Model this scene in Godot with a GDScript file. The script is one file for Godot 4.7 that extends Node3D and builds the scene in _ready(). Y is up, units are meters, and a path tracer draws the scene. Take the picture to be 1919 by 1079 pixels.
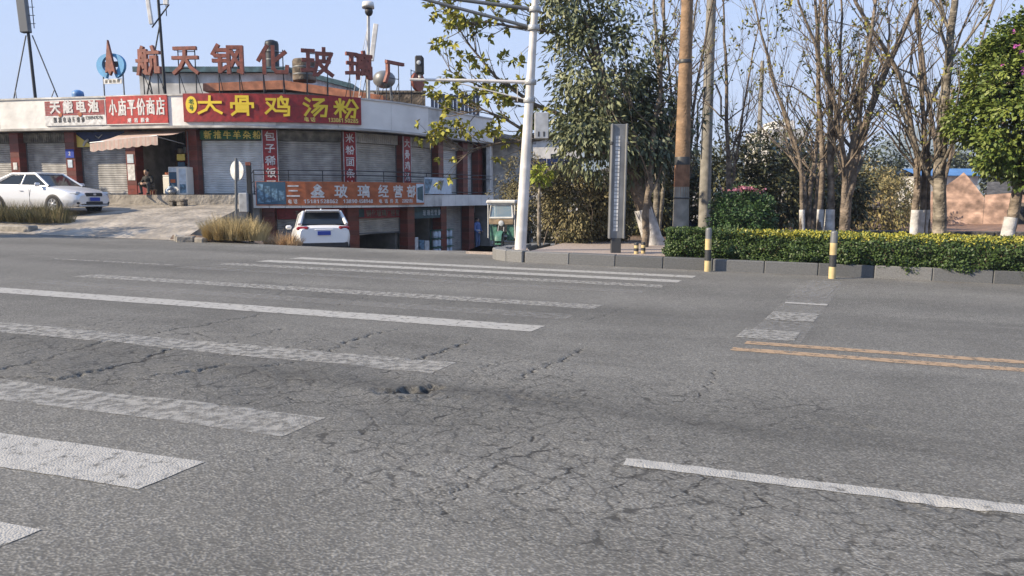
extends Node3D

# ------------------------------------------------------------------ state
var M := {}
var taken := {}
var rng := RandomNumberGenerator.new()
var ARC := PackedVector2Array()
const E1 := Vector2(0.954, 0.30)      # along the main road, to the right
const E2 := Vector2(-0.30, 0.954)     # across the main road, towards the near side
const GRADE := -0.0173
const FU0 := -7.6
const FU1 := 4.0
const FV0 := -10.3
const FV1 := -1.8
const FD := 0.02
var HM := PackedFloat32Array()
var NU := 0
var NV := 0
var grain_data := PackedByteArray()
var crack_data := PackedByteArray()
const CW := 2048
var CH := 0

func _ready():
	rng.seed = 7
	set_up_camera_and_light()
	make_materials()
	make_arc()
	make_glyphs()
	build_road()
	build_grounds()
	build_shop_building()
	build_signs()
	build_roof_things()
	build_forecourt_things()
	build_vehicles()
	build_street_furniture()
	build_vegetation()
	build_far_things()

func set_up_camera_and_light():
	var cam := Camera3D.new()
	cam.name = "camera"
	cam.position = Vector3(0, 1.45, 0)
	cam.rotation_degrees = Vector3(-7.04, 0, 0)
	cam.fov = 42.15
	cam.near = 0.05
	cam.far = 3000.0
	add_child(cam)
	cam.current = true
	var env := Environment.new()
	env.background_mode = Environment.BG_SKY
	var sky_mat := ProceduralSkyMaterial.new()
	sky_mat.sky_top_color = Color(0.60, 0.725, 0.93)
	sky_mat.sky_horizon_color = Color(0.85, 0.89, 0.945)
	sky_mat.sky_curve = 0.16
	sky_mat.ground_bottom_color = Color(0.36, 0.34, 0.31)
	sky_mat.ground_horizon_color = Color(0.62, 0.64, 0.66)
	sky_mat.sun_angle_max = 1.0
	sky_mat.energy_multiplier = 1.0
	var sky := Sky.new()
	sky.sky_material = sky_mat
	env.sky = sky
	env.background_energy_multiplier = 0.66
	env.tonemap_mode = Environment.TONE_MAPPER_LINEAR
	env.tonemap_exposure = 1.85
	env.fog_enabled = true
	env.fog_density = 0.00045
	env.fog_light_color = Color(0.80, 0.87, 0.98)
	env.sdfgi_enabled = true
	env.ssao_enabled = true
	env.ssil_enabled = true
	var we := WorldEnvironment.new()
	we.name = "world_environment"
	we.environment = env
	add_child(we)
	var sun := DirectionalLight3D.new()
	sun.name = "sun"
	sun.light_color = Color(1.0, 0.93, 0.82)
	sun.light_energy = 1.6
	sun.light_angular_distance = 0.5
	sun.shadow_enabled = true
	add_child(sun)
	sun.look_at_from_position(Vector3.ZERO, Vector3(0.823, -0.50, -0.268), Vector3.UP)

# ------------------------------------------------------------------ mesh builder
class MB:
	var v := PackedVector3Array()
	var n := PackedVector3Array()
	var c := PackedColorArray()
	var i := PackedInt32Array()
	var uv := PackedVector2Array()
	var tint := Color(1, 1, 1, 1)
	var use_tint := false

	func vert(p: Vector3, nn: Vector3) -> int:
		v.append(p)
		n.append(nn)
		if use_tint:
			c.append(tint)
		return v.size() - 1

	# corners counter-clockwise as seen from outside
	func quad(a: Vector3, b: Vector3, cc: Vector3, d: Vector3):
		var nn := (b - a).cross(cc - a)
		if nn.length_squared() < 1e-14:
			nn = (cc - a).cross(d - a)
		nn = nn.normalized()
		var k := v.size()
		vert(a, nn); vert(b, nn); vert(cc, nn); vert(d, nn)
		i.append_array(PackedInt32Array([k, k + 2, k + 1, k, k + 3, k + 2]))

	func tri(a: Vector3, b: Vector3, cc: Vector3):
		var nn := (b - a).cross(cc - a).normalized()
		var k := v.size()
		vert(a, nn); vert(b, nn); vert(cc, nn)
		i.append_array(PackedInt32Array([k, k + 2, k + 1]))

	func out(pts: Array, centre: Vector3):
		var m := Vector3.ZERO
		for p in pts:
			m += p
		m /= pts.size()
		var nn: Vector3 = (pts[1] - pts[0]).cross(pts[2] - pts[0])
		if nn.dot(m - centre) < 0.0:
			pts.reverse()
		if pts.size() == 4:
			quad(pts[0], pts[1], pts[2], pts[3])
		else:
			tri(pts[0], pts[1], pts[2])

	func box(t: Transform3D, s: Vector3):
		var h := s * 0.5
		var q := []
		for k in 8:
			q.append(t * Vector3(h.x if k & 1 else -h.x, h.y if k & 2 else -h.y, h.z if k & 4 else -h.z))
		for f in [[0, 2, 6, 4], [1, 3, 7, 5], [0, 1, 5, 4], [2, 3, 7, 6], [0, 1, 3, 2], [4, 5, 7, 6]]:
			out([q[f[0]], q[f[1]], q[f[2]], q[f[3]]], t.origin)

	func bx(x0: float, x1: float, y0: float, y1: float, z0: float, z1: float):
		box(Transform3D(Basis(), Vector3((x0 + x1) / 2, (y0 + y1) / 2, (z0 + z1) / 2)), Vector3(x1 - x0, y1 - y0, z1 - z0))

	# box with chamfered edges
	func cbox(t: Transform3D, s: Vector3, b: float):
		var h := s * 0.5
		b = min(b, min(h.x, min(h.y, h.z)) * 0.95)
		var px := {}
		for sx in [-1, 1]:
			for sy in [-1, 1]:
				for sz in [-1, 1]:
					var w := Vector3(sx, sy, sz)
					px[[sx, sy, sz, 0]] = t * (w * Vector3(h.x, h.y - b, h.z - b))
					px[[sx, sy, sz, 1]] = t * (w * Vector3(h.x - b, h.y, h.z - b))
					px[[sx, sy, sz, 2]] = t * (w * Vector3(h.x - b, h.y - b, h.z))
					out([px[[sx, sy, sz, 0]], px[[sx, sy, sz, 1]], px[[sx, sy, sz, 2]]], t.origin)
		for a in [-1, 1]:
			out([px[[a, -1, -1, 0]], px[[a, 1, -1, 0]], px[[a, 1, 1, 0]], px[[a, -1, 1, 0]]], t.origin)
			out([px[[-1, a, -1, 1]], px[[1, a, -1, 1]], px[[1, a, 1, 1]], px[[-1, a, 1, 1]]], t.origin)
			out([px[[-1, -1, a, 2]], px[[1, -1, a, 2]], px[[1, 1, a, 2]], px[[-1, 1, a, 2]]], t.origin)
			for e in [-1, 1]:
				out([px[[a, e, -1, 0]], px[[a, e, 1, 0]], px[[a, e, 1, 1]], px[[a, e, -1, 1]]], t.origin)
				out([px[[a, -1, e, 0]], px[[a, 1, e, 0]], px[[a, 1, e, 2]], px[[a, -1, e, 2]]], t.origin)
				out([px[[-1, a, e, 1]], px[[1, a, e, 1]], px[[1, a, e, 2]], px[[-1, a, e, 2]]], t.origin)

	func tube(p: Array, r: Array, sides: int, caps := true):
		var last := p.size() - 1
		var side := Vector3.ZERO
		var base := v.size()
		for k in p.size():
			var d: Vector3 = (p[min(k + 1, last)] - p[max(k - 1, 0)]).normalized()
			if side == Vector3.ZERO:
				side = d.cross(Vector3.UP if absf(d.y) < 0.9 else Vector3.RIGHT).normalized()
			else:
				side = (side - d * side.dot(d)).normalized()
			var up := side.cross(d)
			for j in sides:
				var a := TAU * j / sides
				var o := side * cos(a) + up * sin(a)
				vert(p[k] + o * r[k], o)
		for k in last:
			for j in sides:
				var a := base + k * sides + j
				var b := base + k * sides + (j + 1) % sides
				i.append_array(PackedInt32Array([a, b, a + sides, b, b + sides, a + sides]))
		if caps:
			for e in [0, last]:
				var d: Vector3 = (p[0] - p[1]).normalized() if e == 0 else (p[last] - p[last - 1]).normalized()
				var k0 := vert(p[e], d)
				for j in sides:
					vert(v[base + e * sides + j], d)
				for j in sides:
					i.append_array(PackedInt32Array([k0, k0 + 1 + j, k0 + 1 + (j + 1) % sides]))

	func cyl(a: Vector3, b: Vector3, ra: float, rb: float, sides: int):
		tube([a, b], [ra, rb], sides)

	# profile: radius and height pairs, from bottom to top
	func lathe(t: Transform3D, profile: Array, sides: int):
		var base := v.size()
		var m := profile.size()
		for k in m:
			var a: Vector2 = profile[max(k - 1, 0)]
			var b: Vector2 = profile[min(k + 1, m - 1)]
			var d := (b - a).normalized()
			for j in sides:
				var w := TAU * j / sides
				vert(t * Vector3(profile[k].x * cos(w), profile[k].y, profile[k].x * sin(w)), (t.basis * Vector3(d.y * cos(w), -d.x, d.y * sin(w))).normalized())
		for k in m - 1:
			for j in sides:
				var a := base + k * sides + j
				var b := base + k * sides + (j + 1) % sides
				i.append_array(PackedInt32Array([a, b, a + sides, b, b + sides, a + sides]))

	# polygon in the xy plane of t, from z0 to z1
	func prism(t: Transform3D, poly: PackedVector2Array, z0: float, z1: float):
		var q := poly
		if Geometry2D.is_polygon_clockwise(q):
			q = PackedVector2Array()
			for k in range(poly.size() - 1, -1, -1):
				q.append(poly[k])
		var idx := Geometry2D.triangulate_polygon(q)
		for e in [[z0, -1.0], [z1, 1.0]]:
			var k0 := v.size()
			for p in q:
				vert(t * Vector3(p.x, p.y, e[0]), t.basis.z.normalized() * e[1])
			for k in range(0, idx.size(), 3):
				i.append_array(PackedInt32Array([k0 + idx[k], k0 + idx[k + 2], k0 + idx[k + 1]]))
		for k in q.size():
			var a := q[k]
			var b := q[(k + 1) % q.size()]
			quad(t * Vector3(a.x, a.y, z0), t * Vector3(b.x, b.y, z0), t * Vector3(b.x, b.y, z1), t * Vector3(a.x, a.y, z1))

	# rows of points as one smooth sheet; up tells which side is outside
	func sheet(rows: Array, up := Vector3.UP, closed := false):
		var base := v.size()
		var w: int = rows[0].size()
		var h := rows.size()
		for r in h:
			for q in w:
				var a: Vector3 = rows[r][posmod(q + 1, w) if closed else min(q + 1, w - 1)] - rows[r][posmod(q - 1, w) if closed else max(q - 1, 0)]
				var b: Vector3 = rows[min(r + 1, h - 1)][q] - rows[max(r - 1, 0)][q]
				var nn := a.cross(b).normalized()
				if up != Vector3.ZERO and nn.dot(up) < 0:
					nn = -nn
				vert(rows[r][q], nn)
		for r in h - 1:
			for q in (w if closed else w - 1):
				var a := base + r * w + q
				var b := base + r * w + (q + 1) % w
				if (v[b] - v[a]).cross(v[a + w] - v[a]).dot(n[a] + n[b]) > 0.0:
					i.append_array(PackedInt32Array([a, a + w, b, b, a + w, b + w]))
				else:
					i.append_array(PackedInt32Array([a, b, a + w, b, b + w, a + w]))

	func ball(c0: Vector3, r: Vector3, sides: int):
		var prof := []
		for k in 9:
			var a := -PI / 2 + PI * k / 8
			prof.append(Vector2(max(cos(a), 0.001), sin(a)))
		lathe(Transform3D(Basis.from_scale(r), c0), prof, sides)

	func mesh(shift := Vector3.ZERO) -> ArrayMesh:
		if shift != Vector3.ZERO:
			for k in v.size():
				v[k] -= shift
		var a := []
		a.resize(Mesh.ARRAY_MAX)
		a[Mesh.ARRAY_VERTEX] = v
		a[Mesh.ARRAY_NORMAL] = n
		if use_tint:
			a[Mesh.ARRAY_COLOR] = c
		if uv.size() == v.size():
			a[Mesh.ARRAY_TEX_UV] = uv
		a[Mesh.ARRAY_INDEX] = i
		var m := ArrayMesh.new()
		m.add_surface_from_arrays(Mesh.PRIMITIVE_TRIANGLES, a)
		return m

# ------------------------------------------------------------------ scene helpers
func numbered(called: String, parent: Node) -> String:
	var key := str(parent.get_instance_id()) + called
	var k: int = taken.get(key, 0)
	taken[key] = k + 1
	return called if k == 0 else "%s_%03d" % [called, k]

func thing(called: String, label: String, category: String, at := Vector3.ZERO, turn := 0.0, group := "") -> Node3D:
	var o := Node3D.new()
	o.name = numbered(called, self)
	add_child(o)
	o.position = at
	o.rotation.y = turn
	tag(o, label, category, group)
	return o

func tag(o: Node, label: String, category := "", group := "") -> Node:
	o.set_meta("label", label)
	if category:
		o.set_meta("category", category)
	if group:
		o.set_meta("group", group)
	return o

func org(p: Node) -> Vector3:
	var s := Vector3.ZERO
	while p != self and p is Node3D:
		s += p.position
		p = p.get_parent()
	return s

# world: the builder holds scene coordinates and the parent is not turned
func put(mb: MB, called: String, m: Material, parent: Node = self, world := true) -> MeshInstance3D:
	var o := MeshInstance3D.new()
	o.name = numbered(called, parent)
	parent.add_child(o)
	o.mesh = mb.mesh(org(parent) if world else Vector3.ZERO)
	o.material_override = m
	return o

func piece(mesh: Mesh, called: String, m: Material, parent: Node, t: Transform3D) -> MeshInstance3D:
	var o := MeshInstance3D.new()
	o.name = numbered(called, parent)
	parent.add_child(o)
	o.mesh = mesh
	o.material_override = m
	o.transform = t
	return o

func struct(mb: MB, called: String, m: Material) -> MeshInstance3D:
	var o := put(mb, called, m)
	o.set_meta("kind", "structure")
	return o

func copy(o: Node3D, at: Vector3, turn: float, label: String) -> Node3D:
	var d: Node3D = o.duplicate()
	var base := String(o.name)
	d.name = numbered(base, self)
	add_child(d)
	d.position = at
	d.rotation.y = turn
	d.set_meta("label", label)
	return d

func at(x: float, y: float, z: float) -> Transform3D:
	return Transform3D(Basis(), Vector3(x, y, z))

func turned(x: float, y: float, z: float, a: float) -> Transform3D:
	return Transform3D(Basis(Vector3.UP, a), Vector3(x, y, z))

# ------------------------------------------------------------------ materials
func lin(r: float, g: float, b: float) -> Color:
	return Color(r, g, b).linear_to_srgb()

# a grey texture of noise between lo and 1, as a multiplier for the colour
func noise_tex(sd: int, freq: float, lo: float, oct := 4, size := 256, kind := FastNoiseLite.TYPE_SIMPLEX_SMOOTH, stretch := 1) -> ImageTexture:
	var f := FastNoiseLite.new()
	f.seed = sd
	f.noise_type = kind
	f.frequency = freq
	f.fractal_octaves = oct
	var im := f.get_seamless_image(size, size * stretch)
	im.convert(Image.FORMAT_L8)
	if stretch > 1:
		im.resize(size, size, Image.INTERPOLATE_LANCZOS)
	var d := im.get_data()
	for k in d.size():
		d[k] = int(255.0 * lerpf(lo, 1.0, d[k] / 255.0))
	im = Image.create_from_data(size, size, false, Image.FORMAT_L8, d)
	return ImageTexture.create_from_image(im)

func bump_tex(sd: int, freq: float, strength: float, size := 256, kind := FastNoiseLite.TYPE_SIMPLEX_SMOOTH) -> ImageTexture:
	var f := FastNoiseLite.new()
	f.seed = sd
	f.noise_type = kind
	f.frequency = freq
	f.fractal_octaves = 3
	var im := f.get_seamless_image(size, size)
	im.convert(Image.FORMAT_RGBA8)
	im.bump_map_to_normal_map(strength)
	return ImageTexture.create_from_image(im)

func mat(called: String, col: Color, rough := 0.8, tex: Texture2D = null, scale := 1.0, metal := 0.0, bump: Texture2D = null, bump_scale := 1.0) -> StandardMaterial3D:
	var m := StandardMaterial3D.new()
	m.albedo_color = col
	m.roughness = rough
	m.metallic = metal
	if tex:
		m.albedo_texture = tex
	if bump:
		m.normal_enabled = true
		m.normal_texture = bump
		m.normal_scale = bump_scale
	if tex or bump:
		m.uv1_triplanar = true
		m.uv1_world_triplanar = true
		m.uv1_scale = Vector3.ONE * scale
	M[called] = m
	return m

func make_materials():
	var patch := noise_tex(3, 0.012, 0.62, 5)
	var soft := noise_tex(5, 0.01, 0.8, 4)
	var grain := noise_tex(9, 0.09, 0.72, 4)
	var grime := noise_tex(63, 0.02, 0.66, 6, 256, FastNoiseLite.TYPE_SIMPLEX_SMOOTH, 1)
	var dirty := noise_tex(21, 0.016, 0.35, 6)
	var nb := bump_tex(31, 0.05, 6.0)
	var fine := bump_tex(37, 0.16, 5.0)
	# asphalt: stones of different greys in a dark binder
	var cells := FastNoiseLite.new()
	cells.seed = 11
	cells.noise_type = FastNoiseLite.TYPE_CELLULAR
	cells.cellular_return_type = FastNoiseLite.RETURN_CELL_VALUE
	cells.frequency = 0.15
	cells.fractal_type = FastNoiseLite.FRACTAL_NONE
	var gaps := FastNoiseLite.new()
	gaps.seed = 11
	gaps.noise_type = FastNoiseLite.TYPE_CELLULAR
	gaps.cellular_return_type = FastNoiseLite.RETURN_DISTANCE
	gaps.frequency = 0.15
	gaps.fractal_type = FastNoiseLite.FRACTAL_NONE
	var S := 1024
	var ia := cells.get_seamless_image(S, S)
	var ib := gaps.get_seamless_image(S, S)
	ia.convert(Image.FORMAT_L8)
	ib.convert(Image.FORMAT_L8)
	var da := ia.get_data()
	var db := ib.get_data()
	for k in da.size():
		var st := da[k] / 255.0
		var g := db[k] / 255.0
		var w := clampf(1.0 - (g - 0.35) * 1.6, 0.0, 1.0)
		da[k] = int(255.0 * clampf(lerpf(0.46, 0.50 + 0.50 * st * st, w), 0.0, 1.0))
	grain_data = da
	var asphalt_tex := ImageTexture.create_from_image(Image.create_from_data(S, S, false, Image.FORMAT_L8, da))
	ib.convert(Image.FORMAT_RGBA8)
	ib.bump_map_to_normal_map(-5.0)
	var asphalt_bump := ImageTexture.create_from_image(ib)
	var asphalt := mat("asphalt", Color(1, 1, 1), 0.95, asphalt_tex, 0.85, 0.0, asphalt_bump, 0.28)
	asphalt.vertex_color_use_as_albedo = true
	# road paint, worn through in three degrees
	for e in [["paint_good", 0.02, 0.36, Color(0.70, 0.69, 0.665)], ["paint_mid", 0.10, 0.64, Color(0.66, 0.65, 0.625)], ["paint_poor", 0.20, 0.80, Color(0.64, 0.63, 0.61)], ["paint_yellow", 0.10, 0.46, Color(0.72, 0.61, 0.49)]]:
		var f := FastNoiseLite.new()
		f.seed = 77
		f.frequency = 0.03
		f.fractal_octaves = 6
		f.fractal_gain = 0.64
		var im := f.get_seamless_image(512, 512)
		im.convert(Image.FORMAT_L8)
		var d := im.get_data()
		var o := PackedByteArray()
		o.resize(d.size() * 4)
		var co: Color = e[3]
		for k in d.size():
			var x := d[k] / 255.0
			var a := clampf((x - e[1]) / (e[2] - e[1]), 0.0, 1.0)
			o[k * 4] = int(co.r * 255.0 * (0.86 + 0.14 * x))
			o[k * 4 + 1] = int(co.g * 255.0 * (0.86 + 0.14 * x))
			o[k * 4 + 2] = int(co.b * 255.0 * (0.86 + 0.14 * x))
			o[k * 4 + 3] = int(a * ({"paint_good": 225.0, "paint_mid": 190.0, "paint_poor": 120.0, "paint_yellow": 205.0}[e[0]]))
		var m := mat(e[0], Color(1, 1, 1), 0.8, ImageTexture.create_from_image(Image.create_from_data(512, 512, false, Image.FORMAT_RGBA8, o)), 0.55, 0.0, asphalt_bump, 0.5)
		m.transparency = BaseMaterial3D.TRANSPARENCY_ALPHA
	mat("concrete", lin(0.40, 0.365, 0.315), 0.9, patch, 0.35, 0.0, nb, 0.4)
	mat("forecourt", lin(0.44, 0.39, 0.325), 0.92, patch, 0.2, 0.0, nb, 0.4)
	mat("street", lin(0.27, 0.26, 0.245), 0.92, patch, 0.3, 0.0, fine, 0.6)
	mat("pink_paving", lin(0.50, 0.42, 0.375), 0.85, grain, 0.8, 0.0, nb, 0.3)
	mat("kerb_dark", lin(0.13, 0.135, 0.14), 0.6, grain, 1.3, 0.0, fine, 0.4)
	mat("kerb_mid", lin(0.17, 0.175, 0.18), 0.6, grain, 1.3, 0.0, fine, 0.4)
	mat("kerb_light", lin(0.25, 0.25, 0.245), 0.65, grain, 1.3, 0.0, fine, 0.4)
	mat("soil", lin(0.22, 0.15, 0.10), 0.95, patch, 0.6, 0.0, nb, 0.9)
	mat("red_soil", lin(0.33, 0.19, 0.12), 0.95, patch, 0.3, 0.0, nb, 0.9)
	mat("field", lin(0.24, 0.19, 0.11), 0.95, dirty, 0.12, 0.0, nb, 0.9)
	mat("white_wall", lin(0.82, 0.80, 0.76), 0.75, soft, 0.22, 0.0, nb, 0.1)
	mat("white_wall_b", lin(0.78, 0.765, 0.73), 0.75, patch, 0.30, 0.0, nb, 0.1)
	mat("soffit", lin(0.62, 0.60, 0.56), 0.85, patch, 0.4)
	mat("roof_top", lin(0.30, 0.29, 0.27), 0.95, patch, 0.3)
	mat("red_tile", lin(0.21, 0.05, 0.034), 0.35, soft, 1.2)
	mat("red_tile_b", lin(0.17, 0.05, 0.036), 0.4, grain, 1.2)
	mat("tile_gap", lin(0.16, 0.07, 0.05), 0.9)
	mat("shutter_grey", lin(0.54, 0.53, 0.51), 0.5, patch, 0.5, 0.1)
	mat("shutter_beige", lin(0.64, 0.61, 0.55), 0.5, patch, 0.5, 0.05)
	mat("shutter_white", lin(0.72, 0.74, 0.74), 0.45, soft, 0.5, 0.05)
	mat("pelmet", lin(0.36, 0.34, 0.29), 0.6, dirty, 0.6)
	mat("inside", lin(0.36, 0.34, 0.31), 0.9, patch, 0.4)
	mat("dark_metal", lin(0.022, 0.025, 0.03), 0.5, null, 1.0, 0.3)
	mat("grey_metal", lin(0.20, 0.21, 0.22), 0.5, grain, 1.5, 0.4)
	mat("pale_metal", lin(0.50, 0.51, 0.52), 0.42, soft, 1.2, 0.3)
	mat("white_paint", lin(0.74, 0.73, 0.70), 0.45, soft, 0.8)
	mat("rust_red", lin(0.30, 0.085, 0.055), 0.6, patch, 1.1)
	mat("logo_blue", lin(0.10, 0.36, 0.66), 0.5, soft, 0.9)
	mat("sign_red", lin(0.50, 0.03, 0.025), 0.5, grime, 0.9)
	mat("sign_red_dark", lin(0.34, 0.018, 0.02), 0.5, grime, 0.9)
	mat("sign_crimson", lin(0.36, 0.04, 0.045), 0.55, grime, 0.9)
	mat("sign_white", lin(0.80, 0.79, 0.77), 0.5, grime, 0.9)
	mat("sign_yellow", lin(0.72, 0.52, 0.03), 0.5)
	mat("sign_pale_yellow", lin(0.66, 0.52, 0.12), 0.5)
	mat("sign_green", lin(0.01, 0.12, 0.035), 0.5, grime, 0.9)
	mat("sign_orange", lin(0.54, 0.15, 0.05), 0.6, patch, 0.7)
	mat("sign_blue", lin(0.012, 0.03, 0.13), 0.5, grime, 0.9)
	mat("plate_blue", lin(0.01, 0.04, 0.30), 0.45)
	mat("sign_teal", lin(0.06, 0.14, 0.17), 0.6, patch, 0.7)
	mat("ink", lin(0.02, 0.02, 0.022), 0.6)
	mat("poster_blue", lin(0.22, 0.40, 0.56), 0.5, dirty, 1.3)
	mat("poster_dark", lin(0.03, 0.08, 0.13), 0.5)
	mat("poster_pale", lin(0.58, 0.68, 0.78), 0.5, soft, 1.2)
	mat("awning", lin(0.56, 0.44, 0.37), 0.85, soft, 0.8)
	mat("awning_stripe", lin(0.45, 0.30, 0.25), 0.85)
	mat("car_white", lin(0.72, 0.72, 0.72), 0.22)
	M["car_white"].clearcoat_enabled = true
	M["car_white"].clearcoat = 0.8
	mat("car_silver", lin(0.60, 0.61, 0.63), 0.24, null, 1.0, 0.25)
	M["car_silver"].clearcoat_enabled = true
	M["car_silver"].clearcoat = 0.8
	mat("car_glass", lin(0.014, 0.018, 0.022), 0.06)
	mat("tyre", lin(0.018, 0.018, 0.019), 0.85)
	mat("rim", lin(0.50, 0.50, 0.51), 0.3, null, 1.0, 0.7)
	mat("black_plastic", lin(0.02, 0.02, 0.022), 0.6)
	mat("lamp_red", lin(0.22, 0.012, 0.016), 0.15)
	mat("lamp_clear", lin(0.46, 0.48, 0.50), 0.12)
	mat("trike_green", lin(0.10, 0.27, 0.20), 0.5, patch, 1.6)
	mat("trike_cover", lin(0.36, 0.27, 0.18), 0.9, patch, 1.2)
	mat("wood", lin(0.33, 0.22, 0.13), 0.8, grain, 1.6)
	mat("pole_wood", lin(0.34, 0.22, 0.13), 0.85, patch, 0.8, 0.0, nb, 0.4)
	mat("pole_rust", lin(0.30, 0.15, 0.085), 0.9, patch, 1.2)
	mat("pole_concrete", lin(0.36, 0.34, 0.30), 0.9, patch, 0.7)
	mat("pole_white", lin(0.72, 0.69, 0.66), 0.5, soft, 0.7)
	mat("bollard_yellow", lin(0.64, 0.50, 0.25), 0.5, soft, 1.5)
	mat("bollard_black", lin(0.035, 0.037, 0.04), 0.5)
	mat("mono_grey", lin(0.22, 0.225, 0.23), 0.45, soft, 0.8, 0.3)
	mat("bark", lin(0.36, 0.29, 0.225), 0.95, dirty, 0.9, 0.0, nb, 1.0)
	mat("bark_dark", lin(0.20, 0.16, 0.125), 0.95, patch, 0.9, 0.0, nb, 1.0)
	mat("bark_pale", lin(0.42, 0.37, 0.30), 0.95, dirty, 0.9, 0.0, nb, 0.8)
	mat("whitewash", lin(0.74, 0.73, 0.72), 0.9, patch, 1.1, 0.0, nb, 0.4)
	for e in [["leaf_dark", Color(1, 1, 1), 0.5], ["leaf_gloss", Color(1, 1, 1), 0.55], ["leaf_dry", Color(1, 1, 1), 0.8]]:
		var m := mat(e[0], e[1], e[2])
		m.vertex_color_use_as_albedo = true
		m.backlight = Color(0.35, 0.38, 0.2)
		m.cull_mode = BaseMaterial3D.CULL_DISABLED
	mat("hedge_core", lin(0.17, 0.135, 0.09), 0.95, grain, 2.0)
	mat("flower", lin(0.46, 0.08, 0.24), 0.7)
	mat("adobe", lin(0.70, 0.47, 0.36), 0.95, dirty, 0.35, 0.0, nb, 0.12)
	mat("old_tile", lin(0.13, 0.125, 0.125), 0.9, dirty, 0.5)
	mat("brick_wall", lin(0.16, 0.15, 0.14), 0.95, dirty, 0.6, 0.0, nb, 0.8)
	mat("blue_sheet", lin(0.10, 0.25, 0.52), 0.5, soft, 0.4)
	mat("navy_sheet", lin(0.02, 0.035, 0.08), 0.5, soft, 0.4)
	mat("orange_tile", lin(0.55, 0.22, 0.12), 0.8, patch, 0.5)
	mat("shed_wall", lin(0.72, 0.71, 0.68), 0.8, patch, 0.2)
	mat("parapet", lin(0.25, 0.20, 0.15), 0.95, dirty, 0.5, 0.0, nb, 0.5)
	mat("skin", lin(0.42, 0.26, 0.18), 0.6)
	mat("cloth_black", lin(0.012, 0.012, 0.014), 0.85)
	mat("cloth_blue", lin(0.05, 0.09, 0.22), 0.85)
	mat("hair", lin(0.01, 0.009, 0.008), 0.6)
	mat("freezer", lin(0.72, 0.70, 0.64), 0.35)
	mat("crate_red", lin(0.20, 0.03, 0.03), 0.5)
	mat("stone_rough", lin(0.30, 0.26, 0.21), 0.95, dirty, 1.2, 0.0, nb, 1.0)
	mat("hill", lin(0.10, 0.12, 0.08), 1.0)

# ------------------------------------------------------------------ the curved front of the building
func make_arc():
	var c := [Vector2(-40, -37.5), Vector2(-34, -35.0), Vector2(-27, -33.3), Vector2(-21.5, -32.0), Vector2(-17.5, -31.2), Vector2(-13.1, -30.35), Vector2(-9.8, -30.4), Vector2(-7, -31.2), Vector2(-5.2, -32.6), Vector2(-3.65, -34.9), Vector2(-2.3, -37.5), Vector2(-0.75, -40.3), Vector2(0.3, -42.2)]
	var pts := PackedVector2Array()
	for k in range(1, c.size() - 2):
		for q in 60:
			pts.append(c[k].cubic_interpolate(c[k + 1], c[k - 1], c[k + 2], q / 60.0))
	var run := 0.0
	var next := 0.0
	for k in range(1, pts.size()):
		var d := pts[k].distance_to(pts[k - 1])
		while next <= run + d:
			ARC.append(pts[k - 1].lerp(pts[k], (next - run) / d))
			next += 0.5
		run += d

func arc2(s: float) -> Vector2:
	var q := clampf(s / 0.5, 0.0, ARC.size() - 1.001)
	var k := int(q)
	return ARC[k].lerp(ARC[k + 1], q - k)

# a frame on the front: x along it, z outwards
func on_arc(s: float, off: float, y: float) -> Transform3D:
	var t := (arc2(s + 0.5) - arc2(s - 0.5)).normalized()
	var p := arc2(s) + Vector2(-t.y, t.x) * off
	return Transform3D(Basis(Vector3(t.x, 0, t.y), Vector3.UP, Vector3(-t.y, 0, t.x)), Vector3(p.x, y, p.y))

func arc_at(s: float, off: float, y: float) -> Vector3:
	return on_arc(s, off, y).origin

# a band along the front between two offsets and two heights
func arc_band(mb: MB, s0: float, s1: float, o0: float, o1: float, y0: float, y1: float, step := 0.5):
	var m: int = max(1, int(ceil((s1 - s0) / step)))
	for k in m:
		var a := lerpf(s0, s1, float(k) / m)
		var b := lerpf(s0, s1, float(k + 1) / m)
		var ai0 := arc_at(a, o0, y0)
		var ao0 := arc_at(a, o1, y0)
		var bi0 := arc_at(b, o0, y0)
		var bo0 := arc_at(b, o1, y0)
		var up := Vector3(0, y1 - y0, 0)
		mb.quad(ao0, bo0, bo0 + up, ao0 + up)
		mb.quad(bi0, ai0, ai0 + up, bi0 + up)
		mb.quad(ao0 + up, bo0 + up, bi0 + up, ai0 + up)
		mb.quad(bo0, ao0, ai0, bi0)
		if k == 0:
			mb.quad(ai0, ao0, ao0 + up, ai0 + up)
		if k == m - 1:
			mb.quad(bo0, bi0, bi0 + up, bo0 + up)

# ------------------------------------------------------------------ the road
func road_at(u: float, v: float, h := 0.0) -> Vector3:
	var p := E1 * u + E2 * v
	return Vector3(p.x, GRADE * p.x + h, p.y)

func rough_at(u: float, v: float) -> float:
	if u <= FU0 or u >= FU1 or v <= FV0 or v >= FV1:
		return 0.0
	var a := (u - FU0) / FD
	var b := (v - FV0) / FD
	var i: int = min(int(a), NU - 2)
	var j: int = min(int(b), NV - 2)
	a -= i
	b -= j
	return lerpf(lerpf(HM[j * NU + i], HM[j * NU + i + 1], a), lerpf(HM[(j + 1) * NU + i], HM[(j + 1) * NU + i + 1], a), b)

func stamp(u: float, v: float, r: float, depth: float):
	var i0: int = max(0, int((u - r - FU0) / FD))
	var i1: int = min(NU - 1, int((u + r - FU0) / FD) + 1)
	var j0: int = max(0, int((v - r - FV0) / FD))
	var j1: int = min(NV - 1, int((v + r - FV0) / FD) + 1)
	for j in range(j0, j1 + 1):
		for i in range(i0, i1 + 1):
			var d := Vector2(FU0 + i * FD - u, FV0 + j * FD - v).length() / r
			if d < 1.0:
				var w := 1.0 - d * d
				var k := j * NU + i
				HM[k] = min(HM[k], -depth * w)

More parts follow.
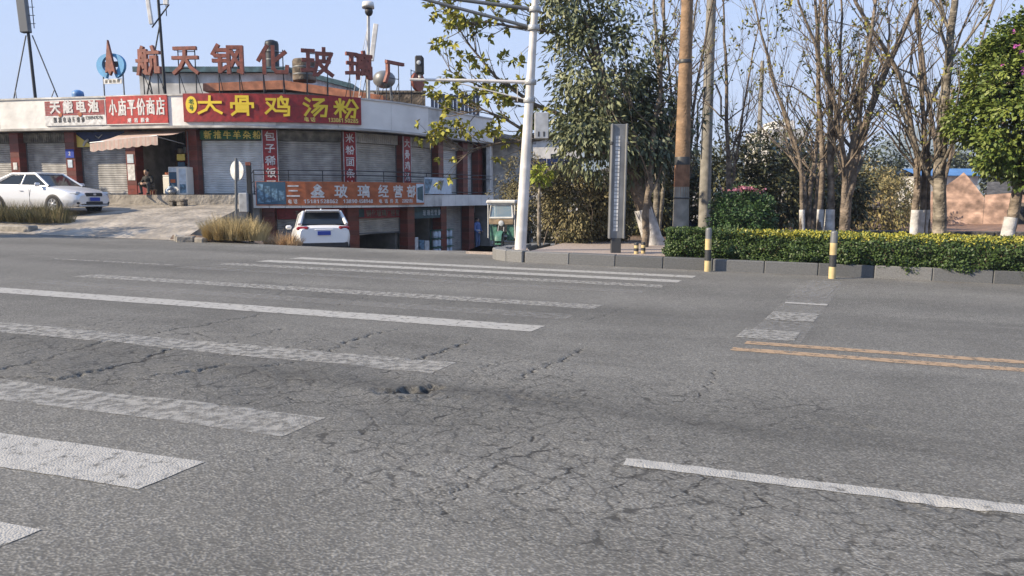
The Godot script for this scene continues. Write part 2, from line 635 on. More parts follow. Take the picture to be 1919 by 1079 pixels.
func build_road():
	NU = int(round((FU1 - FU0) / FD)) + 1
	NV = int(round((FV1 - FV0) / FD)) + 1
	HM.resize(NU * NV)
	var heave := FastNoiseLite.new()
	heave.seed = 4
	heave.frequency = 0.55
	var cell := FastNoiseLite.new()
	cell.seed = 8
	cell.noise_type = FastNoiseLite.TYPE_CELLULAR
	cell.cellular_return_type = FastNoiseLite.RETURN_DISTANCE2_SUB
	cell.frequency = 4.2
	cell.fractal_type = FastNoiseLite.FRACTAL_NONE
	cell.domain_warp_enabled = true
	cell.domain_warp_amplitude = 0.12
	cell.domain_warp_frequency = 3.0
	var part := FastNoiseLite.new()
	part.seed = 15
	part.frequency = 0.9
	var grit := FastNoiseLite.new()
	grit.seed = 16
	grit.frequency = 9.0
	grit.fractal_octaves = 3
	# where the surface is crazed: centre, radii, strength
	var crazed := [[-1.0, -3.7, 2.0, 0.95, 1.0], [-2.1, -4.9, 1.9, 0.9, 1.0], [-4.3, -4.8, 2.4, 1.0, 1.0], [0.6, -3.6, 1.6, 0.8, 0.7], [-3.2, -5.9, 2.6, 0.8, 0.8], [-5.8, -5.7, 1.9, 1.3, 0.8], [-0.2, -5.4, 1.4, 1.0, 0.5], [-7.0, -9.8, 3.0, 1.0, 0.5], [-5.2, -9.0, 2.0, 0.9, 0.35]]
	craze(crazed)
	for j in NV:
		var v := FV0 + j * FD
		for i in NU:
			var u := FU0 + i * FD
			var edge := clampf(min(min(u - FU0, FU1 - u), min(v - FV0, FV1 - v)) / 0.6, 0.0, 1.0)
			var lump := exp(-pow((u + 4.6) / 2.6, 2.0) - pow((v + 5.0) / 1.1, 2.0))
			var h := heave.get_noise_2d(u, v * 1.6) * (0.004 + 0.03 * lump) + grit.get_noise_2d(u, v) * 0.003
			var c := 0.0
			for z in crazed:
				c = max(c, z[4] * (1.0 - pow((u - z[0]) / z[2], 2.0) - pow((v - z[1]) / z[3], 2.0)))
			if c > 0.02:
				c *= clampf(0.75 + part.get_noise_2d(u, v) * 1.5, 0.0, 1.2)
				h += c * 0.006 * cell.get_noise_2d(u, v * 1.15)
			HM[j * NU + i] = h * edge
	var cracks := [
		[1, -6.74, -5.20, -6.78, -5.57, -6.77, -5.81],
		[1, -6.14, -4.73, -6.08, -5.04],
		[2, -5.63, -4.33, -5.76, -5.15, -5.80, -5.59, -5.74, -5.95, -5.73, -6.31, -5.57, -6.70, -5.51, -7.15, -5.47, -7.51],
		[3, -4.92, -4.29, -4.94, -4.64, -4.93, -5.03, -5.03, -5.50],
		[1, -5.03, -5.50, -4.78, -5.84, -4.75, -6.24, -4.69, -6.76],
		[3, -4.31, -4.68, -4.18, -4.86, -4.14, -5.15],
		[2, -3.78, -5.19, -3.70, -5.37, -3.64, -5.74, -3.69, -6.35, -3.65, -6.96, -3.50, -7.26],
		[1, -2.81, -5.41, -2.77, -5.74, -2.77, -5.90],
		[3, -2.77, -5.90, -2.69, -6.30, -2.62, -6.73],
		[1, -2.62, -6.73, -2.70, -7.09],
		[2, -1.70, -5.56, -1.69, -5.77, -1.60, -6.12, -1.53, -6.49, -1.48, -7.01],
		[1, -0.23, -6.51, -0.24, -6.07, -0.29, -5.65, -0.34, -5.46],
		[1, -1.80, -8.64, -1.62, -9.11, -1.54, -9.77, -1.46, -9.97],
		[1, -6.27, -8.98, -6.77, -9.92, -6.87, -10.26],
		[1, -5.88, -8.74, -5.70, -9.51],
		[1, -5.05, -8.41, -5.13, -9.51],
		[1, -4.26, -8.92, -3.87, -9.21, -3.79, -9.58],
		[1, -3.47, -4.37, -3.52, -4.60, -3.35, -4.85],
		[1, -3.43, -4.07, -3.25, -4.24, -3.18, -4.49, -2.87, -4.42],
		[1, -4.65, -4.31, -4.43, -4.48, -4.28, -4.75],
		[1, -5.44, -4.18, -4.92, -4.29],
		[1, -1.32, -3.03, -1.32, -3.27, -1.33, -3.46, -1.40, -3.61, -1.36, -3.89, -1.19, -4.17, -1.09, -4.32],
		[1, -1.02, -3.31, -0.91, -3.61, -0.82, -3.82, -0.74, -4.00],
		[1, -0.55, -3.43, -0.55, -3.57, -0.55, -3.81, -0.45, -3.93],
		[1, -1.25, -3.61, -1.21, -3.84, -1.01, -4.09],
		[1, -0.29, -3.57, -0.20, -3.76, -0.17, -3.97],
		[1, 0.02, -3.47, 0.10, -3.66, 0.09, -3.83],
		[1, -2.2, -3.9, -2.05, -4.2, -1.9, -4.35, -1.82, -4.7],
		[1, -3.9, -5.6, -4.1, -6.0, -4.02, -6.4],
		[1, -2.0, -5.3, -2.15, -5.7, -2.05, -6.0],
	]
	var wig := FastNoiseLite.new()
	wig.seed = 23
	wig.frequency = 1.9
	wig.fractal_octaves = 4
	for c in cracks:
		var w: int = c[0]
		var r: float = [0.0, 0.022, 0.028, 0.034][w]
		var depth: float = [0.0, 0.007, 0.015, 0.024][w]
		for k in range(1, c.size() - 2, 2):
			var a := Vector2(c[k], c[k + 1])
			var b := Vector2(c[k + 2], c[k + 3])
			var m := int(a.distance_to(b) / 0.012) + 1
			var s := (b - a).normalized().orthogonal()
			for q in m:
				var p := a.lerp(b, float(q) / m)
				p += s * wig.get_noise_2d(p.x * 3.0, p.y * 3.0) * 0.07
				var thin := clampf(0.7 + 0.6 * wig.get_noise_2d(p.x * 5.0 + 40.0, p.y * 5.0), 0.35, 1.1)
				stamp(p.x, p.y, r * thin, depth * thin)
				ink(p.x, p.y, [0.0, 0.010, 0.016, 0.024][w] * thin * thin, 62)
				if w > 1 and q % 9 == 0:
					var g := p + Vector2(rng.randfn(), rng.randfn()) * 0.05
					ink(g.x, g.y, rng.randf_range(0.006, 0.014), 110)
	# broken-out holes: ragged clusters of dips with loose lumps
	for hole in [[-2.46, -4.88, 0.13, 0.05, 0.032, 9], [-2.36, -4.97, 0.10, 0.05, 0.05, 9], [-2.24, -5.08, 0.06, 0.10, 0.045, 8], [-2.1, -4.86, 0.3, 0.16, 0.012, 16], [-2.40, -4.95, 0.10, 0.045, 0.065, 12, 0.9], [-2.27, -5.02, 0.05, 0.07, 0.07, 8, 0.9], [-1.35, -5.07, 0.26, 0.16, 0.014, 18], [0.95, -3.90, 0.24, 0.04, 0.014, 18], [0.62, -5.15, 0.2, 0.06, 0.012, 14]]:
		for q in hole[5]:
			var a := rng.randf() * TAU
			var d := sqrt(rng.randf())
			var hu: float = hole[0] + cos(a) * d * hole[2]
			var hv: float = hole[1] + sin(a) * d * hole[3]
			var hr := rng.randf_range(0.025, 0.08)
			stamp(hu, hv, hr, hole[4] * rng.randf_range(0.3, 1.3))
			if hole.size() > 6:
				ink(hu, hv, hr * 0.7, 100)  # blackens the deepest dips, painting their inner shade into the colour
	var mb := MB.new()
	mb.use_tint = true
	var tone := FastNoiseLite.new()
	tone.seed = 41
	tone.frequency = 0.5
	tone.fractal_octaves = 4
	var streak := FastNoiseLite.new()
	streak.seed = 42
	streak.frequency = 0.3
	streak.fractal_octaves = 4
	# fine middle part
	for j in NV:
		var v := FV0 + j * FD
		for i in NU:
			var u := FU0 + i * FD
			var k := j * NU + i
			var hx := HM[j * NU + min(i + 1, NU - 1)] - HM[j * NU + max(i - 1, 0)]
			var hy := HM[min(j + 1, NV - 1) * NU + i] - HM[max(j - 1, 0) * NU + i]
			var nn := Vector3(-hx / (2 * FD), 1.0, -hy / (2 * FD))
			var wn := Vector3(nn.x * E1.x + nn.z * E2.x - GRADE, 1.0, nn.x * E1.y + nn.z * E2.y).normalized()
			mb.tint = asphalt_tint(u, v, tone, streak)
			mb.vert(road_at(u, v, HM[k]), wn)
			mb.uv.append(Vector2(float(i) / (NU - 1), float(j) / (NV - 1)))
	var idx := PackedInt32Array()
	idx.resize((NU - 1) * (NV - 1) * 6)
	var q := 0
	for j in NV - 1:
		for i in NU - 1:
			var a := j * NU + i
			idx[q] = a; idx[q + 1] = a + 1; idx[q + 2] = a + NU
			idx[q + 3] = a + 1; idx[q + 4] = a + NU + 1; idx[q + 5] = a + NU
			q += 6
	mb.i = idx
	var im := Image.create_from_data(CW, CH, false, Image.FORMAT_L8, crack_data)
	var bump := im.duplicate()
	bump.convert(Image.FORMAT_RGBA8)
	bump.bump_map_to_normal_map(1.6)
	var fm := StandardMaterial3D.new()
	fm.albedo_texture = ImageTexture.create_from_image(im)
	fm.normal_enabled = true
	fm.normal_texture = ImageTexture.create_from_image(bump)
	fm.normal_scale = 0.8
	fm.roughness = 0.95
	fm.vertex_color_use_as_albedo = true
	struct(mb, "road", fm)
	mb = MB.new()
	mb.use_tint = true
	for part_of in [[-46.0, 46.0, -17.6, FV0], [-46.0, FU0, FV0, FV1], [FU1, 46.0, FV0, FV1], [-46.0, 46.0, FV1, 4.5]]:
		var nu := int(ceil((part_of[1] - part_of[0]) / 0.3))
		var nv := int(ceil((part_of[3] - part_of[2]) / 0.3))
		var base := mb.v.size()
		for j in nv + 1:
			for i in nu + 1:
				var u: float = lerpf(part_of[0], part_of[1], float(i) / nu)
				var v: float = lerpf(part_of[2], part_of[3], float(j) / nv)
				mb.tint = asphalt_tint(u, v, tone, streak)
				mb.vert(road_at(u, v), Vector3(-GRADE, 1, 0).normalized())
		for j in nv:
			for i in nu:
				var a := base + j * (nu + 1) + i
				mb.i.append_array(PackedInt32Array([a, a + 1, a + nu + 1, a + 1, a + nu + 2, a + nu + 1]))
	struct(mb, "road", M.asphalt)
	# zebra crossing: v of the far edge, u of the right end, paint, length
	var stripes := [[-14.49, -0.89, "paint_good", 8.6], [-13.58, -1.08, "paint_good", 8.6], [-12.68, -1.26, "paint_mid", 8.7], [-11.75, -1.45, "paint_poor", 8.7], [-9.91, -1.83, "paint_mid", 8.7], [-8.95, -1.98, "paint_poor", 8.7], [-8.02, -2.13, "paint_good", 8.7], [-5.92, -2.37, "paint_mid", 8.7], [-4.12, -2.56, "paint_mid", 8.7], [-3.19, -2.73, "paint_good", 8.7], [-2.29, -2.82, "paint_good", 8.7]]
	for s in stripes:
		paint_strip(s[1] - s[3], s[1], s[0], 0.41, -0.05, s[2], "crosswalk_stripe")
	# the thin remnant of an old line beyond the crossing
	paint_strip(-13.6, -10.6, -11.85, 0.12, 0.0, "paint_mid", "old_road_line")
	paint_strip(0.04, 34.0, -7.97, 0.17, -0.03, "paint_yellow", "yellow_centre_line")
	paint_strip(-0.09, 34.0, -7.58, 0.17, -0.03, "paint_yellow", "yellow_centre_line")
	paint_strip(-0.60, 5.4, -4.05, 0.12, 0.0, "paint_good", "white_lane_line")
	# patches left of the stop line, which slants from the kerb to the centre line
	paint_strip(1.14, 1.72, -14.75, 6.7, -1.16, "paint_poor", "stop_line")
	paint_strip(1.10, 1.66, -14.6, 2.6, -0.5, "paint_poor", "stop_line_patch", 0.008)
	paint_strip(0.56, 1.12, -11.3, 0.16, -0.02, "paint_good", "stop_line_patch", 0.008)
	paint_strip(0.36, 0.92, -10.25, 0.72, -0.12, "paint_mid", "stop_line_patch", 0.008)
	paint_strip(0.02, 0.6, -8.72, 0.6, -0.1, "paint_mid", "stop_line_patch", 0.008)

# fine crack lines, dirt filled, on a sheet of stone grain that lies over the worn middle of the road
func ink(u: float, v: float, r: float, to: int):
	var px := (u - FU0) / (FU1 - FU0) * CW
	var py := (v - FV0) / (FV1 - FV0) * CH
	var rp: float = max(0.6, r / (FU1 - FU0) * CW)
	for y in range(max(0, int(py - rp)), min(CH - 1, int(py + rp)) + 1):
		for x in range(max(0, int(px - rp)), min(CW - 1, int(px + rp)) + 1):
			if Vector2(x - px, y - py).length() <= rp:
				var k := y * CW + x
				crack_data[k] = min(crack_data[k], to)

func craze(zones: Array):
	CH = int(CW * (FV1 - FV0) / (FU1 - FU0))
	crack_data.resize(CW * CH)
	var px := (FU1 - FU0) / CW
	var layers := []
	for e in [[0.115, 8, 0.06], [0.36, 9, 0.14]]:
		var f := FastNoiseLite.new()
		f.seed = e[1]
		f.noise_type = FastNoiseLite.TYPE_CELLULAR
		f.fractal_type = FastNoiseLite.FRACTAL_NONE
		f.cellular_return_type = FastNoiseLite.RETURN_DISTANCE2_SUB
		f.frequency = px / e[0]
		f.domain_warp_enabled = true
		f.domain_warp_type = FastNoiseLite.DOMAIN_WARP_SIMPLEX
		f.domain_warp_amplitude = e[2] / px
		f.domain_warp_frequency = px / 0.14
		f.domain_warp_fractal_octaves = 3
		var im := f.get_image(CW, CH, false, false, false)
		im.convert(Image.FORMAT_L8)
		layers.append(im.get_data())
	var cut := FastNoiseLite.new()
	cut.seed = 31
	cut.frequency = 3.6
	cut.fractal_octaves = 4
	var S := 1024
	var la: PackedByteArray = layers[0]
	var lb: PackedByteArray = layers[1]
	for by in range(0, CH, 8):
		for bx in range(0, CW, 8):
			var u := FU0 + (bx + 4) * px
			var v := FV0 + (by + 4) * px
			var c := 0.0
			for z in zones:
				c = max(c, z[4] * (1.0 - pow((u - z[0]) / z[2], 2.0) - pow((v - z[1]) / z[3], 2.0)))
			var n := cut.get_noise_2d(u, v)
			var ta := int(127.0 * 0.048 * clampf(c * 1.6 * (0.55 + 3.0 * n), 0.0, 1.0))
			var tb := int(127.0 * 0.034 * clampf(c * 2.0 * (0.6 - 2.0 * n), 0.0, 1.2))
			for y in range(by, min(by + 8, CH)):
				var row := y * CW
				for x in range(bx, min(bx + 8, CW)):
					var g := grain_data[((y * 5) % S) * S + (x * 5) % S]
					var k := row + x
					if la[k] < ta or lb[k] < tb:
						crack_data[k] = 90 + (g & 31)
					else:
						crack_data[k] = clampi(168 + int((g - 168) * 0.85), 70, 255)

func asphalt_tint(u: float, v: float, tone: FastNoiseLite, streak: FastNoiseLite) -> Color:
	var t := 1.0 + 0.22 * tone.get_noise_2d(u, v) + 0.36 * streak.get_noise_2d(u * 0.16, v * 1.3)
	# oil and rubber stains along the wheel paths
	for z in [[-0.6, -4.85, 0.9, 0.13, 0.30], [1.7, -5.35, 1.5, 0.35, 0.30], [3.4, -5.0, 2.2, 0.5, 0.25], [1.2, -4.75, 1.0, 0.12, 0.22], [-1.7, -5.1, 1.2, 0.16, 0.22], [-3.2, -5.0, 1.6, 0.3, 0.18], [4.5, -10.2, 4.0, 0.5, 0.2], [-1.3, -6.35, 0.7, 0.07, 0.25], [-4.5, -6.6, 3.0, 0.35, 0.16], [-9.5, -11.2, 3.0, 0.35, 0.16]]:
		var d := pow((u - z[0]) / z[2], 2.0) + pow((v - z[1]) / z[3], 2.0)
		if d < 4.0:
			t *= 1.0 - z[4] * exp(-d) * clampf(0.8 + 1.5 * streak.get_noise_2d(u * 1.1 + 30.0, v * 6.0), 0.0, 1.3)
	# pale dust at the edge and by the centre line, plus painted-in grazing brightness at the far edge
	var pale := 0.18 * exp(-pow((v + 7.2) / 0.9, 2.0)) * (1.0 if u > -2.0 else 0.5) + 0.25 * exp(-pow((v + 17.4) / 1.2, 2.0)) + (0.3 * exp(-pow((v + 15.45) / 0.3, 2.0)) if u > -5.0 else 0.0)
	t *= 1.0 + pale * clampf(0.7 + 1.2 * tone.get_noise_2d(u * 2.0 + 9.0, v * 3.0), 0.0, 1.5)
	return Color(0.308 * t, 0.298 * t, 0.270 * t)

# a painted strip that follows the surface; skew moves its near end along the road
func paint_strip(u0: float, u1: float, v: float, wide: float, skew: float, paint: String, called: String, lift := 0.004):
	var mb := MB.new()
	var fine := u0 < FU1 and v > FV0
	var nu := int(ceil((min(u1, 12.0) - u0) / (0.025 if fine else 0.4)))
	var nv := int(ceil(wide / (0.03 if fine else 0.3)))
	var rows := []
	for j in nv + 1:
		var row := PackedVector3Array()
		var b := float(j) / nv
		for i in nu + 1:
			var u := lerpf(u0, min(u1, 12.0), float(i) / nu) + skew * b
			row.append(road_at(u, v + wide * b, rough_at(u, v + wide * b) + lift))
		if u1 > 12.0:
			row.append(road_at(u1, v + wide * b, lift))
		rows.append(row)
	mb.sheet(rows)
	struct(mb, called, M[paint])

# ------------------------------------------------------------------ forecourt, side street, pavement, land
func edge_z(x: float) -> float:
	return (-17.6 + 0.30 * x) / 0.954

func front_z(x: float) -> float:
	for k in ARC.size() - 1:
		if ARC[k + 1].x >= x:
			return lerpf(ARC[k].y, ARC[k + 1].y, clampf((x - ARC[k].x) / (ARC[k + 1].x - ARC[k].x), 0.0, 1.0))
	return ARC[ARC.size() - 1].y

func forecourt_y(x: float, z: float) -> float:
	var a := edge_z(x)
	var b := front_z(x) + 0.3
	var w := clampf((a - z) / (a - b), 0.0, 1.0)
	var e := GRADE * x + 0.01
	return lerpf(e, 1.1, pow(w, 0.72)) + 0.02 * sin(x * 1.3) * sin(z * 0.9) * w

func street_y(x: float, z: float) -> float:
	var d: float = max(0.0, edge_z(x) - z)
	var slope := lerpf(0.14, 0.055, clampf((x + 6.5) / 6.2, 0.0, 1.0))
	return max(GRADE * x - slope * d * clampf(0.55 + d * 0.09, 0.0, 1.0) - 0.004, -1.45)

func court_right(w: float) -> float:
	return lerpf(-9.4, -10.55, w)

func build_grounds():
	var mb := MB.new()
	mb.bx(-700, 700, -1.9, -1.6, -900, 200)
	struct(mb, "ground", M.field)
	# near side of the road behind the viewer
	mb = MB.new()
	var rows := []
	for v in [4.5, 14.0]:
		var row := PackedVector3Array()
		for k in 24:
			row.append(road_at(-46.0 + 4.0 * k, v, 0.0))
		rows.append(row)
	mb.sheet(rows)
	struct(mb, "pavement", M.concrete)
	# forecourt
	mb = MB.new()
	rows = []
	for r in 25:
		var w := r / 24.0
		var row := PackedVector3Array()
		for k in 61:
			var x := lerpf(-40.0, court_right(w), k / 60.0)
			var z := lerpf(edge_z(x), front_z(x) + 0.1, w)
			row.append(Vector3(x, forecourt_y(x, z), z))
		rows.append(row)
	mb.sheet(rows)
	var side := []
	for r in 25:
		var p: Vector3 = rows[r][60]
		side.append(PackedVector3Array([p, Vector3(p.x + 0.02, -1.7, p.z)]))
	mb.sheet(side, Vector3.RIGHT)
	struct(mb, "forecourt", M.forecourt)
	# side street running down to the lower shops
	mb = MB.new()
	rows = []
	for r in 41:
		var w := r / 40.0
		var row := PackedVector3Array()
		for k in 49:
			var x := lerpf(court_right(w), lerpf(1.4, 6.0, w), k / 48.0)
			var z := lerpf(edge_z(x), -44.0, w * w * 0.4 + w * 0.6)
			row.append(Vector3(x, street_y(x, z), z))
		rows.append(row)
	mb.sheet(rows)
	struct(mb, "side_street", M.street)
	# earth bank between forecourt and street, where the dry grass grows
	mb = MB.new()
	rows = []
	for r in 15:
		var w := r / 14.0
		var row := PackedVector3Array()
		for k in 25:
			var b := k / 24.0
			var x := lerpf(-9.9, -6.6 + 0.8 * w, b)
			var z := edge_z(x) + 0.05 - w * 4.6
			var lump := 0.03 * sin(x * 7.0) * sin(z * 5.0)
			var y: float = max(street_y(x, z) + 0.004, lerpf(GRADE * x + 0.16, street_y(x, z) - 0.05, smoothstep(0.35, 1.0, b)) + lump - w * 0.25)
			if k == 24 or r == 0 or r == 14:
				y = street_y(x, z) - 0.03
			row.append(Vector3(x, y, z))
		rows.append(row)
	mb.sheet(rows)
	struct(mb, "earth_bank", M.soil)
	# raised pavement on the right, with kerb stones along the road and round the corner
	var soil_top := MB.new()
	var paving := MB.new()
	for part in [[-4.75, -0.55, -15.9, -21.5, 0.20, paving], [-4.75, 34.0, -21.5, -27.0, 0.16, soil_top], [-0.55, 34.0, -15.9, -21.5, 0.17, soil_top]]:
		rows = []
		for r in 7:
			var row := PackedVector3Array()
			var v: float = lerpf(part[2], part[3], r / 6.0)
			for k in 31:
				var u: float = lerpf(part[0], part[1], k / 30.0)
				row.append(road_at(u, v, part[4]))
			rows.append(row)
		part[5].sheet(rows)
	struct(paving, "paving", M.pink_paving)
	struct(soil_top, "planting_bed", M.soil)
	var kerb := Node3D.new()
	kerb.name = "kerb"
	add_child(kerb)
	kerb.set_meta("kind", "structure")
	var stone := MB.new()
	stone.cbox(at(0, 0, 0), Vector3(0.99, 0.38, 0.30), 0.014)
	var stone_mesh := stone.mesh()
	var turn := -atan2(E1.y, E1.x)
	var tones := ["kerb_light", "kerb_mid", "kerb_dark", "kerb_dark", "kerb_mid", "kerb_mid", "kerb_dark"]
	for k in 30:
		var u := -4.15 + k
		var p := road_at(u, -15.85, 0.05)
		piece(stone_mesh, "kerb_stone", M[tones[k % 7] if k > 0 else "kerb_light"], kerb, Transform3D(Basis(Vector3.UP, turn).rotated(Vector3.FORWARD, -GRADE), p + Vector3(0, rng.randf_range(-0.006, 0.006), 0)))
	# rounded corner stones
	var c := E1 * -4.65 + E2 * -16.7
	stone = MB.new()
	stone.cbox(at(0, 0, 0), Vector3(0.42, 0.40, 0.30), 0.02)
	var small := stone.mesh()
	for k in 4:
		var a := atan2(E2.y, E2.x) + 0.12 + (k + 0.3) * 0.42
		var p := c + Vector2(cos(a), sin(a)) * 0.86
		piece(small, "kerb_stone", M.kerb_light if k < 3 else M.kerb_mid, kerb, turned(p.x, GRADE * p.x + 0.05, p.y, -a - PI / 2))
	for k in 8:
		var p := E1 * -5.5 + E2 * (-17.2 - k)
		var y := street_y(p.x, p.y)
		piece(stone_mesh, "kerb_stone", M.kerb_light, kerb, turned(p.x, max(y, GRADE * p.x - 0.25) + 0.05, p.y, turn + PI / 2))
	# low pink ramp by the pole
	mb = MB.new()
	var r0 := road_at(-7.3, -17.62, 0.0)
	mb.prism(Transform3D(Basis(Vector3.RIGHT, PI / 2), Vector3(0, 0.02, 0)), PackedVector2Array([Vector2(-1.15, -18.6), Vector2(0.1, -18.1), Vector2(0.05, -20.2), Vector2(-0.9, -20.6)]), -0.06, 0.12)
	struct(mb, "ramp", M.pink_paving)
	# land behind the planted strip
	mb = MB.new()
	rows = []
	for r in 13:
		var row := PackedVector3Array()
		for k in 21:
			var x := lerpf(2.5, 90.0, k / 20.0)
			var z = lerpf(-19.5, -95.0, r / 12.0) + (0.31 * min(x, 30.0) - 3.0 if r < 2 else 0.0)
			row.append(Vector3(x, -0.28 + 0.06 * sin(x * 0.8 + r) - 0.1 * float(r == 0), z))
		rows.append(row)
	mb.sheet(rows)
	struct(mb, "field", M.red_soil)
	# far hills
	mb = MB.new()
	rows = []
	for r in 2:
		var row := PackedVector3Array()
		for k in 81:
			var a := lerpf(-1.1, 1.1, k / 80.0)
			var h := 120.0 + 34.0 * sin(k * 0.31) + 16.0 * sin(k * 0.83 + 1.0) + 7.0 * sin(k * 2.1)
			row.append(Vector3(sin(a) * 1500.0, -2.0 if r == 0 else h, -cos(a) * 1500.0 - r * 300.0))
		rows.append(row)
	mb.sheet(rows, Vector3.BACK)
	struct(mb, "hills", M.hill)

# ------------------------------------------------------------------ shop building
const FLOOR := 1.49
const SOFFIT := 4.23
const TOP := 5.39
const LOW := -1.42
const UPPER_COLUMNS := [4.3, 7.1, 9.9, 12.74, 15.54, 18.42, 21.32, 24.7, 28.21, 31.65, 34.51, 36.75, 38.2]
const LOWER_COLUMNS := [24.57, 28.25, 31.69, 34.4, 37.0]
var shops: Node3D
var shared := {}

# a roller shutter between two places on the front, slat by slat
func shutter(parent: Node3D, called: String, s0: float, s1: float, off: float, y0: float, y1: float, m: Material, tilt := 0.0):
	var a := arc_at(s0, off, 0)
	var b := arc_at(s1, off, 0)
	var t := (b - a).normalized()
	var out := Vector3(-t.z, 0, t.x)
	var mb := MB.new()
	var slat := 0.095
	var y := y1
	while y > y0 + 0.02:
		var lo: float = max(y0, y - slat)
		for e in [[y, lo + (y - lo) * 0.75, -0.012, 0.012], [lo + (y - lo) * 0.75, lo + (y - lo) * 0.25, 0.012, 0.012], [lo + (y - lo) * 0.25, lo, 0.012, -0.012]]:
			mb.quad(a + Vector3(0, e[1], 0) + out * e[3], b + Vector3(0, e[1] + tilt, 0) + out * e[3], b + Vector3(0, e[0] + tilt, 0) + out * e[2], a + Vector3(0, e[0], 0) + out * e[2])
		y = lo
	var o := put(mb, called, m, parent)
	mb = MB.new()
	var c := (a + b) / 2
	mb.box(Transform3D(Basis(t, Vector3.UP, out), c + Vector3(0, y0 + 0.03 + tilt / 2, 0) + out * 0.01), Vector3(a.distance_to(b) - 0.04, 0.06, 0.04))
	put(mb, "bottom_rail", M.grey_metal, o)
	for p in [a, b]:
		mb = MB.new()
		mb.box(Transform3D(Basis(t, Vector3.UP, out), p + Vector3(0, (y0 + y1) / 2, 0) + out * 0.012), Vector3(0.06, y1 - y0, 0.07))
		put(mb, "guide_rail", M.grey_metal, o)

# ribbed cover above a shutter
func pelmet(parent: Node3D, s0: float, s1: float, off: float, y0: float, y1: float, m: Material):
	var a := arc_at(s0, off, 0)
	var b := arc_at(s1, off, 0)
	var t := (b - a).normalized()
	var out := Vector3(-t.z, 0, t.x)
	var l := a.distance_to(b)
	var mb := MB.new()
	mb.box(Transform3D(Basis(t, Vector3.UP, out), (a + b) / 2 + Vector3(0, (y0 + y1) / 2, 0)), Vector3(l, y1 - y0, 0.10))
	var k := 0.05
	while k < l - 0.05:
		mb.box(Transform3D(Basis(t, Vector3.UP, out), a + t * k + Vector3(0, (y0 + y1) / 2, 0) + out * 0.058), Vector3(0.055, y1 - y0 - 0.01, 0.02))
		k += 0.11
	put(mb, "pelmet", m, parent)

# a room behind an open front
func room(parent: Node3D, called: String, s0: float, s1: float, off: float, deep: float, y0: float, y1: float, m: Material):
	var a := arc_at(s0, off, 0)
	var b := arc_at(s1, off, 0)
	var t := (b - a).normalized()
	var out := Vector3(-t.z, 0, t.x)
	var c := (a + b) / 2
	var l := a.distance_to(b)
	var f := Basis(t, Vector3.UP, out)
	var mb := MB.new()
	mb.box(Transform3D(f, c - out * deep + Vector3(0, (y0 + y1) / 2, 0)), Vector3(l, y1 - y0, 0.12))
	mb.box(Transform3D(f, a - out * deep / 2 + Vector3(0, (y0 + y1) / 2, 0)), Vector3(0.12, y1 - y0, deep))
	mb.box(Transform3D(f, b - out * deep / 2 + Vector3(0, (y0 + y1) / 2, 0)), Vector3(0.12, y1 - y0, deep))
	mb.box(Transform3D(f, c - out * deep / 2 + Vector3(0, y0 - 0.06, 0)), Vector3(l - 0.13, 0.1, deep - 0.13))
	mb.box(Transform3D(f, c - out * deep / 2 + Vector3(0, y1 + 0.06, 0)), Vector3(l, 0.1, deep))
	put(mb, called, m, parent)

func column(parent: Node3D, s: float, off: float, y0: float, y1: float, w: float, d: float):
	var t := on_arc(s, off, 0)
	var mb := MB.new()
	mb.box(Transform3D(t.basis, t.origin + Vector3(0, (y0 + y1) / 2, 0)), Vector3(w - 0.02, y1 - y0, d - 0.02))
	var o := put(mb, "column", M.tile_gap, parent)
	# facing tiles in courses with open joints
	var y := y0 + 0.005
	var k := 0
	while y < y1 - 0.02:
		var h: float = min(0.19, y1 - y - 0.005)
		var key := "tile%.2f_%.2f_%.3f" % [w, d, h]
		if not shared.has(key):
			mb = MB.new()
			mb.cbox(at(0, 0, 0), Vector3(w, h - 0.008, d), 0.004)
			shared[key] = mb.mesh()
		piece(shared[key], "tile", M.red_tile_b if (k * 7 + int(s * 10)) % 3 == 0 else M.red_tile, o, Transform3D(t.basis, t.origin + Vector3(0, y + h / 2, 0) - org(o)))
		y += 0.2
		k += 1

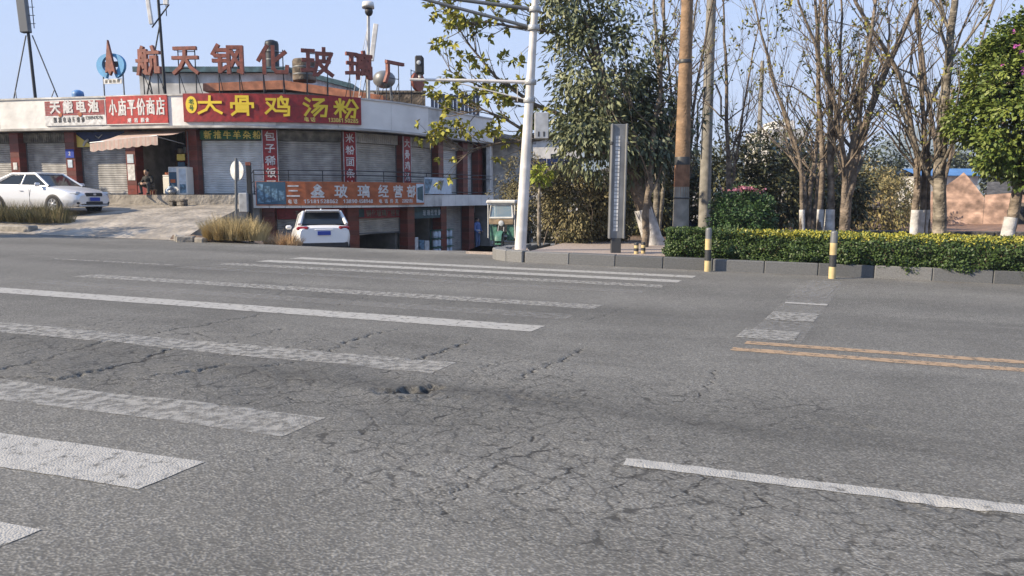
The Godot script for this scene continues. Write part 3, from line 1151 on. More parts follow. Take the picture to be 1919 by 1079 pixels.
func build_shop_building():
	shops = thing("shop_building", "curved two-storey shop building with white fascia, red tiled columns and roller shutters", "building", Vector3(-13.0, LOW, -33.0))
	# white fascia panels with fine joints
	var s := 0.6
	var k := 0
	while s < 38.2:
		var e: float = min(s + 2.45, 38.4)
		var mb := MB.new()
		arc_band(mb, s + 0.006, e - 0.006, -0.22, 0.0, SOFFIT, TOP)
		put(mb, "fascia_panel", M.white_wall if k % 3 != 1 else M.white_wall_b, shops)
		s = e
		k += 1
	var mb := MB.new()
	arc_band(mb, 0.6, 38.4, -0.28, 0.05, TOP + 0.003, TOP + 0.07)
	put(mb, "coping", M.white_wall_b, shops)
	mb = MB.new()
	arc_band(mb, 0.6, 38.4, -0.30, 0.03, SOFFIT - 0.09, SOFFIT - 0.003)
	put(mb, "drip_edge", M.soffit, shops)
	# ceiling over the walkway and roof
	mb = MB.new()
	arc_band(mb, 0.6, 38.4, -2.2, -0.30, SOFFIT + 0.05, SOFFIT + 0.16)
	put(mb, "ceiling", M.soffit, shops)
	mb = MB.new()
	var poly := PackedVector2Array()
	for q in range(2, 77):
		var p := arc_at(q * 0.5, -0.24, 0)
		poly.append(Vector2(p.x, p.z))
	poly.append(Vector2(1.5, -47.0))
	poly.append(Vector2(-33.0, -47.0))
	mb.prism(Transform3D(Basis(Vector3.RIGHT, PI / 2), Vector3(0, 0, 0)), poly, -4.85, -4.62)
	put(mb, "roof", M.roof_top, shops)
	# back and end walls
	mb = MB.new()
	mb.bx(-33.0, 1.3, LOW, 4.6, -47.0, -46.7)
	mb.bx(-33.2, -32.9, LOW, 4.6, -46.6, -36.0)
	var c0 := arc_at(38.35, -0.3, 0)
	mb.box(Transform3D(Basis(Vector3.UP, 0.0), Vector3(c0.x, 1.6, (c0.z - 46.6) / 2)), Vector3(0.2, 6.0, absf(c0.z + 46.6)))
	put(mb, "wall", M.white_wall_b, shops)
	# upper floor: columns, shutters, covers
	for sc in UPPER_COLUMNS:
		column(shops, sc, -0.95, FLOOR, SOFFIT - 0.09, 0.46, 0.5)
	var end := UPPER_COLUMNS.size() - 1
	for q in end:
		var a: float = UPPER_COLUMNS[q]
		var b: float = UPPER_COLUMNS[q + 1]
		if q == 5:
			continue
		var m: String = ["shutter_grey", "shutter_grey", "shutter_grey", "shutter_grey", "shutter_grey", "", "shutter_white", "shutter_grey", "shutter_beige", "shutter_beige", "shutter_white", "shutter_white"][q]
		shutter(shops, "shutter", a + 0.24, b - 0.24, -1.12, FLOOR, 3.72, M[m])
		pelmet(shops, a + 0.24, b - 0.24, -1.02, 3.72, 4.13, M.pelmet if q < 8 else M.shutter_beige)
	# wall behind the shutters
	mb = MB.new()
	arc_band(mb, 1.0, 18.3, -1.45, -1.3, FLOOR, SOFFIT)
	put(mb, "front_wall", M.inside, shops)
	mb = MB.new()
	arc_band(mb, 21.4, 38.3, -1.45, -1.3, FLOOR, SOFFIT)
	put(mb, "front_wall", M.inside, shops)
	room(shops, "shop_interior", 18.5, 21.25, -1.3, 4.5, FLOOR, SOFFIT, M.inside)
	# plinth with a worn concrete edge, left part
	mb = MB.new()
	arc_band(mb, 1.0, 24.0, -1.5, 0.25, 0.5, FLOOR - 0.004)
	put(mb, "plinth", M.concrete, shops)
	# terrace slab over the lower shops
	mb = MB.new()
	arc_band(mb, 24.02, 38.4, -3.2, -0.04, 0.98, FLOOR - 0.004)
	put(mb, "terrace_slab", M.concrete, shops)
	s = 24.1
	while s < 38.2:
		mb = MB.new()
		arc_band(mb, s + 0.008, min(s + 0.62, 38.4) - 0.008, -0.035, 0.02, 0.96, FLOOR)
		put(mb, "edge_panel", M.white_wall if int(s * 10) % 3 else M.white_wall_b, shops)
		s += 0.62
	# lower floor
	for sc in LOWER_COLUMNS:
		column(shops, sc, -0.75, LOW, 0.97, 0.5, 0.5)
	mb = MB.new()
	arc_band(mb, 24.0, 24.3, -3.2, -0.1, LOW, 0.97)
	put(mb, "side_wall", M.inside, shops)
	mb = MB.new()
	arc_band(mb, 38.15, 38.4, -3.2, -0.1, LOW, 0.97)
	put(mb, "side_wall", M.inside, shops)
	shutter(shops, "shutter", 24.84, 27.99, -1.0, LOW, 0.45, M.shutter_grey)
	shutter(shops, "shutter", 28.52, 31.42, -1.0, -0.28, 0.45, M.shutter_beige, 0.12)
	shutter(shops, "shutter", 34.66, 36.74, -1.0, LOW, 0.92, M.shutter_grey)
	for e in [[28.5, 31.44], [31.95, 34.14], [37.26, 38.1]]:
		room(shops, "shop_interior", e[0], e[1], -1.2, 3.6, LOW, 0.95, M.inside)
	mb = MB.new()
	arc_band(mb, 24.3, 28.2, -1.35, -1.2, LOW, 0.97)
	put(mb, "front_wall", M.inside, shops)
	mb = MB.new()
	arc_band(mb, 34.4, 37.0, -1.35, -1.2, LOW, 0.97)
	put(mb, "front_wall", M.inside, shops)
	mb = MB.new()
	arc_band(mb, 28.5, 31.44, -1.1, -1.0, 0.45, 0.97)
	put(mb, "lintel", M.soffit, shops)
	mb = MB.new()
	arc_band(mb, 24.84, 27.99, -1.1, -1.0, 0.45, 0.97)
	put(mb, "lintel", M.soffit, shops)
	mb = MB.new()
	arc_band(mb, 37.26, 38.1, -1.1, -1.0, 0.55, 0.95)
	put(mb, "lintel", M.soffit, shops)
	# terrace railing
	var rail := MB.new()
	var m := 0
	for h in [FLOOR + 0.98, FLOOR + 0.80, FLOOR + 0.12]:
		var pts := []
		var rr := []
		for q in 58:
			pts.append(arc_at(24.15 + q * 0.2465, -0.02, h))
			rr.append(0.022)
		rail.tube(pts, rr, 6)
	var o := put(rail, "railing", M.dark_metal, shops)
	s = 24.15
	while s < 38.3:
		var p := MB.new()
		p.cyl(arc_at(s, -0.02, FLOOR), arc_at(s, -0.02, FLOOR + 0.98), 0.02, 0.02, 6)
		put(p, "post", M.dark_metal, o)
		s += 1.35
	# short return of the railing at the open end of the terrace
	rail = MB.new()
	for h in [0.98, 0.55]:
		rail.cyl(arc_at(24.15, -0.02, FLOOR + h), arc_at(23.75, -0.9, FLOOR + h * 0.75), 0.02, 0.02, 6)
	put(rail, "return_rail", M.dark_metal, o)

# ------------------------------------------------------------------ lettering drawn stroke by stroke on a 100 by 100 field
var GLYPHS := {}

func make_glyphs():
	var jade := [[4, 12, 38, 12], [6, 46, 36, 46], [2, 84, 40, 80], [21, 12, 21, 82]]
	var man := [[30, 2, 4, 50], [20, 32, 20, 98]]
	var drops := [[12, 6, 26, 18], [4, 34, 20, 46], [8, 94, 26, 60]]
	var silk := [[24, 2, 6, 32, 30, 30], [34, 24, 4, 62, 40, 56], [4, 90, 42, 80]]
	var bird := [[58, 2, 44, 40], [54, 22, 54, 98], [72, 2, 78, 14], [54, 22, 96, 22], [54, 46, 94, 46], [54, 68, 94, 68], [54, 92, 98, 92], [74, 22, 74, 92]]
	var rice := [[10, 18, 16, 34], [40, 16, 34, 36], [2, 44, 48, 44], [25, 4, 25, 98], [24, 48, 4, 80], [28, 48, 46, 72]]
	GLYPHS = {
		"航": [[26, 2, 20, 14], [14, 14, 13, 60, 4, 98], [14, 14, 40, 14, 40, 96, 32, 92], [24, 26, 30, 38], [2, 50, 50, 50], [24, 62, 30, 74], [72, 2, 76, 14], [54, 22, 98, 22], [66, 38, 66, 70, 54, 98], [66, 38, 86, 38, 86, 92, 98, 92, 98, 78]],
		"天": [[10, 10, 90, 10], [4, 44, 96, 44], [50, 10, 48, 48, 30, 78, 6, 98], [50, 46, 72, 80, 96, 98]],
		"钢": [[20, 2, 4, 32], [16, 18, 44, 18], [12, 38, 42, 38], [6, 56, 44, 56], [26, 38, 26, 94, 44, 80], [54, 8, 54, 98], [54, 8, 96, 8, 96, 98, 86, 94], [64, 24, 86, 70], [86, 22, 62, 72]],
		"化": [[32, 2, 4, 52], [22, 32, 22, 98], [92, 22, 54, 56], [52, 4, 52, 82, 62, 94, 96, 94, 98, 74]],
		"玻": jade + [[50, 20, 50, 56, 40, 98], [50, 20, 96, 20, 90, 36], [72, 2, 72, 48], [50, 48, 88, 48, 76, 72, 50, 98], [58, 58, 76, 80, 98, 98]],
		"璃": jade + [[70, 0, 72, 10], [44, 14, 100, 14], [58, 22, 86, 44], [86, 22, 58, 44], [50, 22, 50, 48, 94, 48, 94, 22], [46, 58, 46, 100], [46, 58, 98, 58, 98, 96, 90, 94], [72, 48, 62, 82, 84, 80], [80, 70, 88, 88]],
		"厂": [[14, 12, 96, 12], [18, 12, 18, 60, 4, 98]],
		"能": [[24, 2, 8, 28, 40, 26], [34, 14, 44, 32], [10, 42, 10, 98], [10, 42, 42, 42, 42, 96, 34, 92], [10, 58, 42, 58], [10, 74, 42, 74], [90, 10, 60, 24], [58, 2, 58, 40, 96, 40, 96, 28], [90, 58, 60, 72], [58, 50, 58, 94, 96, 94, 96, 80]],
		"电": [[16, 18, 16, 72], [16, 18, 84, 18, 84, 72], [16, 44, 84, 44], [16, 70, 84, 70], [50, 2, 50, 92, 96, 92, 96, 78]],
		"池": [[10, 6, 24, 18], [4, 34, 18, 46], [6, 96, 26, 62], [34, 44, 92, 24, 90, 62, 82, 62], [64, 4, 64, 78], [44, 18, 44, 92, 96, 92, 96, 74]],
		"小": [[50, 4, 50, 96, 38, 90], [28, 36, 8, 76], [72, 34, 94, 76]],
		"庙": [[50, 0, 54, 12], [14, 16, 96, 16], [18, 16, 18, 60, 6, 98], [32, 40, 32, 98], [32, 40, 90, 40, 90, 98], [32, 68, 90, 68], [32, 94, 90, 94], [60, 26, 60, 94]],
		"平": [[14, 10, 86, 10], [30, 22, 38, 44], [72, 20, 62, 46], [4, 56, 96, 56], [50, 10, 50, 98]],
		"价": man + [[66, 2, 38, 48], [66, 4, 98, 46], [54, 50, 54, 74, 42, 98], [80, 48, 80, 98]],
		"商": [[50, 0, 52, 12], [6, 16, 94, 16], [36, 20, 40, 34], [66, 20, 60, 34], [12, 38, 12, 98], [12, 38, 88, 38, 88, 96, 78, 92], [42, 42, 28, 58], [58, 42, 74, 56], [34, 64, 34, 90], [34, 64, 66, 64, 66, 90], [34, 88, 66, 88]],
		"店": [[50, 0, 54, 12], [14, 16, 96, 16], [18, 16, 18, 60, 6, 98], [58, 24, 58, 60], [58, 40, 92, 40], [36, 62, 36, 98], [36, 62, 86, 62, 86, 98], [36, 94, 86, 94]],
		"大": [[6, 34, 94, 34], [50, 4, 48, 44, 34, 72, 4, 90], [50, 40, 70, 72, 96, 90]],
		"骨": [[28, 4, 28, 38], [28, 4, 72, 4, 72, 38], [44, 38, 44, 20, 72, 20], [8, 60, 8, 40, 92, 40, 92, 58], [28, 54, 28, 80, 10, 98], [28, 54, 72, 54, 72, 98], [28, 66, 72, 66], [28, 80, 72, 80]],
		"鸡": [[8, 16, 40, 16, 30, 56, 4, 88], [10, 34, 40, 74], [66, 2, 58, 14], [54, 14, 54, 54], [54, 14, 90, 14, 86, 44, 78, 42], [68, 22, 72, 34], [54, 54, 94, 54, 92, 96, 76, 98], [44, 76, 82, 76]],
		"汤": drops + [[42, 10, 82, 10, 46, 44], [46, 44, 94, 44, 88, 96, 72, 96], [62, 48, 36, 78], [78, 50, 44, 94]],
		"粉": rice + [[66, 6, 50, 44], [78, 6, 98, 44], [56, 54, 88, 54, 84, 96, 72, 94], [70, 54, 50, 98]],
		"话": [[12, 6, 22, 18], [4, 38, 24, 38, 24, 86, 36, 76], [86, 4, 48, 14], [40, 34, 98, 34], [68, 10, 68, 60], [48, 60, 48, 98], [48, 60, 90, 60, 90, 98], [48, 92, 90, 92]],
		"新": [[26, 0, 28, 10], [4, 14, 48, 14], [14, 18, 18, 32], [40, 18, 34, 32], [2, 36, 50, 36], [4, 56, 48, 56], [26, 36, 26, 98], [22, 62, 6, 84], [32, 62, 46, 80], [92, 4, 60, 14], [60, 14, 60, 56, 50, 96], [60, 40, 98, 40], [80, 40, 80, 98]],
		"推": [[4, 24, 40, 24], [24, 2, 24, 92, 12, 88], [4, 62, 40, 50]] + bird,
		"牛": [[28, 6, 10, 42], [22, 28, 88, 28], [4, 58, 96, 58], [52, 2, 52, 98]],
		"羊": [[28, 2, 36, 18], [72, 2, 62, 18], [12, 24, 88, 24], [18, 46, 82, 46], [4, 68, 96, 68], [50, 24, 50, 98]],
		"杂": [[40, 2, 36, 28, 8, 46], [16, 16, 68, 16, 68, 36, 88, 38], [4, 60, 96, 60], [50, 44, 50, 98], [44, 62, 8, 92], [56, 62, 94, 92]],
		"包": [[30, 2, 6, 42], [24, 20, 90, 20, 86, 66, 74, 66], [20, 40, 64, 40, 64, 62, 20, 62], [20, 40, 20, 92, 96, 92, 96, 76]],
		"子": [[16, 8, 84, 8, 54, 36], [52, 34, 52, 94, 36, 90], [4, 50, 96, 50]],
		"稀": [[40, 2, 8, 14], [2, 34, 44, 34], [24, 10, 24, 98], [22, 38, 2, 74], [26, 40, 42, 60], [88, 2, 50, 26], [52, 4, 94, 28], [44, 40, 98, 40], [68, 24, 44, 70], [54, 58, 54, 92], [54, 58, 92, 58, 92, 88, 86, 88], [72, 44, 72, 98]],
		"饭": [[22, 2, 4, 36], [18, 18, 42, 18, 36, 32], [22, 36, 22, 92, 42, 76], [90, 4, 52, 12], [52, 12, 52, 56, 42, 98], [52, 36, 90, 36, 78, 68, 52, 98], [58, 52, 74, 78, 98, 98]],
		"豆": [[8, 8, 92, 8], [22, 24, 22, 54], [22, 24, 78, 24, 78, 54], [22, 52, 78, 52], [30, 62, 36, 84], [70, 60, 62, 84], [4, 92, 96, 92]],
		"米": [[18, 8, 30, 34], [82, 6, 68, 34], [4, 46, 96, 46], [50, 2, 50, 98], [46, 50, 8, 90], [54, 50, 94, 90]],
		"面": [[4, 6, 96, 6], [50, 6, 42, 24], [10, 26, 10, 98], [10, 26, 90, 26, 90, 98], [10, 92, 90, 92], [36, 26, 36, 92], [64, 26, 64, 92], [36, 48, 64, 48], [36, 70, 64, 70]],
		"条": [[40, 2, 14, 32], [36, 10, 76, 10, 46, 38, 6, 50], [26, 18, 54, 38, 96, 50], [10, 64, 90, 64], [50, 48, 50, 98], [42, 70, 12, 92], [58, 70, 90, 92]],
		"油": drops + [[38, 24, 38, 98], [38, 24, 94, 24, 94, 98], [38, 58, 94, 58], [38, 92, 94, 92], [66, 2, 66, 92]],
		"三": [[12, 10, 88, 10], [20, 48, 80, 48], [4, 90, 96, 90]],
		"鑫": [[50, 0, 24, 22], [50, 0, 78, 22], [36, 22, 64, 22], [32, 32, 68, 32], [50, 22, 50, 46], [26, 46, 74, 46], [26, 52, 2, 70], [26, 52, 48, 68], [14, 70, 38, 70], [12, 80, 40, 80], [26, 70, 26, 96], [2, 97, 48, 97], [76, 52, 52, 70], [76, 52, 98, 68], [64, 70, 88, 70], [62, 80, 90, 80], [76, 70, 76, 96], [52, 97, 98, 97]],
		"经": silk + [[48, 8, 88, 8, 70, 30, 44, 48], [66, 26, 96, 46], [52, 58, 92, 58], [72, 58, 72, 94], [46, 94, 98, 94]],
		"营": [[4, 14, 96, 14], [32, 2, 32, 24], [68, 2, 68, 24], [8, 46, 8, 32, 92, 32, 92, 44], [30, 46, 30, 62], [30, 46, 70, 46, 70, 62], [30, 62, 70, 62], [20, 74, 20, 98], [20, 74, 80, 74, 80, 98], [20, 96, 80, 96]],
		"部": [[32, 0, 34, 12], [6, 16, 60, 16], [18, 24, 24, 42], [50, 22, 44, 42], [2, 48, 64, 48], [14, 62, 14, 96], [14, 62, 54, 62, 54, 96], [14, 92, 54, 92], [72, 6, 72, 98], [72, 6, 96, 6, 82, 42, 96, 64, 84, 78]],
		"动": [[8, 20, 44, 20], [2, 46, 50, 46], [24, 46, 8, 86, 44, 82], [36, 66, 48, 94], [54, 30, 96, 30, 92, 94, 78, 92], [74, 4, 72, 50, 50, 98]],
		"车": [[10, 16, 90, 16], [42, 2, 18, 50, 88, 50], [4, 72, 96, 72], [54, 34, 54, 98]],
		"维": silk + bird,
		"修": [[28, 2, 4, 48], [18, 30, 18, 98], [34, 30, 34, 76], [60, 2, 42, 34], [58, 14, 90, 14, 46, 46], [56, 20, 98, 44], [78, 48, 48, 64], [88, 58, 46, 84], [96, 72, 44, 98]],
		"凯": [[6, 8, 6, 28, 40, 28, 40, 8], [23, 0, 23, 28], [8, 40, 40, 40, 40, 60, 10, 60, 10, 92, 44, 84], [60, 10, 60, 60, 50, 98], [60, 10, 86, 10, 86, 92, 98, 92]],
		"狮": [[34, 4, 8, 30], [14, 8, 32, 50, 30, 92, 20, 96], [30, 48, 4, 80], [46, 10, 46, 60], [58, 2, 58, 60, 46, 98], [66, 10, 98, 10], [70, 28, 70, 82], [70, 28, 96, 28, 96, 78], [83, 10, 83, 98]],
		"烟": [[6, 28, 12, 46], [40, 22, 32, 46], [24, 4, 24, 44, 4, 98], [26, 56, 42, 86], [52, 8, 52, 98], [52, 8, 96, 8, 96, 98], [52, 94, 96, 94], [58, 40, 90, 40], [74, 20, 58, 82], [74, 44, 90, 80]],
		"酒": drops + [[34, 8, 98, 8], [40, 28, 40, 98], [40, 28, 94, 28, 94, 98], [40, 94, 94, 94], [40, 72, 94, 72], [58, 8, 54, 54], [76, 8, 78, 54, 92, 54]],
		"副": [[4, 6, 62, 6], [14, 18, 14, 40, 52, 40, 52, 18, 14, 18], [8, 52, 8, 98], [8, 52, 60, 52, 60, 98], [8, 96, 60, 96], [34, 52, 34, 96], [8, 74, 60, 74], [76, 10, 76, 70], [94, 4, 94, 96, 84, 92]],
		"食": [[50, 0, 4, 40], [50, 0, 96, 38], [50, 18, 52, 28], [28, 34, 72, 34, 72, 66, 28, 66], [28, 50, 72, 50], [28, 34, 28, 96, 54, 84], [50, 68, 92, 96], [84, 66, 64, 82]],
		"老": [[20, 18, 74, 18], [46, 2, 46, 36], [4, 36, 96, 36], [82, 8, 46, 46, 4, 72], [84, 56, 44, 72], [42, 52, 42, 94, 94, 94, 94, 80]],
		"号": [[28, 6, 28, 36], [28, 6, 72, 6, 72, 36], [28, 34, 72, 34], [4, 52, 96, 52], [34, 52, 30, 70, 76, 70, 70, 96, 54, 94]],
		"传": man + [[42, 18, 92, 18], [36, 42, 98, 42], [66, 2, 54, 62, 88, 62, 64, 90], [54, 78, 76, 98]],
		"真": [[10, 12, 90, 12], [50, 0, 50, 26], [24, 26, 24, 80], [24, 26, 76, 26, 76, 80], [24, 44, 76, 44], [24, 60, 76, 60], [4, 80, 96, 80], [34, 84, 12, 98], [64, 84, 88, 98]],
	}

# one character, centred on t and facing along its z; thick in hundredths of the field
func glyph(mb: MB, ch: String, t: Transform3D, w: float, h: float, thick: float, depth: float):
	var lift := 0.0
	for line in GLYPHS[ch]:
		for k in range(0, line.size() - 2, 2):
			var a := Vector2((line[k] - 50.0) * w / 100.0, (50.0 - line[k + 1]) * h / 100.0)
			var b := Vector2((line[k + 2] - 50.0) * w / 100.0, (50.0 - line[k + 3]) * h / 100.0)
			var d := b - a
			var l := d.length()
			if l < 1e-4:
				continue
			d /= l
			var th := thick * 0.005 * (w + h)
			var ext := th * 0.45
			var o := (a + b) * 0.5
			lift += 0.0004
			var z: float = depth + lift
			mb.box(t * Transform3D(Basis(Vector3(d.x, d.y, 0), Vector3(-d.y, d.x, 0), Vector3(0, 0, 1)), Vector3(o.x, o.y, z / 2)), Vector3(l + 2 * ext, th, z))

# latin digits
func digits(text: String, t: Transform3D, height: float, width: float, m: Material, parent: Node3D):
	var f := SystemFont.new()
	f.font_names = PackedStringArray(["Droid Sans"])
	f.font_weight = 700
	var tm := TextMesh.new()
	tm.font = f
	tm.text = text
	tm.font_size = 32
	tm.pixel_size = 0.01
	tm.depth = 0.008
	var box := tm.get_aabb()
	var o := MeshInstance3D.new()
	o.name = numbered("digits", parent)
	parent.add_child(o)
	o.mesh = tm
	o.material_override = m
	var b := t.basis.scaled_local(Vector3(width / box.size.x, height / 0.24, 1.0))
	o.transform = Transform3D(b, t.origin - org(parent))

# characters spread along the front
func line_of(parent: Node3D, text: String, s0: float, s1: float, off: float, y: float, w: float, h: float, thick: float, m: Material, depth := 0.012):
	for k in text.length():
		var s: float = lerpf(s0, s1, (k + 0.5) / text.length())
		var mb := MB.new()
		glyph(mb, text[k], on_arc(s, off, y), w, h, thick, depth)
		put(mb, "character", m, parent)

func panel_on_arc(called: String, label: String, s0: float, s1: float, o0: float, o1: float, y0: float, y1: float, m: Material, group := "") -> Node3D:
	var c := arc_at((s0 + s1) / 2, o1, y0)
	var t := thing(called, label, "sign", c, 0.0, group)
	var mb := MB.new()
	arc_band(mb, s0, s1, o0, o1, y0, y1)
	put(mb, "panel", m, t)
	return t

# an upright banner strip, flat on a column
func banner(label: String, s: float, text: String, y0: float, y1: float, w: float, m: Material, ink: Material, first: float, pitch: float, size: Vector2, off := -0.66):
	var f := on_arc(s, off, 0)
	var t := thing("vertical_banner", label, "banner", f.origin + Vector3(0, y0, 0), 0.0, "upright red banners on the columns")
	var mb := MB.new()
	mb.cbox(Transform3D(f.basis, f.origin + Vector3(0, (y0 + y1) / 2, 0)), Vector3(w, y1 - y0, 0.03), 0.006)
	put(mb, "panel", m, t)
	for k in text.length():
		mb = MB.new()
		glyph(mb, text[k], Transform3D(f.basis, f.origin + f.basis.z * 0.015 + Vector3(0, first - pitch * k, 0)), size.x, size.y, 11.0, 0.006)
		put(mb, "character", ink, t)
	mb = MB.new()
	for e in [-1, 1]:
		mb.box(Transform3D(f.basis, f.origin + f.basis.x * e * (w / 2 + 0.015) + Vector3(0, (y0 + y1) / 2, 0)), Vector3(0.03, y1 - y0, 0.05))
	put(mb, "frame", M.pale_metal, t)

func build_signs():
	# battery shop sign: red stripes over white
	var t := panel_on_arc("shop_sign", "red striped white battery shop sign with black repair lettering below", 15.12, 18.0, 0.01, 0.05, 4.31, 5.30, M.sign_white)
	for k in 9:
		var mb := MB.new()
		arc_band(mb, 15.16, 17.96, 0.05, 0.056, 4.72 + k * 0.063, 4.72 + k * 0.063 + (0.052 if k < 8 else 0.07))
		put(mb, "stripe", M.sign_crimson, t)
	var block := MB.new()
	arc_band(block, 15.9, 17.96, 0.056, 0.059, 4.80, 5.28)
	put(block, "red_block", M.sign_crimson, t)
	line_of(t, "天能电池", 15.35, 17.75, 0.06, 5.06, 0.44, 0.46, 17.0, M.sign_white)
	line_of(t, "凯狮电动车维修", 15.5, 17.02, 0.05, 4.54, 0.15, 0.22, 12.0, M.ink, 0.005)
	digits("13909476296", on_arc(17.45, 0.052, 4.60), 0.14, 0.82, M.ink, t)
	for s in [15.87, 16.8]:
		var mb := MB.new()
		var f := on_arc(s, 0.06, 4.75)
		mb.lathe(Transform3D(f.basis * Basis(Vector3.RIGHT, PI / 2), f.origin), [Vector2(0.001, 0.012), Vector2(0.095, 0.012), Vector2(0.095, 0.0)], 16)
		put(mb, "orange_dot", M.sign_orange, t)
	# supermarket sign
	t = panel_on_arc("shop_sign", "plain red shop sign with tall white characters above the striped awning", 18.06, 20.82, 0.01, 0.07, 4.33, 5.42, M.sign_red)
	line_of(t, "小庙平价商店", 18.15, 20.75, 0.07, 4.98, 0.36, 0.62, 13.0, M.sign_white)
	line_of(t, "烟酒", 18.95, 19.55, 0.07, 4.46, 0.16, 0.17, 13.0, M.sign_white, 0.006)
	line_of(t, "副食", 19.6, 20.02, 0.07, 4.46, 0.16, 0.17, 13.0, M.sign_white, 0.006)
	var edge := MB.new()
	arc_band(edge, 18.04, 20.84, 0.0, 0.08, 4.30, 4.325)
	put(edge, "sill", M.white_wall, t)
	# noodle shop sign, the long red one
	t = panel_on_arc("shop_sign", "long dark red noodle shop sign with big yellow characters and yellow oval", 21.51, 28.48, 0.01, 0.09, 4.36, 5.46, M.sign_red_dark)
	var big := "大骨鸡汤粉"
	var places := [22.6, 23.85, 25.2, 26.65, 27.85]
	for k in 5:
		var mb := MB.new()
		glyph(mb, big[k], on_arc(places[k], 0.09, 4.99), 0.98, 0.74, 11.5, 0.03)
		put(mb, "character", M.sign_yellow, t)
	var f := on_arc(21.85, 0.09, 5.02)
	var oval := MB.new()
	oval.lathe(Transform3D(f.basis * Basis.from_scale(Vector3(0.23, 0.33, 1.0)) * Basis(Vector3.RIGHT, PI / 2), f.origin), [Vector2(0.001, 0.014), Vector2(1.0, 0.014), Vector2(1.0, 0.0)], 28)
	put(oval, "oval", M.sign_yellow, t)
	for e in [["老", 0.12], ["号", -0.12]]:
		var mb := MB.new()
		glyph(mb, e[0], on_arc(21.85, 0.105, 5.02 + e[1]), 0.2, 0.2, 12.0, 0.004)
		put(mb, "character", M.sign_green, t)
	line_of(t, "电话", 26.15, 26.65, 0.09, 4.50, 0.19, 0.17, 14.0, M.sign_pale_yellow, 0.006)
	for e in [[27.1, 27.75, "133081"], [27.75, 28.38, "50285"]]:
		digits(e[2], on_arc((e[0] + e[1]) / 2, 0.092, 4.50), 0.17, e[1] - e[0] - 0.06, M.sign_pale_yellow, t)
	# green sign over the white shutter
	t = panel_on_arc("shop_sign", "green strip sign with yellow characters over the white shutter", 21.66, 24.45, -0.92, -0.86, 3.74, 4.12, M.sign_green)
	line_of(t, "新推牛羊杂粉", 21.78, 24.36, -0.86, 3.93, 0.31, 0.31, 12.0, M.sign_pale_yellow, 0.008)
	# navy sign left of the awning
	t = panel_on_arc("shop_sign", "navy blue sign over a grey beige strip, partly hidden by the awning", 15.62, 18.3, -0.92, -0.86, 3.48, 4.12, M.sign_blue)
	var strip := MB.new()
	arc_band(strip, 15.64, 18.28, -0.86, -0.852, 3.49, 3.72)
	put(strip, "lower_strip", M.pelmet, t)
	strip = MB.new()
	f = on_arc(16.05, -0.855, 3.5)
	strip.prism(f, PackedVector2Array([Vector2(-0.4, 0.0), Vector2(0.5, 0.0), Vector2(-0.4, 0.6)]), 0.0, 0.006)
	put(strip, "corner_wedge", M.sign_pale_yellow, t)
	strip = MB.new()
	strip.tube([f * Vector3(0.05, 0.05, 0.02), f * Vector3(0.15, 0.2, 0.02), f * Vector3(0.3, 0.3, 0.02)], [0.05, 0.06, 0.05], 6)
	strip.tube([f * Vector3(0.65, 0.46, 0.02), f * Vector3(0.8, 0.36, 0.02), f * Vector3(0.98, 0.5, 0.02)], [0.015, 0.03, 0.015], 6)
	put(strip, "emblem", M.pale_metal, t)
	# blue number plate on the column
	f = on_arc(15.54, -0.68, 3.22)
	t = thing("number_plate", "small dark blue house number plate on a red column", "plate", f.origin)
	var pl := MB.new()
	pl.cbox(f, Vector3(0.42, 0.36, 0.02), 0.008)
	put(pl, "panel", M.plate_blue, t)
	digits("2", Transform3D(f.basis, f.origin + f.basis.z * 0.012), 0.16, 0.09, M.sign_white, t)
	# pasted notices on the columns
	for e in [[12.74, 2.72, 0.2, 0.3, "white torn notice pasted on the leftmost red column in view", "sign_white"], [15.52, 2.80, 0.22, 0.32, "pale notice pasted below the blue number plate", "poster_pale"], [18.42, 2.98, 0.3, 0.36, "pale blue notice pasted on the column beside the shop opening", "poster_pale"], [18.43, 2.42, 0.34, 0.66, "tall pink and white notice pasted on the column beside the shop opening", "sign_white"]]:
		f = on_arc(e[0], -0.685, e[1])
		var mb := MB.new()
		mb.box(f, Vector3(e[2], e[3], 0.012))
		var o := put(mb, "notice", M[e[5]])
		tag(o, e[4], "notice", "paper notices on columns")
	banner("red banner between the white shutter and the first grey shutter, buns and porridge", 24.72, "包子稀饭豆", 1.66, 4.12, 0.56, M.sign_red_dark, M.sign_white, 3.86, 0.49, Vector2(0.38, 0.36))
	banner("red banner with pale edge strips between two wide grey shutters, rice noodles", 28.22, "米粉面条油", 1.66, 4.12, 0.52, M.sign_red_dark, M.sign_white, 3.86, 0.49, Vector2(0.36, 0.36))
	banner("narrow red banner turned away at the curve of the front", 31.66, "大骨鸡汤粉", 1.60, 4.10, 0.50, M.sign_red_dark, M.sign_white, 3.80, 0.50, Vector2(0.34, 0.38))
	# long orange banner on the terrace railing
	t = panel_on_arc("orange_banner", "long orange banner with white characters and window pictures on the terrace railing", 24.22, 31.95, 0.03, 0.07, 1.06, 2.02, M.sign_orange)
	var names := "三鑫玻璃经营部"
	var spots := [25.67, 26.62, 27.55, 28.50, 29.45, 30.25, 31.05]
	for k in 7:
		var mb := MB.new()
		glyph(mb, names[k], on_arc(spots[k], 0.07, 1.64), 0.50 if k < 5 else 0.54, 0.50, 12.0, 0.008)
		put(mb, "character", M.sign_white, t)
	line_of(t, "电话", 25.42, 25.85, 0.07, 1.22, 0.15, 0.17, 13.0, M.sign_white, 0.005)
	for e in [[26.05, 26.7, "15181"], [26.7, 27.45, "528862"], [27.6, 28.25, "13890"], [28.25, 28.95, "458948"], [30.45, 31.15, "2202186"]]:
		digits(e[2], on_arc((e[0] + e[1]) / 2, 0.074, 1.22), 0.16, e[1] - e[0] - 0.05, M.sign_white, t)
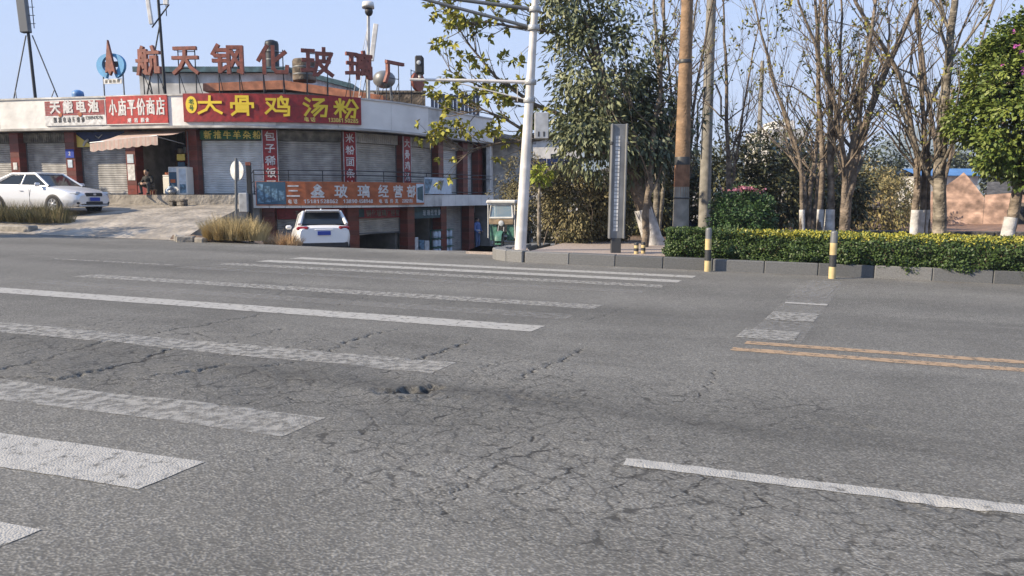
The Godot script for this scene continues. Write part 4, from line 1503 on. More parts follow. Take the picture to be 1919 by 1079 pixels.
	line_of(t, "电话传真", 29.15, 30.3, 0.07, 1.22, 0.16, 0.17, 13.0, M.sign_white, 0.005)
	var pic := MB.new()
	arc_band(pic, 24.25, 25.38, 0.07, 0.076, 1.10, 2.0)
	put(pic, "picture", M.poster_dark, t)
	for q in 4:
		pic = MB.new()
		arc_band(pic, 24.3 + q * 0.27, 24.52 + q * 0.27, 0.076, 0.08, 1.16 + 0.03 * q, 1.92 - 0.09 * q)
		put(pic, "picture_pane", M.poster_blue, t)
	pic = MB.new()
	arc_band(pic, 31.4, 31.92, 0.07, 0.076, 1.14, 1.98)
	put(pic, "picture", M.poster_pale, t)
	pic = MB.new()
	f = on_arc(31.66, 0.076, 1.55)
	pic.prism(f, PackedVector2Array([Vector2(-0.2, -0.25), Vector2(0.2, -0.34), Vector2(0.2, 0.34), Vector2(-0.2, 0.25)]), 0.0, 0.004)
	put(pic, "picture_frame", M.sign_teal, t)
	# pale poster hung on the railing
	t = panel_on_arc("railing_poster", "pale blue and white poster hung on the railing beside the orange banner", 32.0, 34.2, 0.04, 0.07, 1.53, 2.28, M.poster_pale)
	pic = MB.new()
	f = on_arc(33.25, 0.07, 1.9)
	pic.prism(f, PackedVector2Array([Vector2(-0.22, 0.25), Vector2(0.25, 0.27), Vector2(0.02, -0.22), Vector2(-0.2, -0.12)]), 0.0, 0.01)
	put(pic, "dark_shape", M.mono_grey, t)
	pic = MB.new()
	f = on_arc(32.35, 0.07, 1.9)
	pic.prism(f, PackedVector2Array([Vector2(-0.33, 0.3), Vector2(0.25, 0.32), Vector2(0.1, -0.05), Vector2(-0.1, -0.34), Vector2(-0.33, -0.34)]), 0.0, 0.008)
	put(pic, "blue_shape", M.poster_blue, t)
	# signs of the lower shops
	t = panel_on_arc("shop_sign", "faded dark red sign of the lower shop hidden behind the white car", 24.86, 27.96, -0.98, -0.90, 0.47, 0.92, M.sign_crimson)
	line_of(t, "玻璃经营部", 25.6, 27.9, -0.90, 0.69, 0.28, 0.28, 11.0, M.pelmet, 0.006)
	t = panel_on_arc("shop_sign", "faded dark red sign above the half-raised shutter", 28.54, 31.40, -0.98, -0.90, 0.47, 0.92, M.sign_crimson)
	line_of(t, "钢化玻璃厂经营", 29.15, 31.35, -0.90, 0.69, 0.24, 0.28, 11.0, M.pelmet, 0.006)
	var lg := MB.new()
	arc_band(lg, 28.6, 29.05, -0.90, -0.893, 0.52, 0.88)
	put(lg, "green_corner", M.sign_teal, t)
	t = panel_on_arc("shop_sign", "sagging grey teal sign above the open lower shop", 31.95, 34.3, -0.62, -0.55, 0.40, 0.90, M.sign_teal)
	line_of(t, "玻璃经营部", 32.6, 34.2, -0.55, 0.66, 0.22, 0.26, 10.0, M.poster_pale, 0.006)

# ------------------------------------------------------------------ on the roof
func post_to(mb: MB, a: Vector3, b: Vector3, r: float):
	mb.cyl(a, b, r, r, 6)

func build_roof_things():
	var word := "航天钢化玻璃厂"
	var places := [19.65, 21.34, 23.14, 24.98, 26.82, 28.73, 30.74]
	var sizes := [1.04, 1.12, 1.28, 1.22, 1.28, 1.16, 1.20]
	var says := ["first, next to the round blue emblem", "second, in front of the pale shed", "third, below the tall dark roof tank", "fourth, in front of the short roof tank", "fifth, above the yellow soup sign's middle", "sixth, at the foot of the camera mast", "last and simplest, beside the red disc"]
	for k in 7:
		var f := on_arc(places[k], -0.62, 0)
		var t := thing("roof_letter", "rusty red standing roof character, %s" % says[k], "letter", f.origin + Vector3(0, 4.85, 0), 0.0, "standing red characters on the roof edge")
		var mb := MB.new()
		var y: float = 6.88 if k < 6 else 6.82
		glyph(mb, word[k], Transform3D(f.basis, f.origin + Vector3(0, y, 0)), sizes[k] * 0.96, 1.08 if k < 6 else 0.98, 12.5, 0.14)
		put(mb, "character", M.rust_red, t)
		var fr := MB.new()
		for e in [-1, 1]:
			var a: Vector3 = f.origin + f.basis.x * e * sizes[k] * 0.32 - f.basis.z * 0.03
			post_to(fr, a + Vector3(0, 4.85, 0), a + Vector3(0, 7.3, 0), 0.022)
			post_to(fr, a + Vector3(0, 6.4, 0), a - f.basis.z * 0.9 + Vector3(0, 4.85, 0), 0.015)
		for h in [6.55, 7.2]:
			post_to(fr, f.origin - f.basis.x * sizes[k] * 0.32 - f.basis.z * 0.03 + Vector3(0, h, 0), f.origin + f.basis.x * sizes[k] * 0.32 - f.basis.z * 0.03 + Vector3(0, h, 0), 0.018)
		put(fr, "frame", M.dark_metal, t)
	# red disc at the end of the row
	var f := on_arc(32.5, -0.62, 6.62)
	var t := thing("roof_disc", "dull red disc on thin posts after the last roof character", "sign", Vector3(f.origin.x, 4.85, f.origin.z))
	var mb := MB.new()
	mb.lathe(Transform3D(f.basis * Basis(Vector3.RIGHT, PI / 2), f.origin), [Vector2(0.001, 0.08), Vector2(0.42, 0.08), Vector2(0.44, 0.05), Vector2(0.44, -0.06), Vector2(0.001, -0.06)], 24)
	put(mb, "disc", M.rust_red, t)
	mb = MB.new()
	for e in [-0.36, 0.5]:
		post_to(mb, f * Vector3(e, -1.77, -0.1), f * Vector3(e, 0.5, -0.1), 0.02)
	post_to(mb, f * Vector3(-0.36, 0.45, -0.1), f * Vector3(0.5, 0.45, -0.1), 0.016)
	put(mb, "frame", M.dark_metal, t)
	# emblem: blue open heart with a red arrow in it
	f = on_arc(17.86, -0.62, 6.75)
	t = thing("roof_emblem", "blue heart-shaped ring with a tall red arrowhead on two posts", "emblem", Vector3(f.origin.x, 4.85, f.origin.z))
	mb = MB.new()
	for side in [-1, 1]:
		var outer := PackedVector2Array()
		var inner := []
		for k in 13:
			var a := lerpf(PI * 0.56, -PI * 0.42, k / 12.0)
			outer.append(Vector2(side * (0.10 + 0.56 * cos(a)), 0.03 + 0.45 * sin(a) * (1.0 if a > 0 else 1.2)))
			inner.append(Vector2(side * (0.06 + 0.33 * cos(a)), 0.05 + 0.32 * sin(a)))
		inner.reverse()
		for p in inner:
			outer.append(p)
		mb.prism(f, outer, -0.06, 0.08)
	put(mb, "blue_ring", M.logo_blue, t)
	mb = MB.new()
	mb.prism(f, PackedVector2Array([Vector2(0.02, 1.0), Vector2(0.32, -0.36), Vector2(0.16, -0.22), Vector2(0.06, -0.42), Vector2(-0.04, -0.24), Vector2(-0.16, -0.3)]), 0.085, 0.2)
	put(mb, "arrowhead", M.rust_red, t)
	mb = MB.new()
	mb.box(f * at(0, 0.06, -0.02), Vector3(0.72, 0.22, 0.05))
	put(mb, "dark_plate", M.grey_metal, t)
	mb = MB.new()
	mb.box(f * at(0.02, -0.62, 0.0), Vector3(0.86, 0.2, 0.04))
	put(mb, "name_plate", M.sign_white, t)
	for k in 4:
		mb = MB.new()
		mb.box(f * at(-0.28 + k * 0.19, -0.62, 0.024), Vector3(0.1, 0.11, 0.01))
		put(mb, "plate_mark", M.pelmet, t)
	mb = MB.new()
	for e in [-0.44, 0.5]:
		mb = MB.new()
		post_to(mb, f * Vector3(e, -1.9, -0.02), f * Vector3(e, -0.2, -0.02), 0.028)
		put(mb, "post", M.grey_metal, t)

	# aerial masts
	var b := Vector3(-21.15, 4.85, -34.0)
	t = thing("aerial_mast", "roof mast with a boxy grey aerial and two long slanting props", "mast", b)
	mb = MB.new()
	mb.cyl(b, b + Vector3(-0.2, 5.8, 0), 0.07, 0.06, 8)
	put(mb, "pole", M.dark_metal, t)
	mb = MB.new()
	mb.cbox(Transform3D(Basis(Vector3.FORWARD, -0.05), b + Vector3(-0.25, 4.85, 0.05)), Vector3(0.40, 2.3, 0.28), 0.03)
	put(mb, "aerial_panel", M.grey_metal, t)
	mb = MB.new()
	for e in [-1, 1]:
		post_to(mb, b + Vector3(-0.1 + 0.14 * e, 3.6, 0), b + Vector3(1.28 * e - 0.1, 0, -0.2), 0.028)
		post_to(mb, b + Vector3(0.86 * e - 0.1, 1.25, -0.1), b + Vector3(0.55 * e - 0.1, 0, 0.3), 0.022)
	post_to(mb, b + Vector3(0.06, 0.5, 0), b + Vector3(0.5, 0.02, 0.2), 0.03)
	put(mb, "props", M.grey_metal, t)
	mb = MB.new()
	post_to(mb, b + Vector3(0.15, 3.9, 0), b + Vector3(0.12, 5.7, 0), 0.018)
	for k in 5:
		post_to(mb, b + Vector3(-0.1, 4.1 + k * 0.35, 0), b + Vector3(0.22, 4.1 + k * 0.35, 0), 0.014)
	put(mb, "side_ladder", M.dark_metal, t)

	b = Vector3(-14.75, 4.85, -32.6)
	t = thing("aerial_mast", "thin dark roof mast with white panel aerials on crossed arms", "mast", b)
	mb = MB.new()
	mb.cyl(b, b + Vector3(-0.12, 6.2, 0), 0.065, 0.06, 8)
	put(mb, "pole", M.dark_metal, t)
	mb = MB.new()
	mb.cbox(Transform3D(Basis(Vector3.FORWARD, -0.10), b + Vector3(-0.42, 4.75, 0.25)), Vector3(0.16, 2.1, 0.12), 0.02)
	put(mb, "aerial_panel", M.white_paint, t)
	mb = MB.new()
	mb.cbox(Transform3D(Basis(Vector3.FORWARD, 0.06), b + Vector3(0.36, 5.25, 0.2)), Vector3(0.2, 1.5, 0.12), 0.02)
	put(mb, "aerial_panel", M.white_paint, t)
	mb = MB.new()
	post_to(mb, b + Vector3(-0.35, 3.6, 0.15), b + Vector3(0.4, 4.55, 0.1), 0.03)
	post_to(mb, b + Vector3(-0.08, 4.55, 0), b + Vector3(0.25, 4.6, 0), 0.02)
	post_to(mb, b + Vector3(0.22, 4.1, 0), b + Vector3(0.22, 5.9, 0), 0.018)
	post_to(mb, b + Vector3(-0.1, 3.7, 0), b + Vector3(-0.95, 0, 0.1), 0.03)
	post_to(mb, b + Vector3(-0.15, 3.5, 0), b + Vector3(-0.75, 1.5, -0.2), 0.025)
	post_to(mb, b + Vector3(-0.75, 1.5, -0.2), b + Vector3(-0.6, 0, -0.4), 0.025)
	post_to(mb, b + Vector3(-0.1, 1.2, 0), b + Vector3(-0.25, 0, -0.8), 0.03)
	put(mb, "arms", M.dark_metal, t)

	b = Vector3(-6.45, 4.85, -34.2)
	t = thing("aerial_mast", "pale roof mast with a dome camera on top and a leaning white aerial", "mast", b)
	mb = MB.new()
	mb.cyl(b, b + Vector3(0.12, 4.75, 0), 0.09, 0.07, 8)
	put(mb, "pole", M.pale_metal, t)
	mb = MB.new()
	mb.cbox(Transform3D(Basis(Vector3.FORWARD, 0.15), b + Vector3(0.36, 3.3, 0.2)), Vector3(0.2, 1.6, 0.12), 0.02)
	put(mb, "aerial_panel", M.white_paint, t)
	mb = MB.new()
	mb.lathe(at(b.x + 0.14, b.y + 4.72, b.z + 0.15), [Vector2(0.001, 0.34), Vector2(0.24, 0.3), Vector2(0.27, 0.15), Vector2(0.27, 0.04), Vector2(0.001, 0.04)], 16)
	var cam := put(mb, "camera_housing", M.white_paint, t)
	mb = MB.new()
	mb.ball(b + Vector3(0.17, 4.62, 0.17), Vector3(0.18, 0.2, 0.18), 14)
	put(mb, "camera_dome", M.black_plastic, cam)
	mb = MB.new()
	post_to(mb, b + Vector3(0.07, 4.0, 0), b + Vector3(-0.75, 0.9, -0.3), 0.014)
	post_to(mb, b + Vector3(0.05, 3.8, 0), b + Vector3(-0.3, 0.9, 0.5), 0.014)
	post_to(mb, b + Vector3(0.02, 1.0, 0), b + Vector3(0.7, 0, 0.3), 0.04)
	post_to(mb, b + Vector3(0.02, 1.0, 0), b + Vector3(-0.85, 0, 0.4), 0.04)
	post_to(mb, b + Vector3(-0.3, 1.0, 0.1), b + Vector3(-0.4, 0, 0.6), 0.035)
	post_to(mb, b + Vector3(-0.75, 0.9, -0.3), b + Vector3(-0.8, 0, 0.0), 0.035)
	put(mb, "props", M.pale_metal, t)

	# pale shed and orange roofed room behind the characters
	t = thing("roof_shed", "long pale shed with a grey blue roof edge behind the roof characters", "shed", Vector3(-15.0, 4.85, -42.0))
	mb = MB.new()
	mb.bx(-20.2, -12.0, 4.85, 8.05, -46.0, -41.6)
	put(mb, "wall", M.shed_wall, t)
	mb = MB.new()
	mb.prism(Transform3D(Basis(Vector3.UP, PI / 2), Vector3(-20.4, 0, 0)), PackedVector2Array([Vector2(41.3, 8.06), Vector2(41.3, 8.34), Vector2(46.2, 8.8), Vector2(46.2, 8.5)]), 0.0, 8.3)
	mb.prism(at(0, 0, -41.6), PackedVector2Array([Vector2(-12.05, 8.06), Vector2(-12.05, 8.34), Vector2(-8.6, 7.45), Vector2(-8.6, 7.2)]), -4.0, 0.2)
	put(mb, "roof", M.sign_teal, t)
	mb = MB.new()
	mb.prism(at(0, 0, -41.7), PackedVector2Array([Vector2(-11.98, 4.85), Vector2(-11.98, 8.05), Vector2(-8.65, 7.19), Vector2(-8.65, 4.85)]), -3.6, 0.0)
	put(mb, "side_wall", M.poster_pale, t)
	t = thing("roof_room", "low roof room under a broad orange eave behind the yellow lettered sign", "hut", Vector3(-10.5, 4.85, -37.0))
	mb = MB.new()
	mb.bx(-14.0, -6.6, 4.85, 6.35, -40.5, -36.6)
	put(mb, "wall", M.shed_wall, t)
	mb = MB.new()
	mb.prism(at(0, 0, -36.2), PackedVector2Array([Vector2(-14.6, 6.36), Vector2(-14.6, 6.72), Vector2(-10.8, 6.86), Vector2(-10.8, 6.45)]), -4.4, 0.0)
	mb.prism(at(0, 0, -36.2), PackedVector2Array([Vector2(-10.79, 6.45), Vector2(-10.79, 6.86), Vector2(-6.1, 6.16), Vector2(-6.1, 5.86)]), -4.4, 0.0)
	put(mb, "eave", M.orange_tile, t)
	t = thing("roof_parapet", "weathered brown parapet wall beside the roof mast", "wall", Vector3(-5.6, 4.85, -38.2))
	mb = MB.new()
	mb.bx(-7.6, -4.35, 4.85, 6.55, -38.4, -38.15)
	put(mb, "wall", M.parapet, t)
	mb = MB.new()
	mb.bx(-7.7, -4.3, 6.553, 6.65, -38.45, -38.1)
	put(mb, "coping", M.stone_rough, t)
	t = thing("roof_fence", "dark navy sheet fence on the roof beyond the brown parapet", "fence", Vector3(-3.5, 4.85, -40.5))
	for k in 13:
		mb = MB.new()
		mb.bx(-4.3 + k * 0.2, -4.3 + k * 0.2 + 0.17, 4.85, 6.75 + 0.05 * (k % 2), -40.55 + 0.03 * (k % 2), -40.5 + 0.03 * (k % 2))
		put(mb, "slat", M.navy_sheet, t)
	mb = MB.new()
	mb.bx(-4.35, -1.7, 6.6, 6.72, -40.62, -40.56)
	put(mb, "rail", M.dark_metal, t)
	# tanks
	for e in [[-13.4, 8.5, -43.0, 0.38, 1.55, "tall dark roof tank standing behind the third roof character", "dark_metal"], [-9.95, 6.86, -36.8, 0.55, 1.1, "short pale roof tank standing on the orange roofed room", "parapet"], [-20.3, 4.85, -35.8, 0.26, 1.5, "small blue roof tank left of the round emblem", "blue_sheet"]]:
		t = thing("roof_tank", e[5], "tank", Vector3(e[0], e[1], e[2]))
		mb = MB.new()
		mb.lathe(at(e[0], e[1], e[2]), [Vector2(0.001, 0.02), Vector2(e[3] * 0.98, 0.02), Vector2(e[3], 0.08), Vector2(e[3], e[4] * 0.86), Vector2(e[3] * 0.9, e[4] * 0.95), Vector2(e[3] * 0.35, e[4]), Vector2(0.001, e[4])], 18)
		put(mb, "shell", M[e[6]], t)
		mb = MB.new()
		for h in [0.3, 0.6]:
			mb.lathe(at(e[0], e[1] + e[4] * h, e[2]), [Vector2(e[3], -0.03), Vector2(e[3] + 0.015, 0), Vector2(e[3], 0.03)], 18)
		put(mb, "hoop", M.grey_metal, t)
	t = thing("roof_tank", "bulging green water tank on legs beside the last roof characters", "tank", Vector3(-6.1, 4.85, -36.6))
	mb = MB.new()
	mb.ball(Vector3(-6.1, 6.95, -36.6), Vector3(0.55, 0.42, 0.5), 16)
	put(mb, "shell", M.mono_grey, t)
	mb = MB.new()
	for k in 4:
		post_to(mb, Vector3(-6.1 + (0.4 if k & 1 else -0.4), 4.85, -36.6 + (0.3 if k & 2 else -0.3)), Vector3(-6.1 + (0.3 if k & 1 else -0.3), 6.72, -36.6 + (0.2 if k & 2 else -0.2)), 0.03)
	put(mb, "legs", M.grey_metal, t)

# ------------------------------------------------------------------ in front of the shops
func build_forecourt_things():
	# awning
	var t := thing("awning", "faded pink and cream striped awning with a scalloped valance over the open shop", "awning", arc_at(19.7, 0.2, 4.1))
	var cover := MB.new()
	var stripes := MB.new()
	var valance := MB.new()
	var n := 46
	for k in n:
		var a := float(k) / n
		var b := float(k + 1) / n
		var p0 := arc_at(lerpf(18.3, 21.15, a), -0.75, 4.10)
		var p1 := arc_at(lerpf(18.3, 21.15, b), -0.75, 4.10)
		var q0 := arc_at(lerpf(18.3, 21.15, a), 1.35, lerpf(3.50, 3.74, a))
		var q1 := arc_at(lerpf(18.3, 21.15, b), 1.35, lerpf(3.50, 3.74, b))
		var m := stripes if k % 3 == 2 else cover
		for e in 4:
			var sag0 := -0.07 * sin(PI * e / 4.0)
			var sag1 := -0.07 * sin(PI * (e + 1) / 4.0)
			m.quad(p0.lerp(q0, (e + 1) / 4.0) + Vector3(0, sag1, 0), p1.lerp(q1, (e + 1) / 4.0) + Vector3(0, sag1, 0), p1.lerp(q1, e / 4.0) + Vector3(0, sag0, 0), p0.lerp(q0, e / 4.0) + Vector3(0, sag0, 0))
		var d0 := Vector3(0, -0.32 - 0.05 * absf(sin(a * n * PI / 6.0)), 0.02)
		var d1 := Vector3(0, -0.32 - 0.05 * absf(sin(b * n * PI / 6.0)), 0.02)
		(stripes if k % 3 == 2 else valance).quad(q0 + d0, q1 + d1, q1, q0)
	put(cover, "cover", M.awning, t)
	put(stripes, "stripes", M.awning_stripe, t)
	put(valance, "valance", M.awning, t)
	var mb := MB.new()
	mb.cyl(arc_at(18.3, 1.34, 3.49), arc_at(21.15, 1.34, 3.73), 0.03, 0.03, 8)
	put(mb, "front_bar", M.pale_metal, t)
	for s in [18.45, 21.0]:
		mb = MB.new()
		post_to(mb, arc_at(s, -0.7, 3.55), arc_at(s, 1.3, 3.52 if s < 20 else 3.72), 0.02)
		put(mb, "arm", M.pale_metal, t)
	mb = MB.new()
	post_to(mb, arc_at(21.22, -0.6, 1.5), arc_at(21.22, -0.6, 4.05), 0.02)
	put(mb, "crank_rod", M.grey_metal, t)

	# drinks cabinet with printed blue panels
	var f := on_arc(20.95, -0.42, FLOOR)
	t = thing("drinks_cabinet", "pale cabinet with blue printed panels at the shop opening", "cabinet", f.origin, 0.0)
	mb = MB.new()
	mb.cbox(f * at(0, 0.56, 0), Vector3(0.80, 1.12, 0.5), 0.02)
	put(mb, "body", M.freezer, t)
	for e in [[-0.2, 0.62, 0.32, 0.58, "poster_dark"], [-0.2, 1.0, 0.32, 0.16, "poster_pale"], [0.22, 0.56, 0.30, 0.98, "poster_pale"], [0.22, 0.25, 0.26, 0.34, "poster_blue"]]:
		mb = MB.new()
		mb.box(f * at(e[0], e[1], 0.256 + (0.006 if e[4] == "poster_blue" else 0.0)), Vector3(e[2], e[3], 0.012))
		put(mb, "printed_panel", M[e[4]], t)
	mb = MB.new()
	mb.box(f * at(-0.2, 0.55, 0.266), Vector3(0.22, 0.14, 0.008))
	put(mb, "printed_panel", M.sign_orange, t)
	f = on_arc(20.75, -0.8, 3.02)
	t = thing("hanging_sign", "small yellow sign hanging beside the shop opening", "sign", f.origin)
	mb = MB.new()
	mb.cbox(f, Vector3(0.36, 0.26, 0.05), 0.01)
	put(mb, "panel", M.sign_pale_yellow, t)
	mb = MB.new()
	mb.cbox(f * at(0, -0.36, 0), Vector3(0.32, 0.34, 0.04), 0.01)
	put(mb, "dark_board", M.poster_dark, t)
	mb = MB.new()
	for e in [-0.12, 0.12]:
		post_to(mb, f * Vector3(e, 0.1, 0), f * Vector3(e, 1.1, 0), 0.008)
	put(mb, "cord", M.dark_metal, t)
	# freezer
	f = on_arc(20.35, -0.75, FLOOR)
	t = thing("chest_freezer", "cream chest freezer inside the shop opening", "freezer", f.origin)
	mb = MB.new()
	mb.cbox(f * at(0, 0.38, 0), Vector3(0.62, 0.70, 0.5), 0.03)
	put(mb, "body", M.freezer, t)
	mb = MB.new()
	mb.cbox(f * at(0, 0.77, -0.02), Vector3(0.64, 0.07, 0.52), 0.02)
	put(mb, "lid", M.sign_white, t)
	mb = MB.new()
	mb.cbox(f * at(-0.12, 0.86, 0.05), Vector3(0.3, 0.1, 0.2), 0.02)
	var o := put(mb, "packet", M.sign_orange)
	tag(o, "orange packet lying on the cream freezer", "packet")
	# crate
	f = on_arc(19.2, -0.55, FLOOR)
	t = thing("bottle_crate", "dark red plastic bottle crate at the shop opening", "crate", f.origin)
	mb = MB.new()
	for e in [[0, -0.16, 0.5, 0.03], [0, 0.16, 0.5, 0.03]]:
		mb.box(f * at(e[0], 0.19, e[1]), Vector3(e[2], 0.36, e[3]))
	for e in [-0.235, 0.235]:
		mb.box(f * at(e, 0.19, 0), Vector3(0.03, 0.36, 0.29))
	mb.box(f * at(0, 0.015, 0), Vector3(0.5, 0.03, 0.35))
	put(mb, "shell", M.crate_red, t)
	mb = MB.new()
	for e in 3:
		for g in 2:
			mb.lathe(f * at(-0.14 + e * 0.14, 0.03, -0.07 + g * 0.14), [Vector2(0.001, 0), Vector2(0.04, 0.0), Vector2(0.04, 0.22), Vector2(0.015, 0.3), Vector2(0.015, 0.38), Vector2(0.001, 0.38)], 8)
	put(mb, "bottles", M.sign_green, t)
	# sacks and jars
	for e in [[20.62, -0.12, 0.20, 0.3, "poster_pale", "pale plastic drum on the shop step"], [20.78, -0.02, 0.17, 0.24, "mono_grey", "dark grey sack on the shop step"]]:
		f = on_arc(e[0], e[1], FLOOR)
		mb = MB.new()
		mb.lathe(f, [Vector2(0.001, 0.0), Vector2(e[2] * 0.8, 0.0), Vector2(e[2], 0.08), Vector2(e[2] * 0.95, e[3] * 0.7), Vector2(e[2] * 0.4, e[3]), Vector2(e[2] * 0.42, e[3] + 0.05), Vector2(0.001, e[3] + 0.05)], 14)
		tag(put(mb, "drum" if e[4] == "poster_pale" else "sack", M[e[4]]), e[5], "container")
	# goods on shelves deep in the shop
	f = on_arc(19.7, -3.6, FLOOR)
	t = thing("goods_shelf", "dim shelf of packed goods at the back of the open shop", "shelf", f.origin)
	for k in 4:
		mb = MB.new()
		mb.box(f * at(0, 0.35 + k * 0.5, 0), Vector3(2.1, 0.03, 0.4))
		put(mb, "board", M.wood, t)
	mb = MB.new()
	for e in [-1.05, 1.05]:
		mb.box(f * at(e, 1.0, 0), Vector3(0.04, 2.0, 0.42))
	put(mb, "side", M.wood, t)
	var tints := ["crate_red", "sign_green", "poster_pale", "sign_pale_yellow", "sign_orange", "poster_blue", "freezer"]
	for k in 4:
		for e in 7:
			mb = MB.new()
			var h := 0.16 + 0.05 * ((e * 5 + k * 3) % 4)
			mb.cbox(f * at(-0.88 + e * 0.29, 0.366 + k * 0.5 + h / 2, 0.02), Vector3(0.22, h, 0.26), 0.01)
			put(mb, "packet", M[tints[(e * 3 + k * 2) % 7]], t)
	# broken step stones in front of the plinth
	f = on_arc(21.45, 0.72, 0)
	f.origin.y = forecourt_y(f.origin.x, f.origin.z)
	t = thing("step_stone", "broken concrete step propped on two stones before the plinth", "step", f.origin)
	mb = MB.new()
	mb.cbox(f * at(0, 0.22, 0), Vector3(0.62, 0.09, 0.36), 0.02)
	put(mb, "slab", M.stone_rough, t)
	for e in [-0.22, 0.24]:
		mb = MB.new()
		mb.cbox(f * at(e, 0.085, 0), Vector3(0.16, 0.19, 0.3), 0.02)
		put(mb, "support", M.stone_rough, t)
	# rubble edge at the corner of the forecourt
	for e in [[-9.2, -21.1, 0.46, 0.2, 0.34, 0.2], [-8.75, -21.05, 0.3, 0.16, 0.26, -0.3], [-9.55, -21.5, 0.3, 0.2, 0.36, 0.5]]:
		mb = MB.new()
		var y := maxf(street_y(e[0], e[1]), GRADE * e[0] - 0.02)
		mb.cbox(Transform3D(Basis(Vector3.UP, e[5]).rotated(Vector3.FORWARD, 0.06), Vector3(e[0], y + e[3] / 2 - 0.03, e[1])), Vector3(e[2], e[3], e[4]), 0.03)
		tag(put(mb, "rubble_block", M.concrete), "rough concrete block at the broken corner of the forecourt", "block", "broken blocks at the forecourt corner")
	# kerb strip with weeds on the left
	mb = MB.new()
	mb.cbox(Transform3D(Basis(Vector3.UP, -0.30), Vector3(-19.6, forecourt_y(-15.6, edge_z(-15.6) - 0.75) - 0.07, -24.95)), Vector3(9.6, 0.30, 0.34), 0.04)
	tag(put(mb, "low_kerb_wall", M.concrete), "low pale concrete edge below the weeds beside the silver car", "kerb")
	# person sitting in black at the step
	f = on_arc(19.86, 0.02, FLOOR)
	seated_person(f)
	f = on_arc(37.62, -0.55, LOW)
	standing_person(f)
	# small things before the lower shops
	f = on_arc(32.5, -0.75, LOW)
	t = thing("wash_stand", "white stand with basins at the open lower shop", "stand", f.origin)
	for e in [[-0.35, 0.95], [0.1, 0.8], [0.5, 0.75]]:
		mb = MB.new()
		mb.cbox(f * at(e[0], e[1] / 2, 0), Vector3(0.34, e[1], 0.34), 0.02)
		put(mb, "box", M.sign_white if e[0] != 0.1 else M.poster_blue, t)
	for s in [33.75, 34.05, 34.75, 35.1]:
		f = on_arc(s, -0.62, LOW)
		t = thing("jar_rack", "small rack of pale round jars beside the lower shop column", "rack", f.origin, 0.0, "racks of jars by the lower shops")
		mb = MB.new()
		for h in [0.0, 0.42, 0.84]:
			mb.lathe(f * at(0, h, 0), [Vector2(0.001, 0.0), Vector2(0.12, 0.0), Vector2(0.13, 0.05), Vector2(0.13, 0.30), Vector2(0.06, 0.36), Vector2(0.001, 0.36)], 10)
		put(mb, "jars", M.poster_pale, t)
		mb = MB.new()
		for h in [0.39, 0.81, 1.22]:
			mb.box(f * at(0, h, 0), Vector3(0.34, 0.03, 0.3))
		for q in [-0.16, 0.16]:
			mb.box(f * at(q, 0.62, -0.14), Vector3(0.03, 1.24, 0.03))
		put(mb, "frame", M.trike_green, t)

